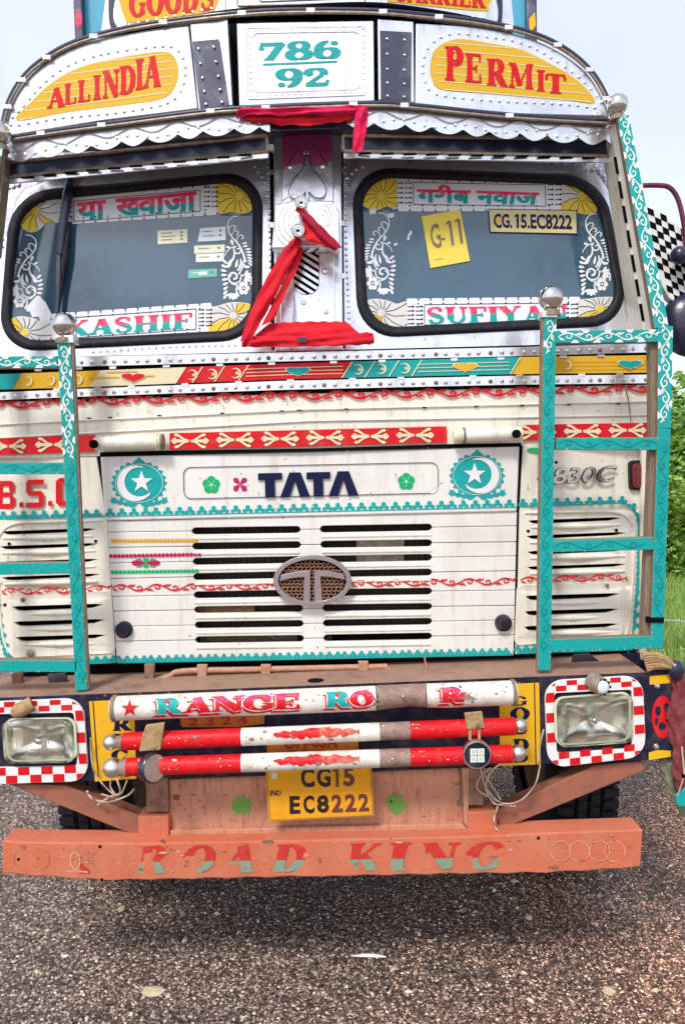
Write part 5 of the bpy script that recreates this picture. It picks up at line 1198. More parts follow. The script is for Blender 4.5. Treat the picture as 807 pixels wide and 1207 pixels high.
# top tier
tier = [((118, 44), (130, -45), (264, -60), (266, 18)), ((440, 8), (442, -60), (598, -45), (606, 34))]
for (a, b, c_, d_), txt, yq, tq in ((tier[0], 'GOODS', [(147, -22), (254, -36), (253, 11), (232, 17), (160, 26), (148, 24)], ((152, -14), (251, -26), (251, 12), (152, 21))), (tier[1], 'CARRIER', [(452, -34), (578, -22), (575, 6), (566, 13), (470, 3), (456, -1)], ((464, -26), (572, -16), (572, 10), (464, 1)))):
    mb = MB(); mb.slab([a, b, c_, d_], gT, .04, 'steel_white'); tb = mb.build('sign_board', truck, bevel=.003)
    mb = MB(); mb.paint(cat(yq, 3, True), gT, 'board_yellow', .0014); mb.build('painted_panel', tb)
    mb = MB(); put(mb, serif(txt), *tq, gT, 'red', .0030); mb.build('lettering', tb)
    mb = MB(); emboss(mb, [(a[0]+24, a[1]-12), (d_[0]-6, d_[1]-10)] if txt == 'GOODS' else [(a[0]+6, a[1]), (d_[0]-26, d_[1]-12)], gT, 2, .004, 11, .0005); mb.build('pressed_stud', tb, kind='stuff')
    x_ = 132 if txt == 'GOODS' else 588
    mb = MB(); e = 1 if txt == 'GOODS' else -1
    mb.slab(cat([(x_-e*2, -20), (x_+e*4, -10), (x_+e*1, 10), (x_+e*2, 24), (x_+e*10, 38), (x_-e*1, 34), (x_-e*4, 10)], 3, True), gT, .003, 'navy', .004); mb.build('dark_overlay', tb)  # curved navy shape laid on the outer end of the board
mb = MB(); mb.slab([(266, 14), (266, -60), (440, -60), (440, 9)], gT, .04, 'steel_white'); tb = mb.build('sign_board', truck, bevel=.003)
mb = MB(); rq = rquad([(278, -30), (428, -32), (430, 3), (280, 7)], 3)
mb.tube([W(x_, y_, gT, .002) for x_, y_ in rq+rq[:1]], .004, 'rim_metal', 6); rq = rquad([(304, -30), (406, -32), (407, -2), (306, 2)], 3); mb.tube([W(x_, y_, gT, .002) for x_, y_ in rq+rq[:1]], .002, 'steel_dark', 6); mb.build('raised_ring', tb)
mb = MB(); mb.tube([W(x_, y_, gT, .01) for x_, y_ in cat([(118, 42), (180, 31), (266, 15), (350, 9), (440, 6), (520, 16), (604, 33)], 5)], .010, 'soot', 8); mb.build('board_rim', truck, smooth=60)
# cap of the cab behind the boards
mb = MB(); mb.box(x0+.25, x1-.25, .40, 1.35, 3.15, 3.40, 'steel_white'); mb.build('roof_rack_floor', truck, bevel=.02)
# A-pillar mouldings, right
for Q, m_ in (([(719, 146), (728, 146), (772, 392), (758, 396)], 'cream'), ([(728, 146), (734, 150), (776, 372), (770, 392)], 'grey_side')):
    mb = MB(); mb.slab(Q, .19, .12, m_); mb.build('pillar_moulding', truck, bevel=.003)
mb = MB()
for k in range(7):
    a, b = lerp((722, 182), (757, 384), k/7+.015), lerp((722, 182), (757, 384), (k+1)/7-.03); mb.slab([a, (a[0]+3.4, a[1]-.5), (b[0]+3.4, b[1]), b], .186, .003, 'soot')
mb.build('pillar_joint', truck, kind='stuff')
mb = MB(); mb.slab([(-14, 176), (8, 170), (-6, 300), (-20, 300)], .20, .06, 'rim_metal'); mb.build('pillar_moulding', truck, bevel=.003)
# skirt closing the cab side face
mb = MB(); xr = W(766, 600, .25).x; mb.box(xr-.03, xr-.005, .26, 1.42, 1.16, 2.42, 'cream'); mb.build('cab_side', truck, bevel=.01)

# ================================================================ BUMPER, LAMPS, BARS
BTOP = [(-40, 824), (105, 818), (366, 808), (640, 797), (790, 791)]; BBOT = [(-40, 926), (105, 925), (200, 920), (366, 915), (552, 909), (640, 903), (760, 896), (790, 893)]
mb = MB()
fl = [W(x, y, gB) for x, y in ((-40, 824), (762, 792.5))]; fb_ = [W(x, y, gB) for x, y in ((-40, 926), (762, 896))]
zt0, zt1 = fl[0].z, fl[1].z
for (xa, ya), (xb, yb), (xc_, yc_), (xd, yd), dp in (((-40, 824), (762, 792.5), (762, 896), (-40, 926), .27), ((762, 792.5), (792, 791), (792, 894), (762, 896), .27)):
    F = [W(xa, ya, gB), W(xb, yb, gB), W(xc_, yc_, gB), W(xd, yd, gB)]
    Bk = [p+Vector((0, dp, .0)) for p in F]
    mb.add(F+Bk, [(7, 6, 5, 4), (1, 5, 6, 2), (3, 2, 6, 7), (0, 3, 7, 4)]+([(0, 1, 2, 3)] if xa > 0 else []), 'navy_plate')
    if xa < 0: mb.slab([(xa, ya), (xb, yb), (xc_, yc_), (xd, yd)], gB, .002, 'navy_plate', .0003, holes=LAMP_HOLES); mb.add([F[0], F[1], Bk[1], Bk[0]], [(3, 2, 1, 0)], 'bumper_top')
bum = mb.build('bumper', truck, bevel=.004)
mb = MB(); F = [W(-20, 782, .22), W(790, 770, .22), W(790, 792, .22), W(-20, 806, .22)]
zt_ = W(366, 808, 0).z
# slot and holes in the bumper top
c = W(372, 800, .06); mb = MB(); mb.tube([Vector((c.x, .06, W(372, 808.5, 0).z+.001)), Vector((c.x, .06, W(372, 808.5, 0).z+.003))], .030, 'soot', 16); mb.build('drain_hole', bum)
# engine bits between grille and bumper
z_ = W(300, 795, .12).z
for r_, pts, m_ in ((.011, [(178, 805), (200, 797), (216, 791), (300, 789), (440, 786), (455, 787), (462, 797)], 'copper'), (.006, [(214, 801), (300, 798), (440, 795)], 'copper'), (.005, [(478, 797), (500, 788), (520, 797)], 'copper'), (.004, [(500, 775), (505, 790), (520, 786)], 'copper')):
    mb = MB(); mb.tube([W(x_, y_, .19) for x_, y_ in cat(pts, 4)], r_, m_, 10); mb.build('coolant_pipe', truck, smooth=60)
for x_, y_ in ((313, 790), (428, 786), (238, 790), (176, 789), (20, 800), (697, 782)):
    mb = MB(); mb.slab([(x_-6, y_-6), (x_+6, y_-6), (x_+5, y_+12), (x_-5, y_+12)], .175, .02, 'copper' if 200 < x_ < 600 else 'rust_brown'); mb.build('pipe_clamp', truck, bevel=.002)
mb = MB(); mb.slab([(675, 772), (694, 770), (712, 784), (716, 791), (700, 790), (690, 795), (672, 790)], .17, .01, 'steel_dark'); mb.slab([(56, 795), (78, 793), (80, 806), (58, 808)], .17, .01, 'steel_dark', .001); mb.build('torn_sheet', truck, bevel=.002)
mb = MB(); mb.box(x0+.05, x1-.1, .28, .33, .85, 1.30, 'soot'); mb.build('front_bulkhead', truck)

# yellow lettered plates
for Q, txts, lx in (([(105, 827), (158, 824.5), (161, 918), (112, 921.5)], [('T', 133, 832, 19, 11), ('R', 133, 846, 22, 16), ('U', 134, 865, 20, 12), ('C', 131, 884, 20, 13), ('K', 134, 903, 20, 12)], (112, 829, 120, 917)), ([(588, 807), (635, 805), (637, 901), (589, 903)], [('G', 603, 821, 18, 11), ('O', 601, 834, 23, 16), ('O', 604, 854, 17, 12), ('D', 604, 871, 19, 14), ('D', 604, 889, 18, 10)], (629, 808, 631, 898))):
    mb = MB(); mb.slab(Q, gB, .004, 'yellow', .006); yp = mb.build('yellow_plate', bum, bevel=.001)
    mb = MB()
    for t, x_, y_, w_, h_ in txts: mb = MB(); put(mb, serif(t), (x_, y_), (x_+w_, y_-.6), (x_+w_, y_+h_-.6), (x_, y_+h_), gB, 'letter_navy', .0072); mb.build('painted_letter', yp)
    mb = MB()
    ln = (lerp(Q[0], Q[1], .09), lerp(Q[3], Q[2], .09)) if Q[0][0] < 300 else (lerp(Q[0], Q[1], .88), lerp(Q[3], Q[2], .88))
    for q in ribbon(list(ln), 1.3): mb.paint(q, gB, 'letter_navy', .0070)
    mb.build('border_line', yp)

# headlights with chequered surrounds
def headlight(out4, in4, lens4, mark):
    o_ = rquad(out4, 22, 6); i_ = rquad(in4, 4, 3)
    mb = MB(); mb.slab(o_, gB, .012, 'white', .014, holes=[i_]); hb = mb.build('headlight', truck, bevel=.002)
    # checks: walk round the frame in rows of squares
    mb = MB(); U0, V0 = out4[0][0], out4[0][1]
    W_ = out4[1][0]-out4[0][0]; H_ = out4[3][1]-out4[0][1]; nx, ny = round(W_/13.0), round(H_/12.6); nx_, ny_ = nx*1, ny*1
    def P(u, v):
        a = lerp(out4[0], out4[1], u); b = lerp(out4[3], out4[2], u); return lerp(a, b, v)
    # inside test for the cell: clip to outer (convex) then drop what falls in the hole
    def clipc(poly, conv, keep=1):
        cl = poly
        area = sum(p[0]*q[1]-q[0]*p[1] for p, q in zip(conv, conv[1:]+conv[:1])); sgn = 1 if area > 0 else -1
        for p, q in zip(conv, conv[1:]+conv[:1]):
            o2 = []
            if not cl: break
            for a, b in zip(cl, cl[1:]+cl[:1]):
                sa = sgn*((q[0]-p[0])*(a[1]-p[1])-(q[1]-p[1])*(a[0]-p[0])); sb = sgn*((q[0]-p[0])*(b[1]-p[1])-(q[1]-p[1])*(b[0]-p[0]))
                if sa >= 0: o2.append(a)
                if (sa >= 0) != (sb >= 0): t = sa/(sa-sb); o2.append((a[0]+(b[0]-a[0])*t, a[1]+(b[1]-a[1])*t))
            cl = o2
        return cl
    u0, u1 = (in4[0][0]-out4[0][0])/W_, (in4[1][0]-out4[0][0])/W_; v0, v1 = (in4[0][1]-out4[0][1]+0)/H_, (in4[3][1]-out4[0][1])/H_
    def strip_cells(ua, ub, va, vb, nu, nv, ph):
        for i in range(nu):
            for j in range(nv):
                if (i+j+ph) % 2: continue
                j1, j2 = random.uniform(-.004, .004), random.uniform(-.004, .004)
                c_ = [P(ua+(ub-ua)*(i+a)/nu+j1, va+(vb-va)*(j+b)/nv+j2) for a, b in ((0.02, 0.02), (.98, 0.02), (.98, .98), (0.02, .98))]
                c_ = clipc(c_, inset_poly(o_, .6))
                if len(c_) > 2: mb.paint(c_, gB, 'red', .0148)
    def inset_poly(pl, d):
        cx_, cy_ = sum(p[0] for p in pl)/len(pl), sum(p[1] for p in pl)/len(pl); return [(p[0]+(cx_-p[0])*d/60, p[1]+(cy_-p[1])*d/60) for p in pl]
    nt_ = round(W_/13.5); strip_cells(0, 1, 0, v0-.004, nt_, 2, 0); strip_cells(0, 1, v1+.004, 1, nt_, 2, 1)
    nl = max(1, round(u0*W_/9.5)); nr_ = max(1, round((1-u1)*W_/11)); nv = round((v1-v0)*H_/11.5)
    strip_cells(0, u0-.006, v0, v1, nl, nv, 0); strip_cells(u1+.006, 1, v0, v1, nr_, nv, (nt_-nr_) % 2)
    mb.build('red_check', hb, kind='stuff')
    # recess, reflector bowl, moulded lens
    mb = MB(); mb.slab(rquad(in4, 4, 3), gB, .003, 'navy_plate', .002, holes=[rquad(lens4, 11, 6)]); mb.build('lamp_recess', hb)
    lo = rquad(lens4, 11, 6); cx_, cy_ = sum(p[0] for p in lens4)/4, sum(p[1] for p in lens4)/4
    def shr(pl, k): return [(cx_+(p[0]-cx_)*k, cy_+(p[1]-cy_)*k) for p in pl]
    mb = MB(); mb.slab(shr(lo, 1.035), gB, .012, 'rubber', .012, holes=[shr(lo, .985)]); mb.build('lens_seal', hb, bevel=.001)
    rings = [(1.0, .020), (.93, .010), (.80, -.012), (.62, -.030), (.35, -.044), (.12, -.050)]
    vs = []; f = []; n_ = len(lo)
    for k_, of in rings: vs += [W(p[0], p[1], gB, 0)+Vector((0, -of, 0)) for p in shr(lo, k_)]
    for r_ in range(len(rings)-1):
        for i in range(n_): f.append((r_*n_+i, r_*n_+(i+1) % n_, (r_+1)*n_+(i+1) % n_, (r_+1)*n_+i))
    f.append(tuple((len(rings)-1)*n_+i for i in range(n_)))
    mb = MB(); mb.add([Vector((v.x, v.y, v.z)) for v in vs], f, 'reflector'); mb.build('reflector', hb, smooth=60)
    c = W(cx_, cy_, gB, -.02); mb = MB(); mb.ball(c, .016, 'chrome', 14, 10); mb.build('bulb', hb, smooth=80)
    rings = [(1.0, .010), (1.0, .022), (.95, .030), (.90, .032), (.5, .036), (.1, .037)]
    vs = []; f = []
    for k_, of in rings: vs += [W(p[0], p[1], gB, 0)+Vector((0, -of, 0)) for p in shr(lo, k_)]
    for r_ in range(len(rings)-1):
        for i in range(n_): f.append((r_*n_+i, r_*n_+(i+1) % n_, (r_+1)*n_+(i+1) % n_, (r_+1)*n_+i))
    f.append(tuple((len(rings)-1)*n_+i for i in range(n_)))
    mb = MB(); mb.add(vs, f, 'lens_glass'); mb.build('headlight_lens', hb, smooth=60)
    mb = MB(); 
    rim_o, rim_i = lo, shr(lo, .93)
    mb.slab(rim_o, gB, .004, 'lens_rim', .0245, holes=[rim_i]); mb.build('lens_rim', hb, bevel=.001)
    # chrome/brown marker lamp on top of the surround
    x_, y_, r_, big = mark; mb = MB(); c = W(x_, y_, gB, .03); rr = r_*mpp(0)
    if big: mb.tube([c+Vector((-.02, .02, .012)), c+Vector((-.004, -.02, 0)), c+Vector((0, -.03, 0))], [rr*.95, rr, rr*.9], 'rim_metal', 16)
    else: mb.tube([c+Vector((.055, .01, .025)), c+Vector((.012, -.006, .006)), c], [rr*1.15, rr*1.1, rr*.9], 'jute', 14)
    mk = mb.build('marker_lamp', truck, smooth=40)
    mb = MB(); mb.ball(c+Vector((0, -.032 if big else -.006, 0)), rr*.72, 'sticker_white', 14, 8, (1, .4, 1))
    if big:
        for k in range(10): a = 2*math.pi*k/10; mb.ball(c+Vector((rr*.82*math.cos(a), -.030, rr*.82*math.sin(a))), rr*.15, 'soot', 6, 4)
    mb.build('lamp_lens', mk, smooth=70)
mat('lens_rim', (.62, .66, .46), .25, bump=0, coat=.4)
mat('reflector', (.88, .87, .80), .10, 1, bump=.15, bscale=20, dirt=(.40, .36, .28), dirt_amt=.5, dscale=14)
headlight([(641, 803), (757, 796), (761, 892), (645, 906)], [(653, 817), (744, 813), (744, 882), (656, 888)], [(652, 822), (743, 815), (743, 873), (654, 879)], (706, 807, 11, True))
headlight([(-22, 828), (98, 823), (105, 921), (-20, 925)], [(-6, 842), (87, 840), (91, 903), (-6, 905)], [(5, 847), (89, 845.5), (92, 896), (9, 898)], (19, 839, 8, False))
# side section of the bumper on the right: bands, bolts, round red emblem
mb = MB(); mb.slab([(761, 795), (790, 793), (792, 893), (763, 896)], gB, .003, 'navy_plate', .003); ss = mb.build('side_section', bum, bevel=.001)
mb = MB(); mb.paint([(765, 797), (791, 795), (791, 805), (765, 807)], gB, 'yellow', .0042); mb.build('yellow_band', ss)
mb = MB(); mb.paint([(764, 887), (774, 884), (790, 885), (790, 892), (764, 896)], gB, 'yellow', .0042); mb.build('yellow_band', ss)
mb = MB(); mb.paint(disc(780, 845, 12.5, 20, 25), gB, 'red', .0044)
for x_, y_, a, b in ((775, 838, 3.6, 6), (785, 834, 3.8, 6), (780, 856, 4.5, 5), (787, 848, 3.6, 4), (773, 850, 2, 5)): mb.paint(disc(x_, y_, a, 9, b), gB, 'navy_plate', .0052)
mb.paint(star(780, 846, 5, .5, 10), gB, 'red', .0058); mb.build('round_emblem', ss)
mb = MB(); mb.dome(774, 808.5, gB, 4, .008, 'steel', 10, .003); mb.dome(773, 880, gB, 4, .008, 'steel', 10, .003); mb.build('bolt', ss, kind='stuff')

# tubes across the front
def tube_part(name, A, B, rpx, g, segs, parent=truck):
    P0, P1 = W(*A, g), W(*B, g); r = rpx*mpp(g); n = 0
    base_ = None
    for i, (t0, t1, m_) in enumerate(segs):
        mb = MB(); k = max(2, int((t1-t0)*24)); pts = [P0.lerp(P1, t0+(t1-t0)*j/k) for j in range(k+1)]
        rs = []
        for j in range(k+1):
            t = t0+(t1-t0)*j/k; rs.append(r*(1-.10*math.exp(-((t-.735)/.05)**2)) if name == 'lettered_tube' else r)
        if name == 'lettered_tube': pts = [p+Vector((0, .02*math.exp(-((P0.lerp(P1, t0+(t1-t0)*j/k)-P0).length/(P1-P0).length-.735)**2/.0025), 0)) for j, p in enumerate(pts)]
        mb.tube(pts, rs, m_, 24, caps=True)
        o = mb.build(name if base_ is None else 'painted_section', base_ or parent, smooth=50); base_ = base_ or o
    return base_, P0, P1, r
gp = -.10
t1, P0, P1, r1 = tube_part('lettered_tube', (136, 835), (604, 816.5), 14.6, gp, [(0, .655, 'white_tube'), (.655, .785, 'patch_brown'), (.785, 1, 'white_tube')]) if 'white_tube' in MATS else (mat('white_tube', (.76, .73, .66), .42, dirt=(.50, .38, .28), dirt_amt=.5, dscale=16, bump=.3, stain=((.26, .13, .08), .75)), tube_part('lettered_tube', (136, 835), (604, 816.5), 14.6, gp, [(0, .655, 'white_tube'), (.655, .785, 'patch_brown'), (.785, 1, 'white_tube')]))[1]
def gcyl(P0, P1, r):
    def g(x, z):
        t = (x-P0.x)/(P1.x-P0.x); zc = P0.z+(P1.z-P0.z)*t; yc = P0.y+(P1.y-P0.y)*t; d = min(.97, abs(z-zc)/r)
        return yc-r*math.sqrt(1-d*d)
    return g
g1 = gcyl(P0, P1, r1)
for a_ in ((P0, -1), (P1, 1)):
    mb = MB(); v = (P1-P0).normalized(); mb.tube([a_[0]-v*.006, a_[0]+v*.006], r1*1.10, 'grey_side', 24); mb.tube([a_[0]+v*a_[1]*.006, a_[0]+v*a_[1]*.010], r1*.96, 'white_tube', 24); mb.build('end_ring', t1, smooth=40)
mb = MB()
def cut(P, n=6):                            # split letter pieces across v so that they bend round the tube
    o = []
    for q in P:
        for k in range(n):
            c_ = clip_h(clip_h(q, k/n, True), (k+1)/n, False) if len(clip_h(q, k/n, True)) > 2 else []
            if len(c_) > 2: o.append(c_)
    return o
mb.paint(star(153, 835, 11), g1, 'red', .0025); mb.build('painted_star', t1); mb = MB(); mb.paint(star(541, 819, 10), g1, 'red', .0025); mb.build('painted_star', t1)
for word, xs_ in (('RANGE', (176, 220, 262, 297, 332, 352)), ('RO', (385, 418, 444)), ('R', (517, 548))):
    mb = MB()
    for k, ch in enumerate(word):
        xa, xb = xs_[k]+1, xs_[k+1]-1; yc = lambda x_: 835-(x_-136)*.0395
        if word == 'RANGE': xa, xb = [(183, 216), (213, 250), (249, 289), (286, 324), (322, 354)][k]
        if word == 'RO': xa, xb = [(383, 414), (412, 441)][k]
        L_ = cut(serif(ch)); tealed = (word == 'RANGE' and k == 0) or (word == 'RO' and k == 0)
        # shadow, outline, fill
        put(mb, L_, (xa-3, yc(xa)-7), (xb-1, yc(xb)-7), (xb-1, yc(xb)+13), (xa-3, yc(xa)+13), g1, 'red', .0020)
        put(mb, L_, (xa-1.2, yc(xa)-10.4), (xb+1.2, yc(xb)-10.4), (xb+1.2, yc(xb)+10.2), (xa-1.2, yc(xa)+10.2), g1, 'white', .0028)
        put(mb, L_, (xa, yc(xa)-10), (xb, yc(xb)-10), (xb, yc(xb)+9.2), (xa, yc(xa)+9.2), g1, 'teal' if tealed else 'pink', .0036, ('teal', .1) if tealed else ('red', .6))
    mb.build('lettering', t1)
mb = MB()
for x_, y_ in ((475, 821), (487, 823)): mb.dome(x_, y_, g1, 3, .008, 'chrome' if x_ < 480 else 'rust_brown', off=-.004)
for pts in ([(556, 815), (545, 821), (530, 824), (562, 824), (552, 819)], [(440, 828), (452, 830), (440, 833)]): mb.paint(pts, g1, 'patch_brown', .0040)
mb.build('dent_mark', t1)
for A, B, gy, rp, knl, knr, dy in (((146, 874), (606, 856), -.12, 10.6, (131, 875, 9.5), (612, 855, 9), 0), ((150, 904), (602, 888.5), -.14, 10.8, (133, 905, 12), (610, 887.5, 10), 0)):
    Lp = B[0]-A[0]; T_ = lambda x_: (x_-A[0])/Lp
    tb, Q0, Q1, r2 = tube_part('striped_tube', A, B, rp, gy, [(0, T_(285), 'red'), (T_(285), T_(447), 'white_tube'), (T_(447), T_(483), 'patch_brown'), (T_(483), 1, 'red')])
    g2 = gcyl(Q0, Q1, r2); mb = MB()
    yc = lambda x_: A[1]+(B[1]-A[1])*(x_-A[0])/Lp
    up_, lo_ = [], []
    for k in range(27):
        x_ = 322+k*3.9; env = math.sin(math.pi*min(1, max(0, (k+.3)/27)))**.6; up_.append((x_, yc(x_)-1.5-5.0*env+random.uniform(-1.4, 1.4))); lo_.append((x_, yc(x_)+.5+4.6*env*(1 if k % 5 else .4)+random.uniform(-1.5, 1.5)))
    for i in range(26):
        for v in range(4):
            f_ = lambda k, t: lerp(up_[k], lo_[k], t)
            mb.paint([f_(i, v/4), f_(i+1, v/4), f_(i+1, (v+1)/4), f_(i, (v+1)/4)], g2, 'red' if i < 14 else 'red_worn', .0022)
    mb.build('worn_splash', tb, kind='stuff')
    for kx, ky, kr in (knl, knr):
        mb = MB(); c = W(kx, ky, gy); rr = kr*mpp(gy); e_ = -1 if kx < 300 else 1
        mb.ball(c, rr, 'steel', 18, 12); mb.tube([c+Vector((-e_*rr*.7, 0, 0)), c+Vector((-e_*rr*1.5, 0, -e_*0))], [rr*.75, rr*.95], 'patch_brown', 16); mb.build('end_knob', tb, smooth=50)
def chips(par, g, box_, n, mts, smin, smax, seed, off=.0016):
    rnd_ = random.Random(seed); m2 = MB()
    for k in range(n):
        x_, t = rnd_.uniform(box_[0], box_[2]), rnd_.uniform(-1, 1); y_ = box_[1]+(box_[3]-box_[1])*(x_-box_[0])/(box_[2]-box_[0])+t*box_[4]; r_ = rnd_.uniform(smin, smax)*(2.2 if rnd_.random() < .12 else 1)
        m2.paint([(x_+r_*rnd_.uniform(.5, 1.3)*(1.7 if k % 3 == 0 else 1)*math.cos(a*.9), y_+r_*.6*rnd_.uniform(.5, 1.2)*math.sin(a*.9)) for a in range(7)], g, rnd_.choice(mts), off)
    m2.build('paint_chip', par, kind='stuff')
chips(t1, g1, (140, 835, 600, 816.6, 11), 120, ['patch_brown', 'rust_brown', 'grey_side'], .5, 1.5, 3, .0042)
for tb_i, A, B, gy, rp in ((0, (146, 874), (606, 856), -.12, 10.6), (1, (150, 904), (602, 888.5), -.14, 10.8)):
    Pa, Pb = W(*A, gy), W(*B, gy); chips(truck, gcyl(Pa, Pb, rp*mpp(gy)), (152, A[1], 598, B[1], 8), 110, ['patch_brown', 'rust_brown', 'white', 'patch_brown'], .4, 1.3, 5+tb_i, .0034)
chips(bum, gB, (110, 822, 640, 802, 2), 50, ['grey_side', 'bumper_top'], .6, 1.8, 9, .0016)
# clamps and the two small round lamps hung from the tubes
for Q in ([(172, 855), (194, 852), (189, 884), (164, 886), (168, 866)], [(547, 841), (568, 839), (571, 858), (550, 860)]):
    mb = MB(); mb.slab(Q, -.155, .012, 'jute'); q0 = lerp(Q[-1], Q[2], .6); mb.dome(q0[0], q0[1]+(6 if Q[0][0] < 300 else -4), -.155, 3, .006, 'rust_brown', off=.001); mb.build('clamp', truck, bevel=.003)
mb = MB(); mb.slab([(552, 858), (555, 858), (555, 876), (552, 876)], -.15, .004, 'jute'); mb.slab([(563, 857), (566, 857), (566, 876), (563, 876)], -.15, .004, 'jute'); mb.build('lamp_bracket', truck)
def spot(x_, y_, rp, rx=0, rz=0, sx=1.0, face=True):
    c = W(x_, y_, -.17); rr = rp*mpp(-.17); M_ = Matrix.Rotation(rz, 3, 'Z') @ Matrix.Rotation(rx, 3, 'X')
    mb = MB(); ax = M_ @ Vector((0, 1, 0)); mb.tube([c+ax*.03, c+ax*.012, c-ax*.012, c-ax*.016], [rr*.7, rr*.98, rr, rr*.94], 'steel_dark' if not face else 'steel', 28); s_ = mb.build('spot_lamp', truck, smooth=40)
    mb = MB(); mb.tube([c-ax*.015, c-ax*.0175], rr*.88, 'navy_plate' if face else 'reflector', 28); mb.build('lamp_face', s_, smooth=40)
    if face:
        mb = MB(); u = M_ @ Vector((1, 0, 0)); v = M_ @ Vector((0, 0, 1)); e = rr*.50; cc_ = c-ax*.0182
        for i in (-1, 1):
            for j in (-1, 1):
                o_ = cc_+u*(i*e*.5)+v*(j*e*.5); h_ = e*.47
                mb.add([o_-u*h_-v*h_, o_+u*h_-v*h_, o_+u*h_+v*h_, o_-u*h_+v*h_], [(0, 1, 2, 3)], 'sticker_white')
        for i in (-1, 1):
            for j in (-1, 1): mb.add([cc_+Vector((i*e*.5+a, -.0006, j*e*.5+b)) for a, b in ((-.004, -.004), (.004, -.004), (.004, .004), (-.004, .004))], [(0, 1, 2, 3)], 'fan_yellow')
        mb.build('led_chip', s_)
spot(561, 888, 17.5)
spot(179, 905, 18, R(-8), R(52), face=False)

# registration plates
mb = MB(); mb.slab([(212, 846), (312, 842), (311, 853), (280, 857), (214, 857)], -.02, .003, 'plate_old', .0); op = mb.build('old_number_strip', truck)
mb = MB(); put(mb, font_polys('2 3 2 4', .02), (222, 846), (292, 843), (292, 853.5), (222, 856), -.02, 'faded_red', .0015)
mb.build('lettering', op)
mb = MB(); mb.slab([(314, 866), (422, 864), (423, 902), (315, 904)], -.03, .003, 'plate_old', 0); op = mb.build('old_number_plate', truck, bevel=.001)
mb = MB(); put(mb, font_polys('OH-05A', .03), (333, 868.5), (398, 866.5), (398, 880), (333, 882), -.03, 'faded_red_dark', .0015); mb.build('lettering', op) if False else None
mat('plate_red', (.36, .02, .015), .5, bump=0)
mb = MB(); put(mb, font_polys('OH-05A', .03), (334, 867.5), (398, 865.5), (398, 881), (334, 883), -.03, 'plate_red', .0015); put(mb, font_polys('828', .03), (336, 884.5), (386, 883.5), (386, 897), (336, 898), -.03, 'plate_red', .0015); mb.build('lettering', op)
mb = MB(); mb.slab([(312.5, 904), (437.5, 900), (440.5, 962), (316.5, 968.5)], -.05, .003, 'plate_orange', 0); npl = mb.build('number_plate', truck, bevel=.001)
mb = MB(); Q = [(314, 905.5), (436, 901.5), (439, 961), (318, 967)]
for a, b in zip(Q, Q[1:]+Q[:1]):
    for q in ribbon([a, b], .8): mb.paint(q, -.05, 'rust_brown', .0014)
mb.build('plate_border', npl)
mat('ink', (.012, .008, .01), .45, bump=0); mat('ink_worn', (.14, .035, .03), .5, bump=0)
mb = MB(); F1 = lambda t: font_polys(t, .035)
for ch, xa, xb, m_ in (('C', 354, 370, 'ink'), ('G', 373, 389, 'ink'), ('1', 393, 400, 'ink_worn'), ('5', 404, 417, 'ink_worn')): mb = MB(); one(mb, 397, 904.5, 927.5, 3.6, -.05, m_, .0016, .5) if ch == '1' else put(mb, F1(ch), (xa, 905.5-(xa-354)*.03), (xb, 905.5-(xb-354)*.03), (xb+.8, 928.5-(xb-354)*.03), (xa+.8, 928.5-(xa-354)*.03), -.05, m_, .0016); mb.build('plate_character', npl)
for ch, xa, xb, m_ in (('E', 341, 353, 'ink'), ('C', 357, 370, 'ink'), ('8', 373, 387, 'ink'), ('2', 390, 403, 'ink_worn'), ('2', 406, 419, 'ink_worn'), ('2', 422, 434, 'ink_worn')): mb = MB(); put(mb, F1(ch), (xa, 938.5-(xa-341)*.035), (xb, 938.5-(xb-341)*.035), (xb+.8, 959.5-(xb-341)*.035), (xa+.8, 959.5-(xa-341)*.035), -.05, m_, .0016); mb.build('plate_character', npl)
mb = MB()
put(mb, F1('IND'), (318, 932), (331, 931.5), (331, 937.5), (318, 938), -.05, 'ink_worn', .0016)
mb.paint(box4(320, 911, 326.5, 918)[0:4], -.05, 'sticker_cream', .0015); mb.paint(disc(337, 905.8, 5, 10, 2.6), -.05, 'ink_worn', .0015); mb.paint(disc(422, 904, 2.6, 8), -.05, 'ink_worn', .0015); mb.paint(disc(422, 904, 1.4, 8), -.05, 'plate_orange', .0024)
mb.build('lettering', npl)

# rust-coloured board below the bumper
mb = MB(); mb.slab([(199, 919), (552, 905), (552, 978), (200, 986)], .02, .03, 'rust_board', 0); bo = mb.build('front_board', truck, bevel=.004)
mb = MB(); mb.slab([(200, 979), (545, 971), (552, 979), (552, 983), (200, 988)], .0, .05, 'rust_board', 0); mb.slab([(544, 906), (552, 906), (552, 978), (547, 971)], .0, .02, 'rust_board', .001); mb.build('board_lip', bo, bevel=.003)
for x_, y_ in ((285, 949), (466, 948)):
    mb = MB()
    for k in range(60): a = random.uniform(0, 6.28); q = 11*random.random()**.5; mb.paint(disc(x_+q*math.cos(a), y_+q*math.sin(a), random.uniform(1.6, 3.4), 6), .02, 'disc_green', .0012)
    mb.build('painted_disc', bo, kind='stuff')
mb = MB()
for x_, y_ in ((541, 946), (208, 940)): mb.dome(x_, y_, .02, 4, .008, 'rust_brown', off=0)
mb.build('bolt', bo, kind='stuff')
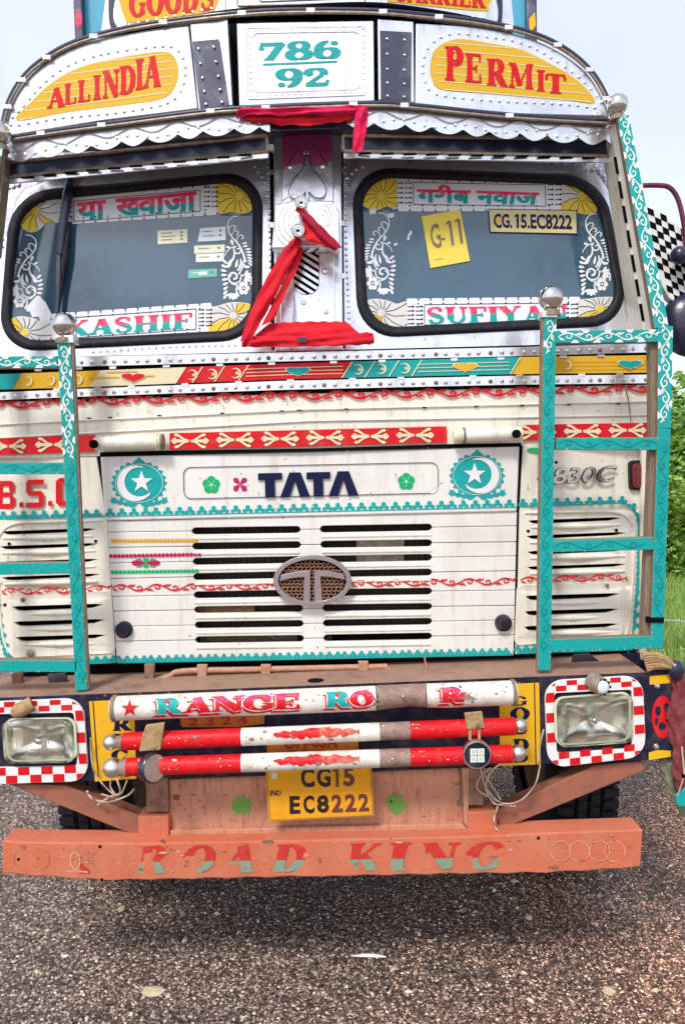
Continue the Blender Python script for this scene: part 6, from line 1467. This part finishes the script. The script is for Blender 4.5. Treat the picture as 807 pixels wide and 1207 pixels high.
# brackets, braces
for Q in ([(163, 962), (199, 962), (199, 986), (163, 990)], [(552, 958), (584, 955), (587, 981), (552, 983)]):
    mb = MB(); mb.slab(Q, -.01, .08, 'rust_orange'); mb.build('bar_bracket', truck, bevel=.004)
for Q in ([(8, 924), (78, 926), (172, 965), (166, 988)], [(582, 957), (700, 903), (757, 897), (760, 908), (590, 978)]):
    mb = MB(); mb.slab(Q, .015, .06, 'rust_brown' if False else 'rust_orange_dark') if 'rust_orange_dark' in MATS else (mat('rust_orange_dark', (.34, .115, .07), .6, dirt=(.20, .09, .06), dirt_amt=.6, dscale=14, bump=.3), mb.slab(Q, .015, .06, 'rust_orange_dark')); mb.build('diagonal_brace', truck, bevel=.004)
# lower bar: folded steel with a top flange
TOPF = [(3, 991), (30, 993), (160, 994), (330, 991), (552, 986), (640, 982), (757, 978)]
BOTF = [(4, 1030), (120, 1038), (240, 1036), (372, 1033), (376, 1035), (395, 1033), (552, 1030), (640, 1029), (700, 1026), (754, 1022)]
TOPB = [(24, 983), (160, 984), (330, 986), (552, 980), (640, 976.5), (754, 975)]
mb = MB(); gb = -.06
def gbar(x, z): return -.06+.10*max(0, abs(x-XC)-.85)
n_ = 60; fr, bt, tb_ = [], [], []
for k in range(n_+1):
    t = k/n_; x_ = 3+(757-3)*t
    fr.append(W(x_, poly_at(TOPF, x_), gbar)); bt.append(W(x_+ (0 if t < .99 else -2), poly_at(BOTF, min(x_, 754)), gbar)+Vector((0, .004*math.sin(k*1.7), 0)))
tb_ = [Vector((p.x*1.0, p.y+.10, p.z+.0)) for p in fr]; bb = [Vector((p.x, p.y+.10, p.z)) for p in bt]
vs = fr+bt+tb_+bb; N = n_+1; f = []
for k in range(n_): f += [(k, N+k, N+k+1, k+1), (k, k+1, 2*N+k+1, 2*N+k), (N+k, 3*N+k, 3*N+k+1, N+k+1), (2*N+k, 2*N+k+1, 3*N+k+1, 3*N+k)]
f += [(0, 2*N, 3*N, N), (n_, N+n_, 3*N+n_, 2*N+n_)]
mb.add(vs, f, 'rust_orange'); lb = mb.build('underrun_bar', truck, bevel=.005)
RK = (('R', 163, 199), ('O', 214, 254), ('A', 262, 303), ('D', 322, 362), ('K', 409, 449), ('I', 456, 482), ('N', 494, 540), ('G', 548, 597))
mb = MB()
for ch, xa, xb in RK:
    put(mb, serif(ch), (xa+4, 997-(xa-163)*.012), (xb+4, 997-(xb-163)*.012), (xb-4, 1030-(xb-163)*.012), (xa-4, 1030-(xa-163)*.012), gbar, 'faded_red', .0010, ('faded_green', .42))
mb.build('lettering', lb)
mb = MB()
mb.paint([(72, 1028), (80, 1020), (88, 1012), (98, 1019), (107, 1028), (90, 1031)], gbar, 'faded_red', .0010)
for q in ribbon(cat([(76, 1027), (88, 1026), (94, 1018), (93, 1008), (88, 1005), (84, 1009), (84, 1018), (90, 1026), (104, 1028)], 4), 2): mb.paint(q, gbar, 'faded_cream', .0022)
for cx_ in (28, 46, 120, 660, 682, 706, 724):
    for q in ribbon(disc(cx_, 1013 if cx_ < 300 else 1003, 12, 20, 12)+[(cx_+12, 1013 if cx_ < 300 else 1003)], 1.0): mb.paint(q, gbar, 'faded_cream' if cx_ > 600 else 'rust_orange', .0014)
mb.build('painted_emblem', lb, kind='stuff')
mb = MB()
for x_, y_ in ((118, 998), (22, 1013), (120, 1037), (634, 988)): mb.paint(disc(x_, y_, 2, 8), gbar, 'soot', .0016)
mb.build('bolt_hole', lb, kind='stuff')
for xx in (XC-.56, XC+.56):
    mb = MB(); mb.box(xx-.04, xx+.04, .0, .5, .72, .86, 'rust_brown'); mb.build('bar_hanger', truck, bevel=.005)
chips(lb, gbar, (20, 1012, 745, 1003, 19), 110, ['rust_orange_dark', 'faded_cream', 'rust_orange_dark', 'faded_cream', 'rust_brown'], .5, 1.9, 21, .0026)
chips(bo, .02, (205, 952, 545, 944, 28), 80, ['faded_cream', 'rust_brown', 'rust_orange_dark'], .5, 1.6, 22, .0024)
# loose wires and string below the bumper
for k, (pts, r_) in enumerate((([(636, 902), (630, 925), (612, 944), (590, 946), (572, 928), (566, 905)], .003), ([(578, 905), (566, 915), (562, 930), (580, 941), (590, 946)], .003), ([(590, 900), (578, 910), (572, 928), (580, 945), (586, 950), (582, 964), (584, 976), (592, 984), (600, 992)], .004), ([(586, 948), (600, 950), (606, 950)], .003), ([(560, 900), (572, 915), (590, 943)], .0025), ([(107, 870), (110, 905), (122, 925), (140, 938), (150, 920)], .003), ([(103, 933), (110, 942), (128, 945), (150, 938), (158, 930)], .004), ([(115, 949), (130, 939), (142, 934), (138, 915), (148, 905)], .004), ([(120, 936), (138, 940), (130, 925), (140, 900), (150, 890)], .003), ([(640, 860), (634, 890), (636, 905)], .003))):
    mb = MB(); mb.tube([W(x_, y_, -.03+.01*math.sin(i*1.3+k)) for i, (x_, y_) in enumerate(cat(pts, 5))], r_, 'wire', 6); mb.build('loose_wire', truck, smooth=80)

# ================================================================ TEAL GUARD FRAMES with vine painting
mat('nibble', (.46, .31, .24), .7, bump=0)
mat('vine_white', (.70, .76, .72), .45, bump=0, dirt=(.1, .5, .46), dirt_amt=.3, dscale=60)
def post(par, A0, A1, w0, w1, g, name, mt, vines, side=-1, depth=.03, nseg=1, sidew=0):
    """tube post or rail: centre line A0-A1 with pixel widths; front face painted"""
    mb = MB(); dx, dy = A1[0]-A0[0], A1[1]-A0[1]; L = math.hypot(dx, dy); nx, ny = -dy/L, dx/L
    Q = [(A0[0]+nx*w0/2, A0[1]+ny*w0/2), (A0[0]-nx*w0/2, A0[1]-ny*w0/2), (A1[0]-nx*w1/2, A1[1]-ny*w1/2), (A1[0]+nx*w1/2, A1[1]+ny*w1/2)]
    Q = Q[::-1]
    mb.slab(Q, g, depth, 'teal_worn' if mt is None else mt, 0, side='grey_side'); o = mb.build(name, par, bevel=.003)
    if vines:
        mb = MB()
        for a, b, wd_, ls in vines:
            P0_, P1_ = lerp(A0, A1, a), lerp(A0, A1, b)
            ww = (w0+(w1-w0)*(a+b)/2)
            vine(mb, P0_, P1_, g, wd_, amp=ww*.33, period=ls, wd=1.9 if wd_ == 'vine_white' else 1.1, leaf=(wd_ == 'vine_white'), off=.0014)
        mb.build('painted_vine', o, kind='stuff')
        # white nibbled edge where the painting is fresh
        mb = MB(); any_ = False
        for a, b, wd_, ls in vines:
            if wd_ != 'vine_white': continue
            n_ = int(L*(b-a)/13)
            for k in range(n_):
                c_ = lerp(A0, A1, a+(b-a)*(k+.5)/n_); s_ = 1 if k % 2 else -1; ww = (w0+(w1-w0)*(a+b)/2)/2
                ux, uy = dx/L, dy/L; e = (c_[0]+nx*s_*ww*.99, c_[1]+ny*s_*ww*.99)
                mb.paint([(e[0]-ux*5, e[1]-uy*5), (e[0]-nx*s_*3.2-ux*2, e[1]-ny*s_*3.2-uy*2), (e[0]-nx*s_*3.6+ux*2, e[1]-ny*s_*3.6+uy*2), (e[0]+ux*5, e[1]+uy*5)], g, 'white', .0013); any_ = True
        if any_: mb.build('white_edge', o, kind='stuff')
    mb = MB(); rnd_ = random.Random(int(A0[0]*7+A0[1])); n_ = int(L/5)
    for k in range(n_):                     # paint knocked off along both edges
        t = (k+rnd_.random())/n_
        if any(v[0] <= t <= v[1] and v[2] == 'vine_white' for v in (vines or [])) or rnd_.random() < .35: continue
        s_ = rnd_.choice((-1, 1)); ww = (w0+(w1-w0)*t)/2; c_ = lerp(A0, A1, t); ux, uy = dx/L, dy/L; r_ = rnd_.uniform(.7, 2.0); dpt = rnd_.uniform(.6, 1.9)
        e = (c_[0]+nx*s_*ww*.985, c_[1]+ny*s_*ww*.985); mb.paint([(e[0]-ux*r_, e[1]-uy*r_), (e[0]-nx*s_*dpt-ux*r_*.3, e[1]-ny*s_*dpt-uy*r_*.3), (e[0]-nx*s_*dpt*.7+ux*r_*.5, e[1]-ny*s_*dpt*.7+uy*r_*.5), (e[0]+ux*r_, e[1]+uy*r_)], g, 'nibble', .0013)
    if mb.v: mb.build('worn_edge', o, kind='stuff')
    return o
def ballf(par, x_, y_, r_, g):
    mb = MB(); c = W(x_, y_, g); mb.ball(c, r_*mpp(c.y), 'chrome', 28, 18); b = mb.build('ball_finial', par, smooth=80)
    mb = MB(); rr = r_*mpp(c.y); mb.tube([c+Vector((0, 0, -rr*.9)), c+Vector((0, 0, -rr*1.2)), c+Vector((0, 0, -rr*1.5))], [rr*.5, rr*.75, rr*.8], 'grey_side', 14); mb.build('finial_neck', b, smooth=30)
gP = -.03+.06
WV, TD = 'vine_white', 'teal_dark'
# right frame
mb = MB(); mb.slab([(637.5, 373), (641, 373), (636, 790), (632.5, 790)], gP, .02, 'grey_side', -.004); fr_ = mb.build('guard_frame', truck, bevel=.001)
post(fr_, (648, 373), (641, 790.5), 15, 15.5, gP, 'post', None, [(.01, .10, WV, 20), (.10, .95, TD, 20)])
post(fr_, (734, 136), (779.5, 386), 14, 17, lambda x, z: gP+.0+.10*max(0, z-2.4), 'post', 'teal', [(.0, 1, WV, 19)])
post(fr_, (784, 384), (782.5, 505), 18, 16, gP, 'post', 'teal', [(.02, .93, WV, 20)])
post(fr_, (782.2, 505), (773.5, 765), 16, 15, gP, 'post', None, [(.05, .9, TD, 21)])
mb = MB(); mb.slab([(766, 402), (776, 402), (775, 516), (766.5, 748), (757, 750), (767, 516)], gP+.02, .04, 'grey_side'); mb.build('post_flank', fr_, bevel=.002)
for A, B, w0_, w1_, v in (((655, 397), (777, 395.5), 15, 15, [(0.02, .98, WV, 26)]), ((655, 523), (776, 523), 14, 15, [(.02, .98, TD, 22)]), ((650, 644), (770, 640.5), 14, 15, [(.02, .9, TD, 24)]), ((648, 761), (768, 757), 15, 15, None)):
    post(fr_, A, B, w0_, w1_, gP, 'rail', None, v, depth=.04)
ballf(fr_, 648.5, 351, 14.3, .05); ballf(fr_, 727, 123.5, 12, gP+.1)
mb = MB()
for Q in ([(639, 366), (656, 366), (657, 374), (638, 374)], [(723, 134), (741, 134), (741, 137.5), (723, 137.5)]): mb.slab(Q, gP+(.0 if Q[0][0] < 700 else .09), .06, 'steel_white', .004)
mb.build('post_cap', fr_, bevel=.002)
mb = MB(); mb.slab([(763, 728), (782, 728), (782, 734), (763, 734)], gP, .06, 'soot', .004); mb.build('strap', fr_)
# left frame
mb = MB(); mb.slab([(83, 402), (86.5, 402), (105, 812), (101, 814)], gP, .02, 'grey_side', -.004); fl_ = mb.build('guard_frame', truck, bevel=.001)
post(fl_, (75.5, 403), (96, 814), 16, 14, gP, 'post', None, [(.01, .33, WV, 20), (.34, .98, TD, 20)])
for A, B, w0_, w1_, v in (((-28, 427), (68, 426.5), 14, 14, [(0.02, .98, WV, 25)]), ((-28, 552), (77, 552), 14, 14, [(.3, .98, TD, 22)]), ((-28, 671), (84, 669.5), 14, 13.5, None), ((-28, 785), (91, 785.5), 14, 14, None)):
    post(fl_, A, B, w0_, w1_, gP, 'rail', None, v, depth=.04)
post(fl_, (-4, 172), (-36, 420), 14, 17, lambda x, z: gP+.10*max(0, z-2.4), 'post', 'teal', [(.0, 1, WV, 19)])
post(fl_, (-36, 420), (-32, 792), 17, 15, gP, 'post', None, None)
ballf(fl_, 76, 382.5, 14, .05); ballf(fl_, -1, 157, 13.5, gP+.1)
mb = MB(); mb.slab([(66, 396), (86, 395), (87, 404), (67, 404)], gP, .06, 'steel_white', .004); mb.build('post_cap', fl_, bevel=.002)

# ================================================================ MIRROR on the right
gm = .35
mat('arm_paint', (.05, .012, .025), .35, dirt=(.30, .02, .09), dirt_amt=.7, dscale=9, bump=.1)
mb = MB(); mb.tube([W(x_, y_, gm-.02) for x_, y_ in cat([(750, 219), (775, 218.5), (788, 221), (797, 232), (803, 252), (808, 285), (812, 330)], 5)], .0092, 'arm_paint', 12); arm = mb.build('mirror_arm', truck, smooth=60)
mb = MB()
Qm = [(762, 252), (793, 263), (806, 280), (830, 300), (836, 366), (800, 357), (786, 345), (774, 310)]
mb.slab(cat([(757, 246), (772, 249), (790, 258), (812, 276), (842, 294), (846, 378), (808, 364), (780, 338)], 3, True), gm, .05, 'white', 0); ck = mb.build('chequered_housing', arm, bevel=.006)
mb = MB(); poly = cat([(758, 247), (772, 250), (790, 259), (812, 277), (841, 295), (845, 377), (808, 363), (781, 337)], 3, True)
for i in range(-3, 14):
    for j in range(-8, 22):
        if (i+j) % 2: continue
        X0, Y0 = 762+i*7.6+j*1.35, 244+j*8.0+i*3.4
        q = [(X0, Y0), (X0+7.6, Y0+3.4), (X0+8.9, Y0+11.4), (X0+1.3, Y0+8.0)]
        cx_, cy_ = X0+4.4, Y0+5.7; r_ = scan(poly, cy_)
        if r_ and r_[0]+3.0 < cx_ < r_[1]-3 and cx_ < 835: mb.paint(q, gm, 'soot', .0014)
mb.build('black_check', ck, kind='stuff')
mb = MB(); mb.ball(W(800, 301, gm-.06), .034, 'navy', 18, 12); mb.tube([W(800, 301, gm-.06), W(815, 298, gm-.03)], .02, 'navy', 12); mb.build('mirror_joint', arm, smooth=60)
mb = MB(); mb.ball(W(814, 382, gm+.02), .135, 'navy', 24, 16, (.9, .5, .95)); cm = mb.build('convex_mirror', arm, smooth=80)

# ================================================================ THINGS HUNG ON THE TRUCK
def cloth(name, loops, g, mt, label, cat_, thick=.006, offs=None, parts=()):
    pass
# 1 pink-red cloth strip tied along the canopy edge
e1 = empty('cloth_strip', W(356, 136, .03), 'crimson pink cloth strip stretched over the middle of the canopy edge with one end hanging', 'cloth')
gk = lambda x, z: gV(x, z)-.022
def folded(par, name, top, bot, g, mt, amp=.006, rows=4):   # soft strip between two pixel polylines
    mb = MB(); rows *= 3
    dn = lambda pl: [lerp(pl[i//3], pl[min(i//3+1, len(pl)-1)], (i % 3)/3) for i in range(3*(len(pl)-1)+1)]
    top, bot = dn(top), dn(bot); n_ = len(top); vs = []; f = []; sd = random.uniform(0, 9)
    for j in range(rows+1):
        for i in range(n_):
            t = j/rows; p = lerp(top[i], bot[i], t); jx = .55*math.sin(i*.9+sd)*(t-.5)*2
            v = W(p[0], p[1]+jx, g); q = i/3
            v.y -= amp*.72*(1.1*math.sin(t*math.pi)+.45*math.sin(t*9+q*.35+sd)+.35*math.sin(q*1.1+t*5+sd)+.10*math.sin(q*2.7-t*7)+.04*math.sin(q*6.1+t*13)); vs.append(v)
    N = len(vs); vs += [v+Vector((0, .003, 0)) for v in vs]
    for j in range(rows):
        for i in range(n_-1):
            a = j*n_+i; f += [(a, a+n_, a+n_+1, a+1), (N+a, N+a+1, N+a+n_+1, N+a+n_)]
    for i in range(n_-1): f += [(i, i+1, N+i+1, N+i), (rows*n_+i, N+rows*n_+i, N+rows*n_+i+1, rows*n_+i+1)]
    for j in range(rows): f += [(j*n_, N+j*n_, N+(j+1)*n_, (j+1)*n_), (j*n_+n_-1, (j+1)*n_+n_-1, N+(j+1)*n_+n_-1, N+j*n_+n_-1)]
    for _ in range(int(n_/5)):                                   # loose threads along the lower edge
        i = random.randrange(n_-1); a = vs[rows*n_+i]; w3 = random.uniform(.0006, .0012); L_ = random.uniform(.004, .013); dx = random.uniform(-.005, .005)
        o = len(vs); vs += [a+Vector((-w3, 0, 0)), a+Vector((w3, 0, 0)), a+Vector((dx, -.001, -L_))]; f.append((o, o+1, o+2))
    mb.add(vs, f, mt); return mb.build(name, par, smooth=60)
tp = cat([(279, 131), (285, 127), (320, 126), (366, 126), (410, 125), (432, 124)], 4); 
folded(e1, 'rolled_edge', tp, [(x_, y_+10+1.0*math.sin(x_*.1)) for x_, y_ in tp], gk, 'cloth_pink', .012)
tp = cat([(288, 134), (320, 135), (366, 136), (400, 134), (420, 133)], 4)
folded(e1, 'torn_hem', tp, [(x_, y_+6+4*math.sin((x_-288)/132*math.pi)+2.4*abs(math.sin(x_*.09))) for x_, y_ in tp], lambda x, z: gV(x, z)-.008, 'cloth_red', .006)
lt = cat([(420, 126), (418, 140), (416, 160), (415, 179)], 4); rt = cat([(434, 125), (433, 142), (430, 162), (427, 180)], 4)
folded(e1, 'hanging_end', lt, rt, lambda x, z: gV(x, z)-.032, 'cloth_pink', .010, 3)
# 2 the two ribbons hanging from the small lamps, and the red tray-like strip at the foot
e2 = empty('ribbon', W(378, 265, .10), 'short maroon red ribbon running down to the right from the upper small lamp', 'ribbon')
a_ = cat([(351, 243), (360, 248), (380, 268), (403, 291)], 4); b_ = cat([(348, 248), (356, 256), (374, 277), (394, 296)], 4)
folded(e2, 'folded_band', a_, b_, lambda x, z: gCol(x, z)-.16, 'cloth_maroonred', .008, 3) if 'cloth_maroonred' in MATS else (mat('cloth_maroonred', (.34, .006, .03), .6, bump=.3, bscale=25, spec=.2), folded(e2, 'folded_band', a_, b_, lambda x, z: gCol(x, z)-.16, 'cloth_maroonred', .008, 3))
a_ = cat([(354, 250), (366, 265), (378, 278), (392, 294)], 4); b_ = cat([(358, 268), (360, 282), (370, 285), (386, 292)], 4)
folded(e2, 'loose_flap', a_, b_, lambda x, z: gCol(x, z)-.145, 'cloth_red', .006, 3)
e3 = empty('ribbon', W(320, 345, .08), 'long bright red ribbon slanting down left from the lower small lamp over the column', 'ribbon')
a_ = cat([(344, 281), (330, 300), (308, 340), (290, 380), (283, 402)], 5); b_ = cat([(356, 284), (346, 306), (328, 342), (305, 384), (294, 408)], 5)
folded(e3, 'folded_band', a_, b_, lambda x, z: gCol(x, z)-.10, 'cloth_red', .010, 4)
a_ = cat([(355, 286), (346, 306), (330, 340), (308, 384)], 5); b_ = cat([(357, 296), (352, 312), (338, 342), (322, 378)], 5)
folded(e3, 'loose_flap', a_, b_, lambda x, z: gCol(x, z)-.085, 'cloth_red', .006, 3)
e4 = empty('cloth_fold', W(362, 395, .08), 'bright red folded cloth lying across the foot of the centre column', 'cloth')
a_ = cat([(318, 381), (345, 379.5), (380, 379), (407, 379)], 5); b_ = cat([(300, 396), (340, 396), (390, 395), (424, 393)], 5)
folded(e4, 'upper_face', a_, b_, lambda x, z: gCol(x, z)-.06-.3*max(0, 2.44-z), 'cloth_red', .006, 3)
a_ = cat([(285, 397), (320, 395.5), (370, 395), (425, 392), (440, 393)], 5); b_ = cat([(286, 409), (330, 408.5), (380, 408), (430, 406), (441, 404)], 5)
folded(e4, 'front_fold', a_, b_, lambda x, z: gCol(x, z)-.09, 'cloth_red', .010, 4)
mb = MB(); mb.paint([(350, 397.5), (361, 397), (361, 403), (350, 403.5)], lambda x, z: gCol(x, z)-.105, 'navy', .001); mb.build('dark_patch', e4)

# 3 tassel and rags tied at the right end of the bumper
e5 = empty('rag_bundle', W(798, 850, .0), 'jute tassel with maroon and grey rags tied on the right bumper end beside the road', 'rags')
mb = MB()
for k in range(46):
    t = k/45; j = random.uniform(-1, 1)
    mb.tube([W(x_, y_, -.0+.03*math.sin(k)) for x_, y_ in cat([(756+6*t, 770+t*22), (772, 770+t*18+j), (786, 776+t*12+j), (797, 786+t*6)], 4)], [.0045]*12+[.003], 'jute', 5, False)
mb.build('jute_tassel', e5, kind='stuff', smooth=80)
mb = MB(); mb.ball(W(796, 790, -.02), .030, 'navy', 16, 10, (1, .8, 1.2)); mb.build('knot', e5, smooth=80)
def rag(name, cl, mt, wd, seed, gy):
    random.seed(seed); mb = MB(); pts = cat(cl, 8); n_ = len(pts); m_ = 14; vs = []; f = []
    for i, (x_, y_) in enumerate(pts):
        w_ = wd(i/(n_-1))
        for k in range(m_*2):
            a = 2*math.pi*k/(m_*2); rr = 1+.28*math.sin(a*3+i*.45+seed)+.16*math.sin(a*5-i*.9)+.10*math.sin(i*2.1+a)
            c = W(x_, y_, gy); s_ = w_*mpp(gy); vs.append(c+Vector((math.cos(a)*s_*rr, math.sin(a)*s_*rr*.6, 0)))
    M2 = m_*2
    for i in range(n_-1):
        for k in range(M2): f.append((i*M2+k, i*M2+(k+1) % M2, (i+1)*M2+(k+1) % M2, (i+1)*M2+k))
    f.append(tuple(range(M2))); f.append(tuple((n_-1)*M2+k for k in range(M2)))
    mb.add(vs, f, mt); return mb.build(name, e5, smooth=80)
rag('maroon_rag', [(797, 786), (800, 806), (799, 840), (801, 880), (806, 915), (815, 945)], 'cloth_maroon', lambda t: 5+6*min(1, t*3), 3, -.01)
rag('grey_rag', [(799, 862), (792, 880), (789, 905), (794, 930), (801, 950), (804, 962)], 'cloth_grey', lambda t: 4+6*math.sin(math.pi*min(1, t*1.2+.05)), 5, .03)
mb = MB(); mb.slab([(795, 938), (808, 928), (816, 940), (812, 952), (798, 950)], -.04, .01, 'teal'); mb.build('green_rag_end', e5, bevel=.003)
mb = MB(); mb.dome(806, 914, -.06, 4, .01, 'soot'); mb.tube([W(803, 880, -.05), W(806, 914, -.065), W(798, 938, -.04)], .003, 'wire', 6); mb.build('cord', e5)
# cable stretched away to the right from the strap
mb = MB(); mb.tube([W(782, 731, .05), W(800, 732, .4), W(830, 738, .8)], .003, 'sticker_white', 6)
mb.build('tie_cord', truck)

# ================================================================ ROAD SURFACE DETAIL
random.seed(11)
mb = MB()
def chip(mb, x, y, s, z0=.0, mt='chip'):
    a = random.uniform(0, 6.28); c_, s_ = math.cos(a)*s, math.sin(a)*s; e = random.uniform(.5, .9); h = s*random.uniform(.35, .8); k = random.uniform(.2, .6)
    mb.add([(x+c_, y+s_, z0), (x-s_*e, y+c_*e, z0), (x-c_, y-s_, z0), (x+s_*e, y-c_*e, z0), (x+c_*k, y+s_*k, z0+h), (x-c_*k, y-s_*k, z0+h*.8)], [(0, 1, 4), (1, 2, 5), (1, 5, 4), (2, 3, 5), (3, 0, 4), (3, 4, 5)], mt)
for k in range(78000):
    t = random.random(); y = -.75+4.6*t**1.5; x = random.uniform(-1.5, 1.9)*(1+.35*(y+.75)); chip(mb, x, y, random.uniform(.0034, .0082))
mb.build('road_gravel', kind='stuff')
mb = MB()
for k in range(420): chip(mb, random.uniform(-1.6, 2.3), -.7+4*random.random()**1.3, random.uniform(.010, .018), mt=random.choice(['chip', 'chip', 'leaf_white', 'leaf_pale']) if k % 7 == 0 else 'chip')
mb.build('loose_stones', kind='stuff')
def gpt(px, py):
    d = ray(px, py); t = -CLOC.z/d.z; return CLOC+d*t
def single(name, px, py, outline, mt, label, cat_, h=.012, s=1.0):
    c = gpt(px, py); mb = MB(); n_ = len(outline)
    vs = [(c.x+a*s, c.y+b*s, .006+h*.3*abs(math.sin(i*1.9))) for i, (a, b) in enumerate(outline)]+[(c.x, c.y, h+.006)]+[(c.x+a*s*.96, c.y+b*s*.96, .003) for a, b in outline]
    f = [(i, (i+1) % n_, n_) for i in range(n_)]+[((i+1) % n_, i, n_+1+i, n_+1+(i+1) % n_) for i in range(n_)]
    mb.add(vs, f, mt); o = mb.build(name, smooth=70); o['label'] = label; o['category'] = cat_; return o
lf = [(-.045, 0), (-.03, .025), (0, .032), (.03, .025), (.05, .004), (.03, -.022), (0, -.028), (-.03, -.02)]
single('dry_leaf', 180, 1171, lf, 'leaf_pale', 'pale tan dry leaf lying alone on the dark gravel at the bottom', 'leaf', .012, .95)
single('paper_scrap', 143, 1073, [(-.02, 0), (-.01, .03), (.012, .02), (.02, -.01), (0, -.03)], 'leaf_pale', 'small pale yellow scrap on the gravel below the left end of the bar', 'scrap', .008, .9)
single('feather', 435, 1128, [(-.075, .0), (-.03, .012), (.02, .012), (.06, 0), (.075, -.012), (.03, -.01), (-.02, -.006)], 'leaf_white', 'thin white feather lying flat on the gravel below the middle of the bar', 'feather', .006, .9)
single('dry_leaf', 717, 1170, [(-.03, .0), (-.01, .03), (.02, .022), (.03, -.01), (.0, -.03), (-.02, -.02)], 'leaf_pale', 'crumpled cream yellow leaf on gravel near the bottom right corner', 'leaf', .010, .8)
single('pebble', 623, 1083, [(-.018, .0), (-.01, .016), (.01, .016), (.018, 0), (.01, -.014), (-.01, -.014)], 'leaf_pale', 'cream coloured pebble on brown gravel below the right part of the bar', 'pebble', .014, .9)

# ================================================================ SHRUBS AND GRASS beyond the truck
def leaf_cloud(mb, blobs, n, size, mt, rnd):
    for k in range(n):
        cx_, cy_, cz_, r_ = rnd.choice(blobs)
        a, b = rnd.uniform(0, 6.283), math.acos(rnd.uniform(-1, 1)); q = r_*(.62+.42*rnd.random()**.5)
        p = Vector((cx_+q*math.sin(b)*math.cos(a), cy_+q*math.sin(b)*math.sin(a), max(.05, cz_+q*math.cos(b))))
        s = size*rnd.uniform(.6, 1.3); u = Vector((rnd.gauss(0, 1), rnd.gauss(0, 1), rnd.gauss(0, .5))).normalized(); v = u.cross(Vector((rnd.gauss(0, 1), rnd.gauss(0, 1), rnd.gauss(0, 1)))).normalized()
        mb.add([p-u*s, p+v*s*.42, p+u*s, p-v*s*.42], [(0, 1, 2, 3)], mt)
def shrub(x, y, h, w_, seed, label, mt='leaf', n=5200, size=.075):
    rnd = random.Random(seed); e = empty('shrub', (x, y, 0), label, 'shrub', 'shrubs on the grassy verge')
    mb = MB(); blobs = []
    for k in range(9):
        a = rnd.uniform(0, 6.283); rr = rnd.uniform(.15, .55)*w_; z = h*rnd.uniform(.25, .85); tip = Vector((x+math.cos(a)*rr, y+math.sin(a)*rr, z))
        mb.tube([Vector((x+rnd.uniform(-.05, .05), y+rnd.uniform(-.05, .05), 0)), Vector((x, y, 0)).lerp(tip, .5)+Vector((0, 0, .1)), tip], [.035, .022, .008], 'bark', 6)
        blobs.append((tip.x, tip.y, tip.z, rnd.uniform(.20, .36)*h))
    for k in range(14): a = rnd.uniform(0, 6.283); rr = rnd.uniform(0, .8)*w_; blobs.append((x+math.cos(a)*rr, y+math.sin(a)*rr, h*rnd.uniform(.1, .8), rnd.uniform(.12, .24)*h))
    mb.build('stem', e, smooth=60)
    mb = MB(); leaf_cloud(mb, blobs, n, size, mt, rnd); mb.build('foliage', e)
shrub(5.6, 11.0, 3.1, 1.5, 1, 'tall dense dark green shrub right behind the mirror side of the truck', 'leaf', 13000, .085)
shrub(4.9, 9.6, 1.9, .9, 2, 'low lime green bush at the grass edge right beside the guard frame', 'leaf_bright', 6500, .055)
shrub(7.4, 12.5, 3.5, 1.6, 3, 'broad green shrub further right on the verge past the dark one', 'leaf', 5000, .10)
shrub(6.6, 15.5, 3.4, 1.8, 4, 'mid green shrub standing deepest on the verge behind the others', 'leaf', 5000, .11)
shrub(9.6, 12.0, 3.0, 1.6, 6, 'wide green shrub farthest right on the verge', 'leaf', 3500, .11)
rnd = random.Random(5); mb = MB()
for k in range(26000):
    t = rnd.random(); y = 4.2+14*t**1.3; x = max(2.95+.02*(y-4), 3.0)+rnd.random()**1.4*7-.1; h = rnd.uniform(.05, .24)*(1.4 if rnd.random() < .08 else 1); a = rnd.uniform(0, 6.28); c_, s_ = math.cos(a)*.010, math.sin(a)*.010; lx, ly = rnd.gauss(0, .05), rnd.gauss(0, .05)
    mb.add([(x-c_, y-s_, 0), (x+c_, y+s_, 0), (x+lx*.4+c_*.7, y+ly*.4+s_*.7, h*.6), (x+lx, y+ly, h), (x+lx*.4-c_*.7, y+ly*.4-s_*.7, h*.6)], [(0, 1, 2, 3, 4)], 'grass')
mb.build('grass_blades', kind='stuff')
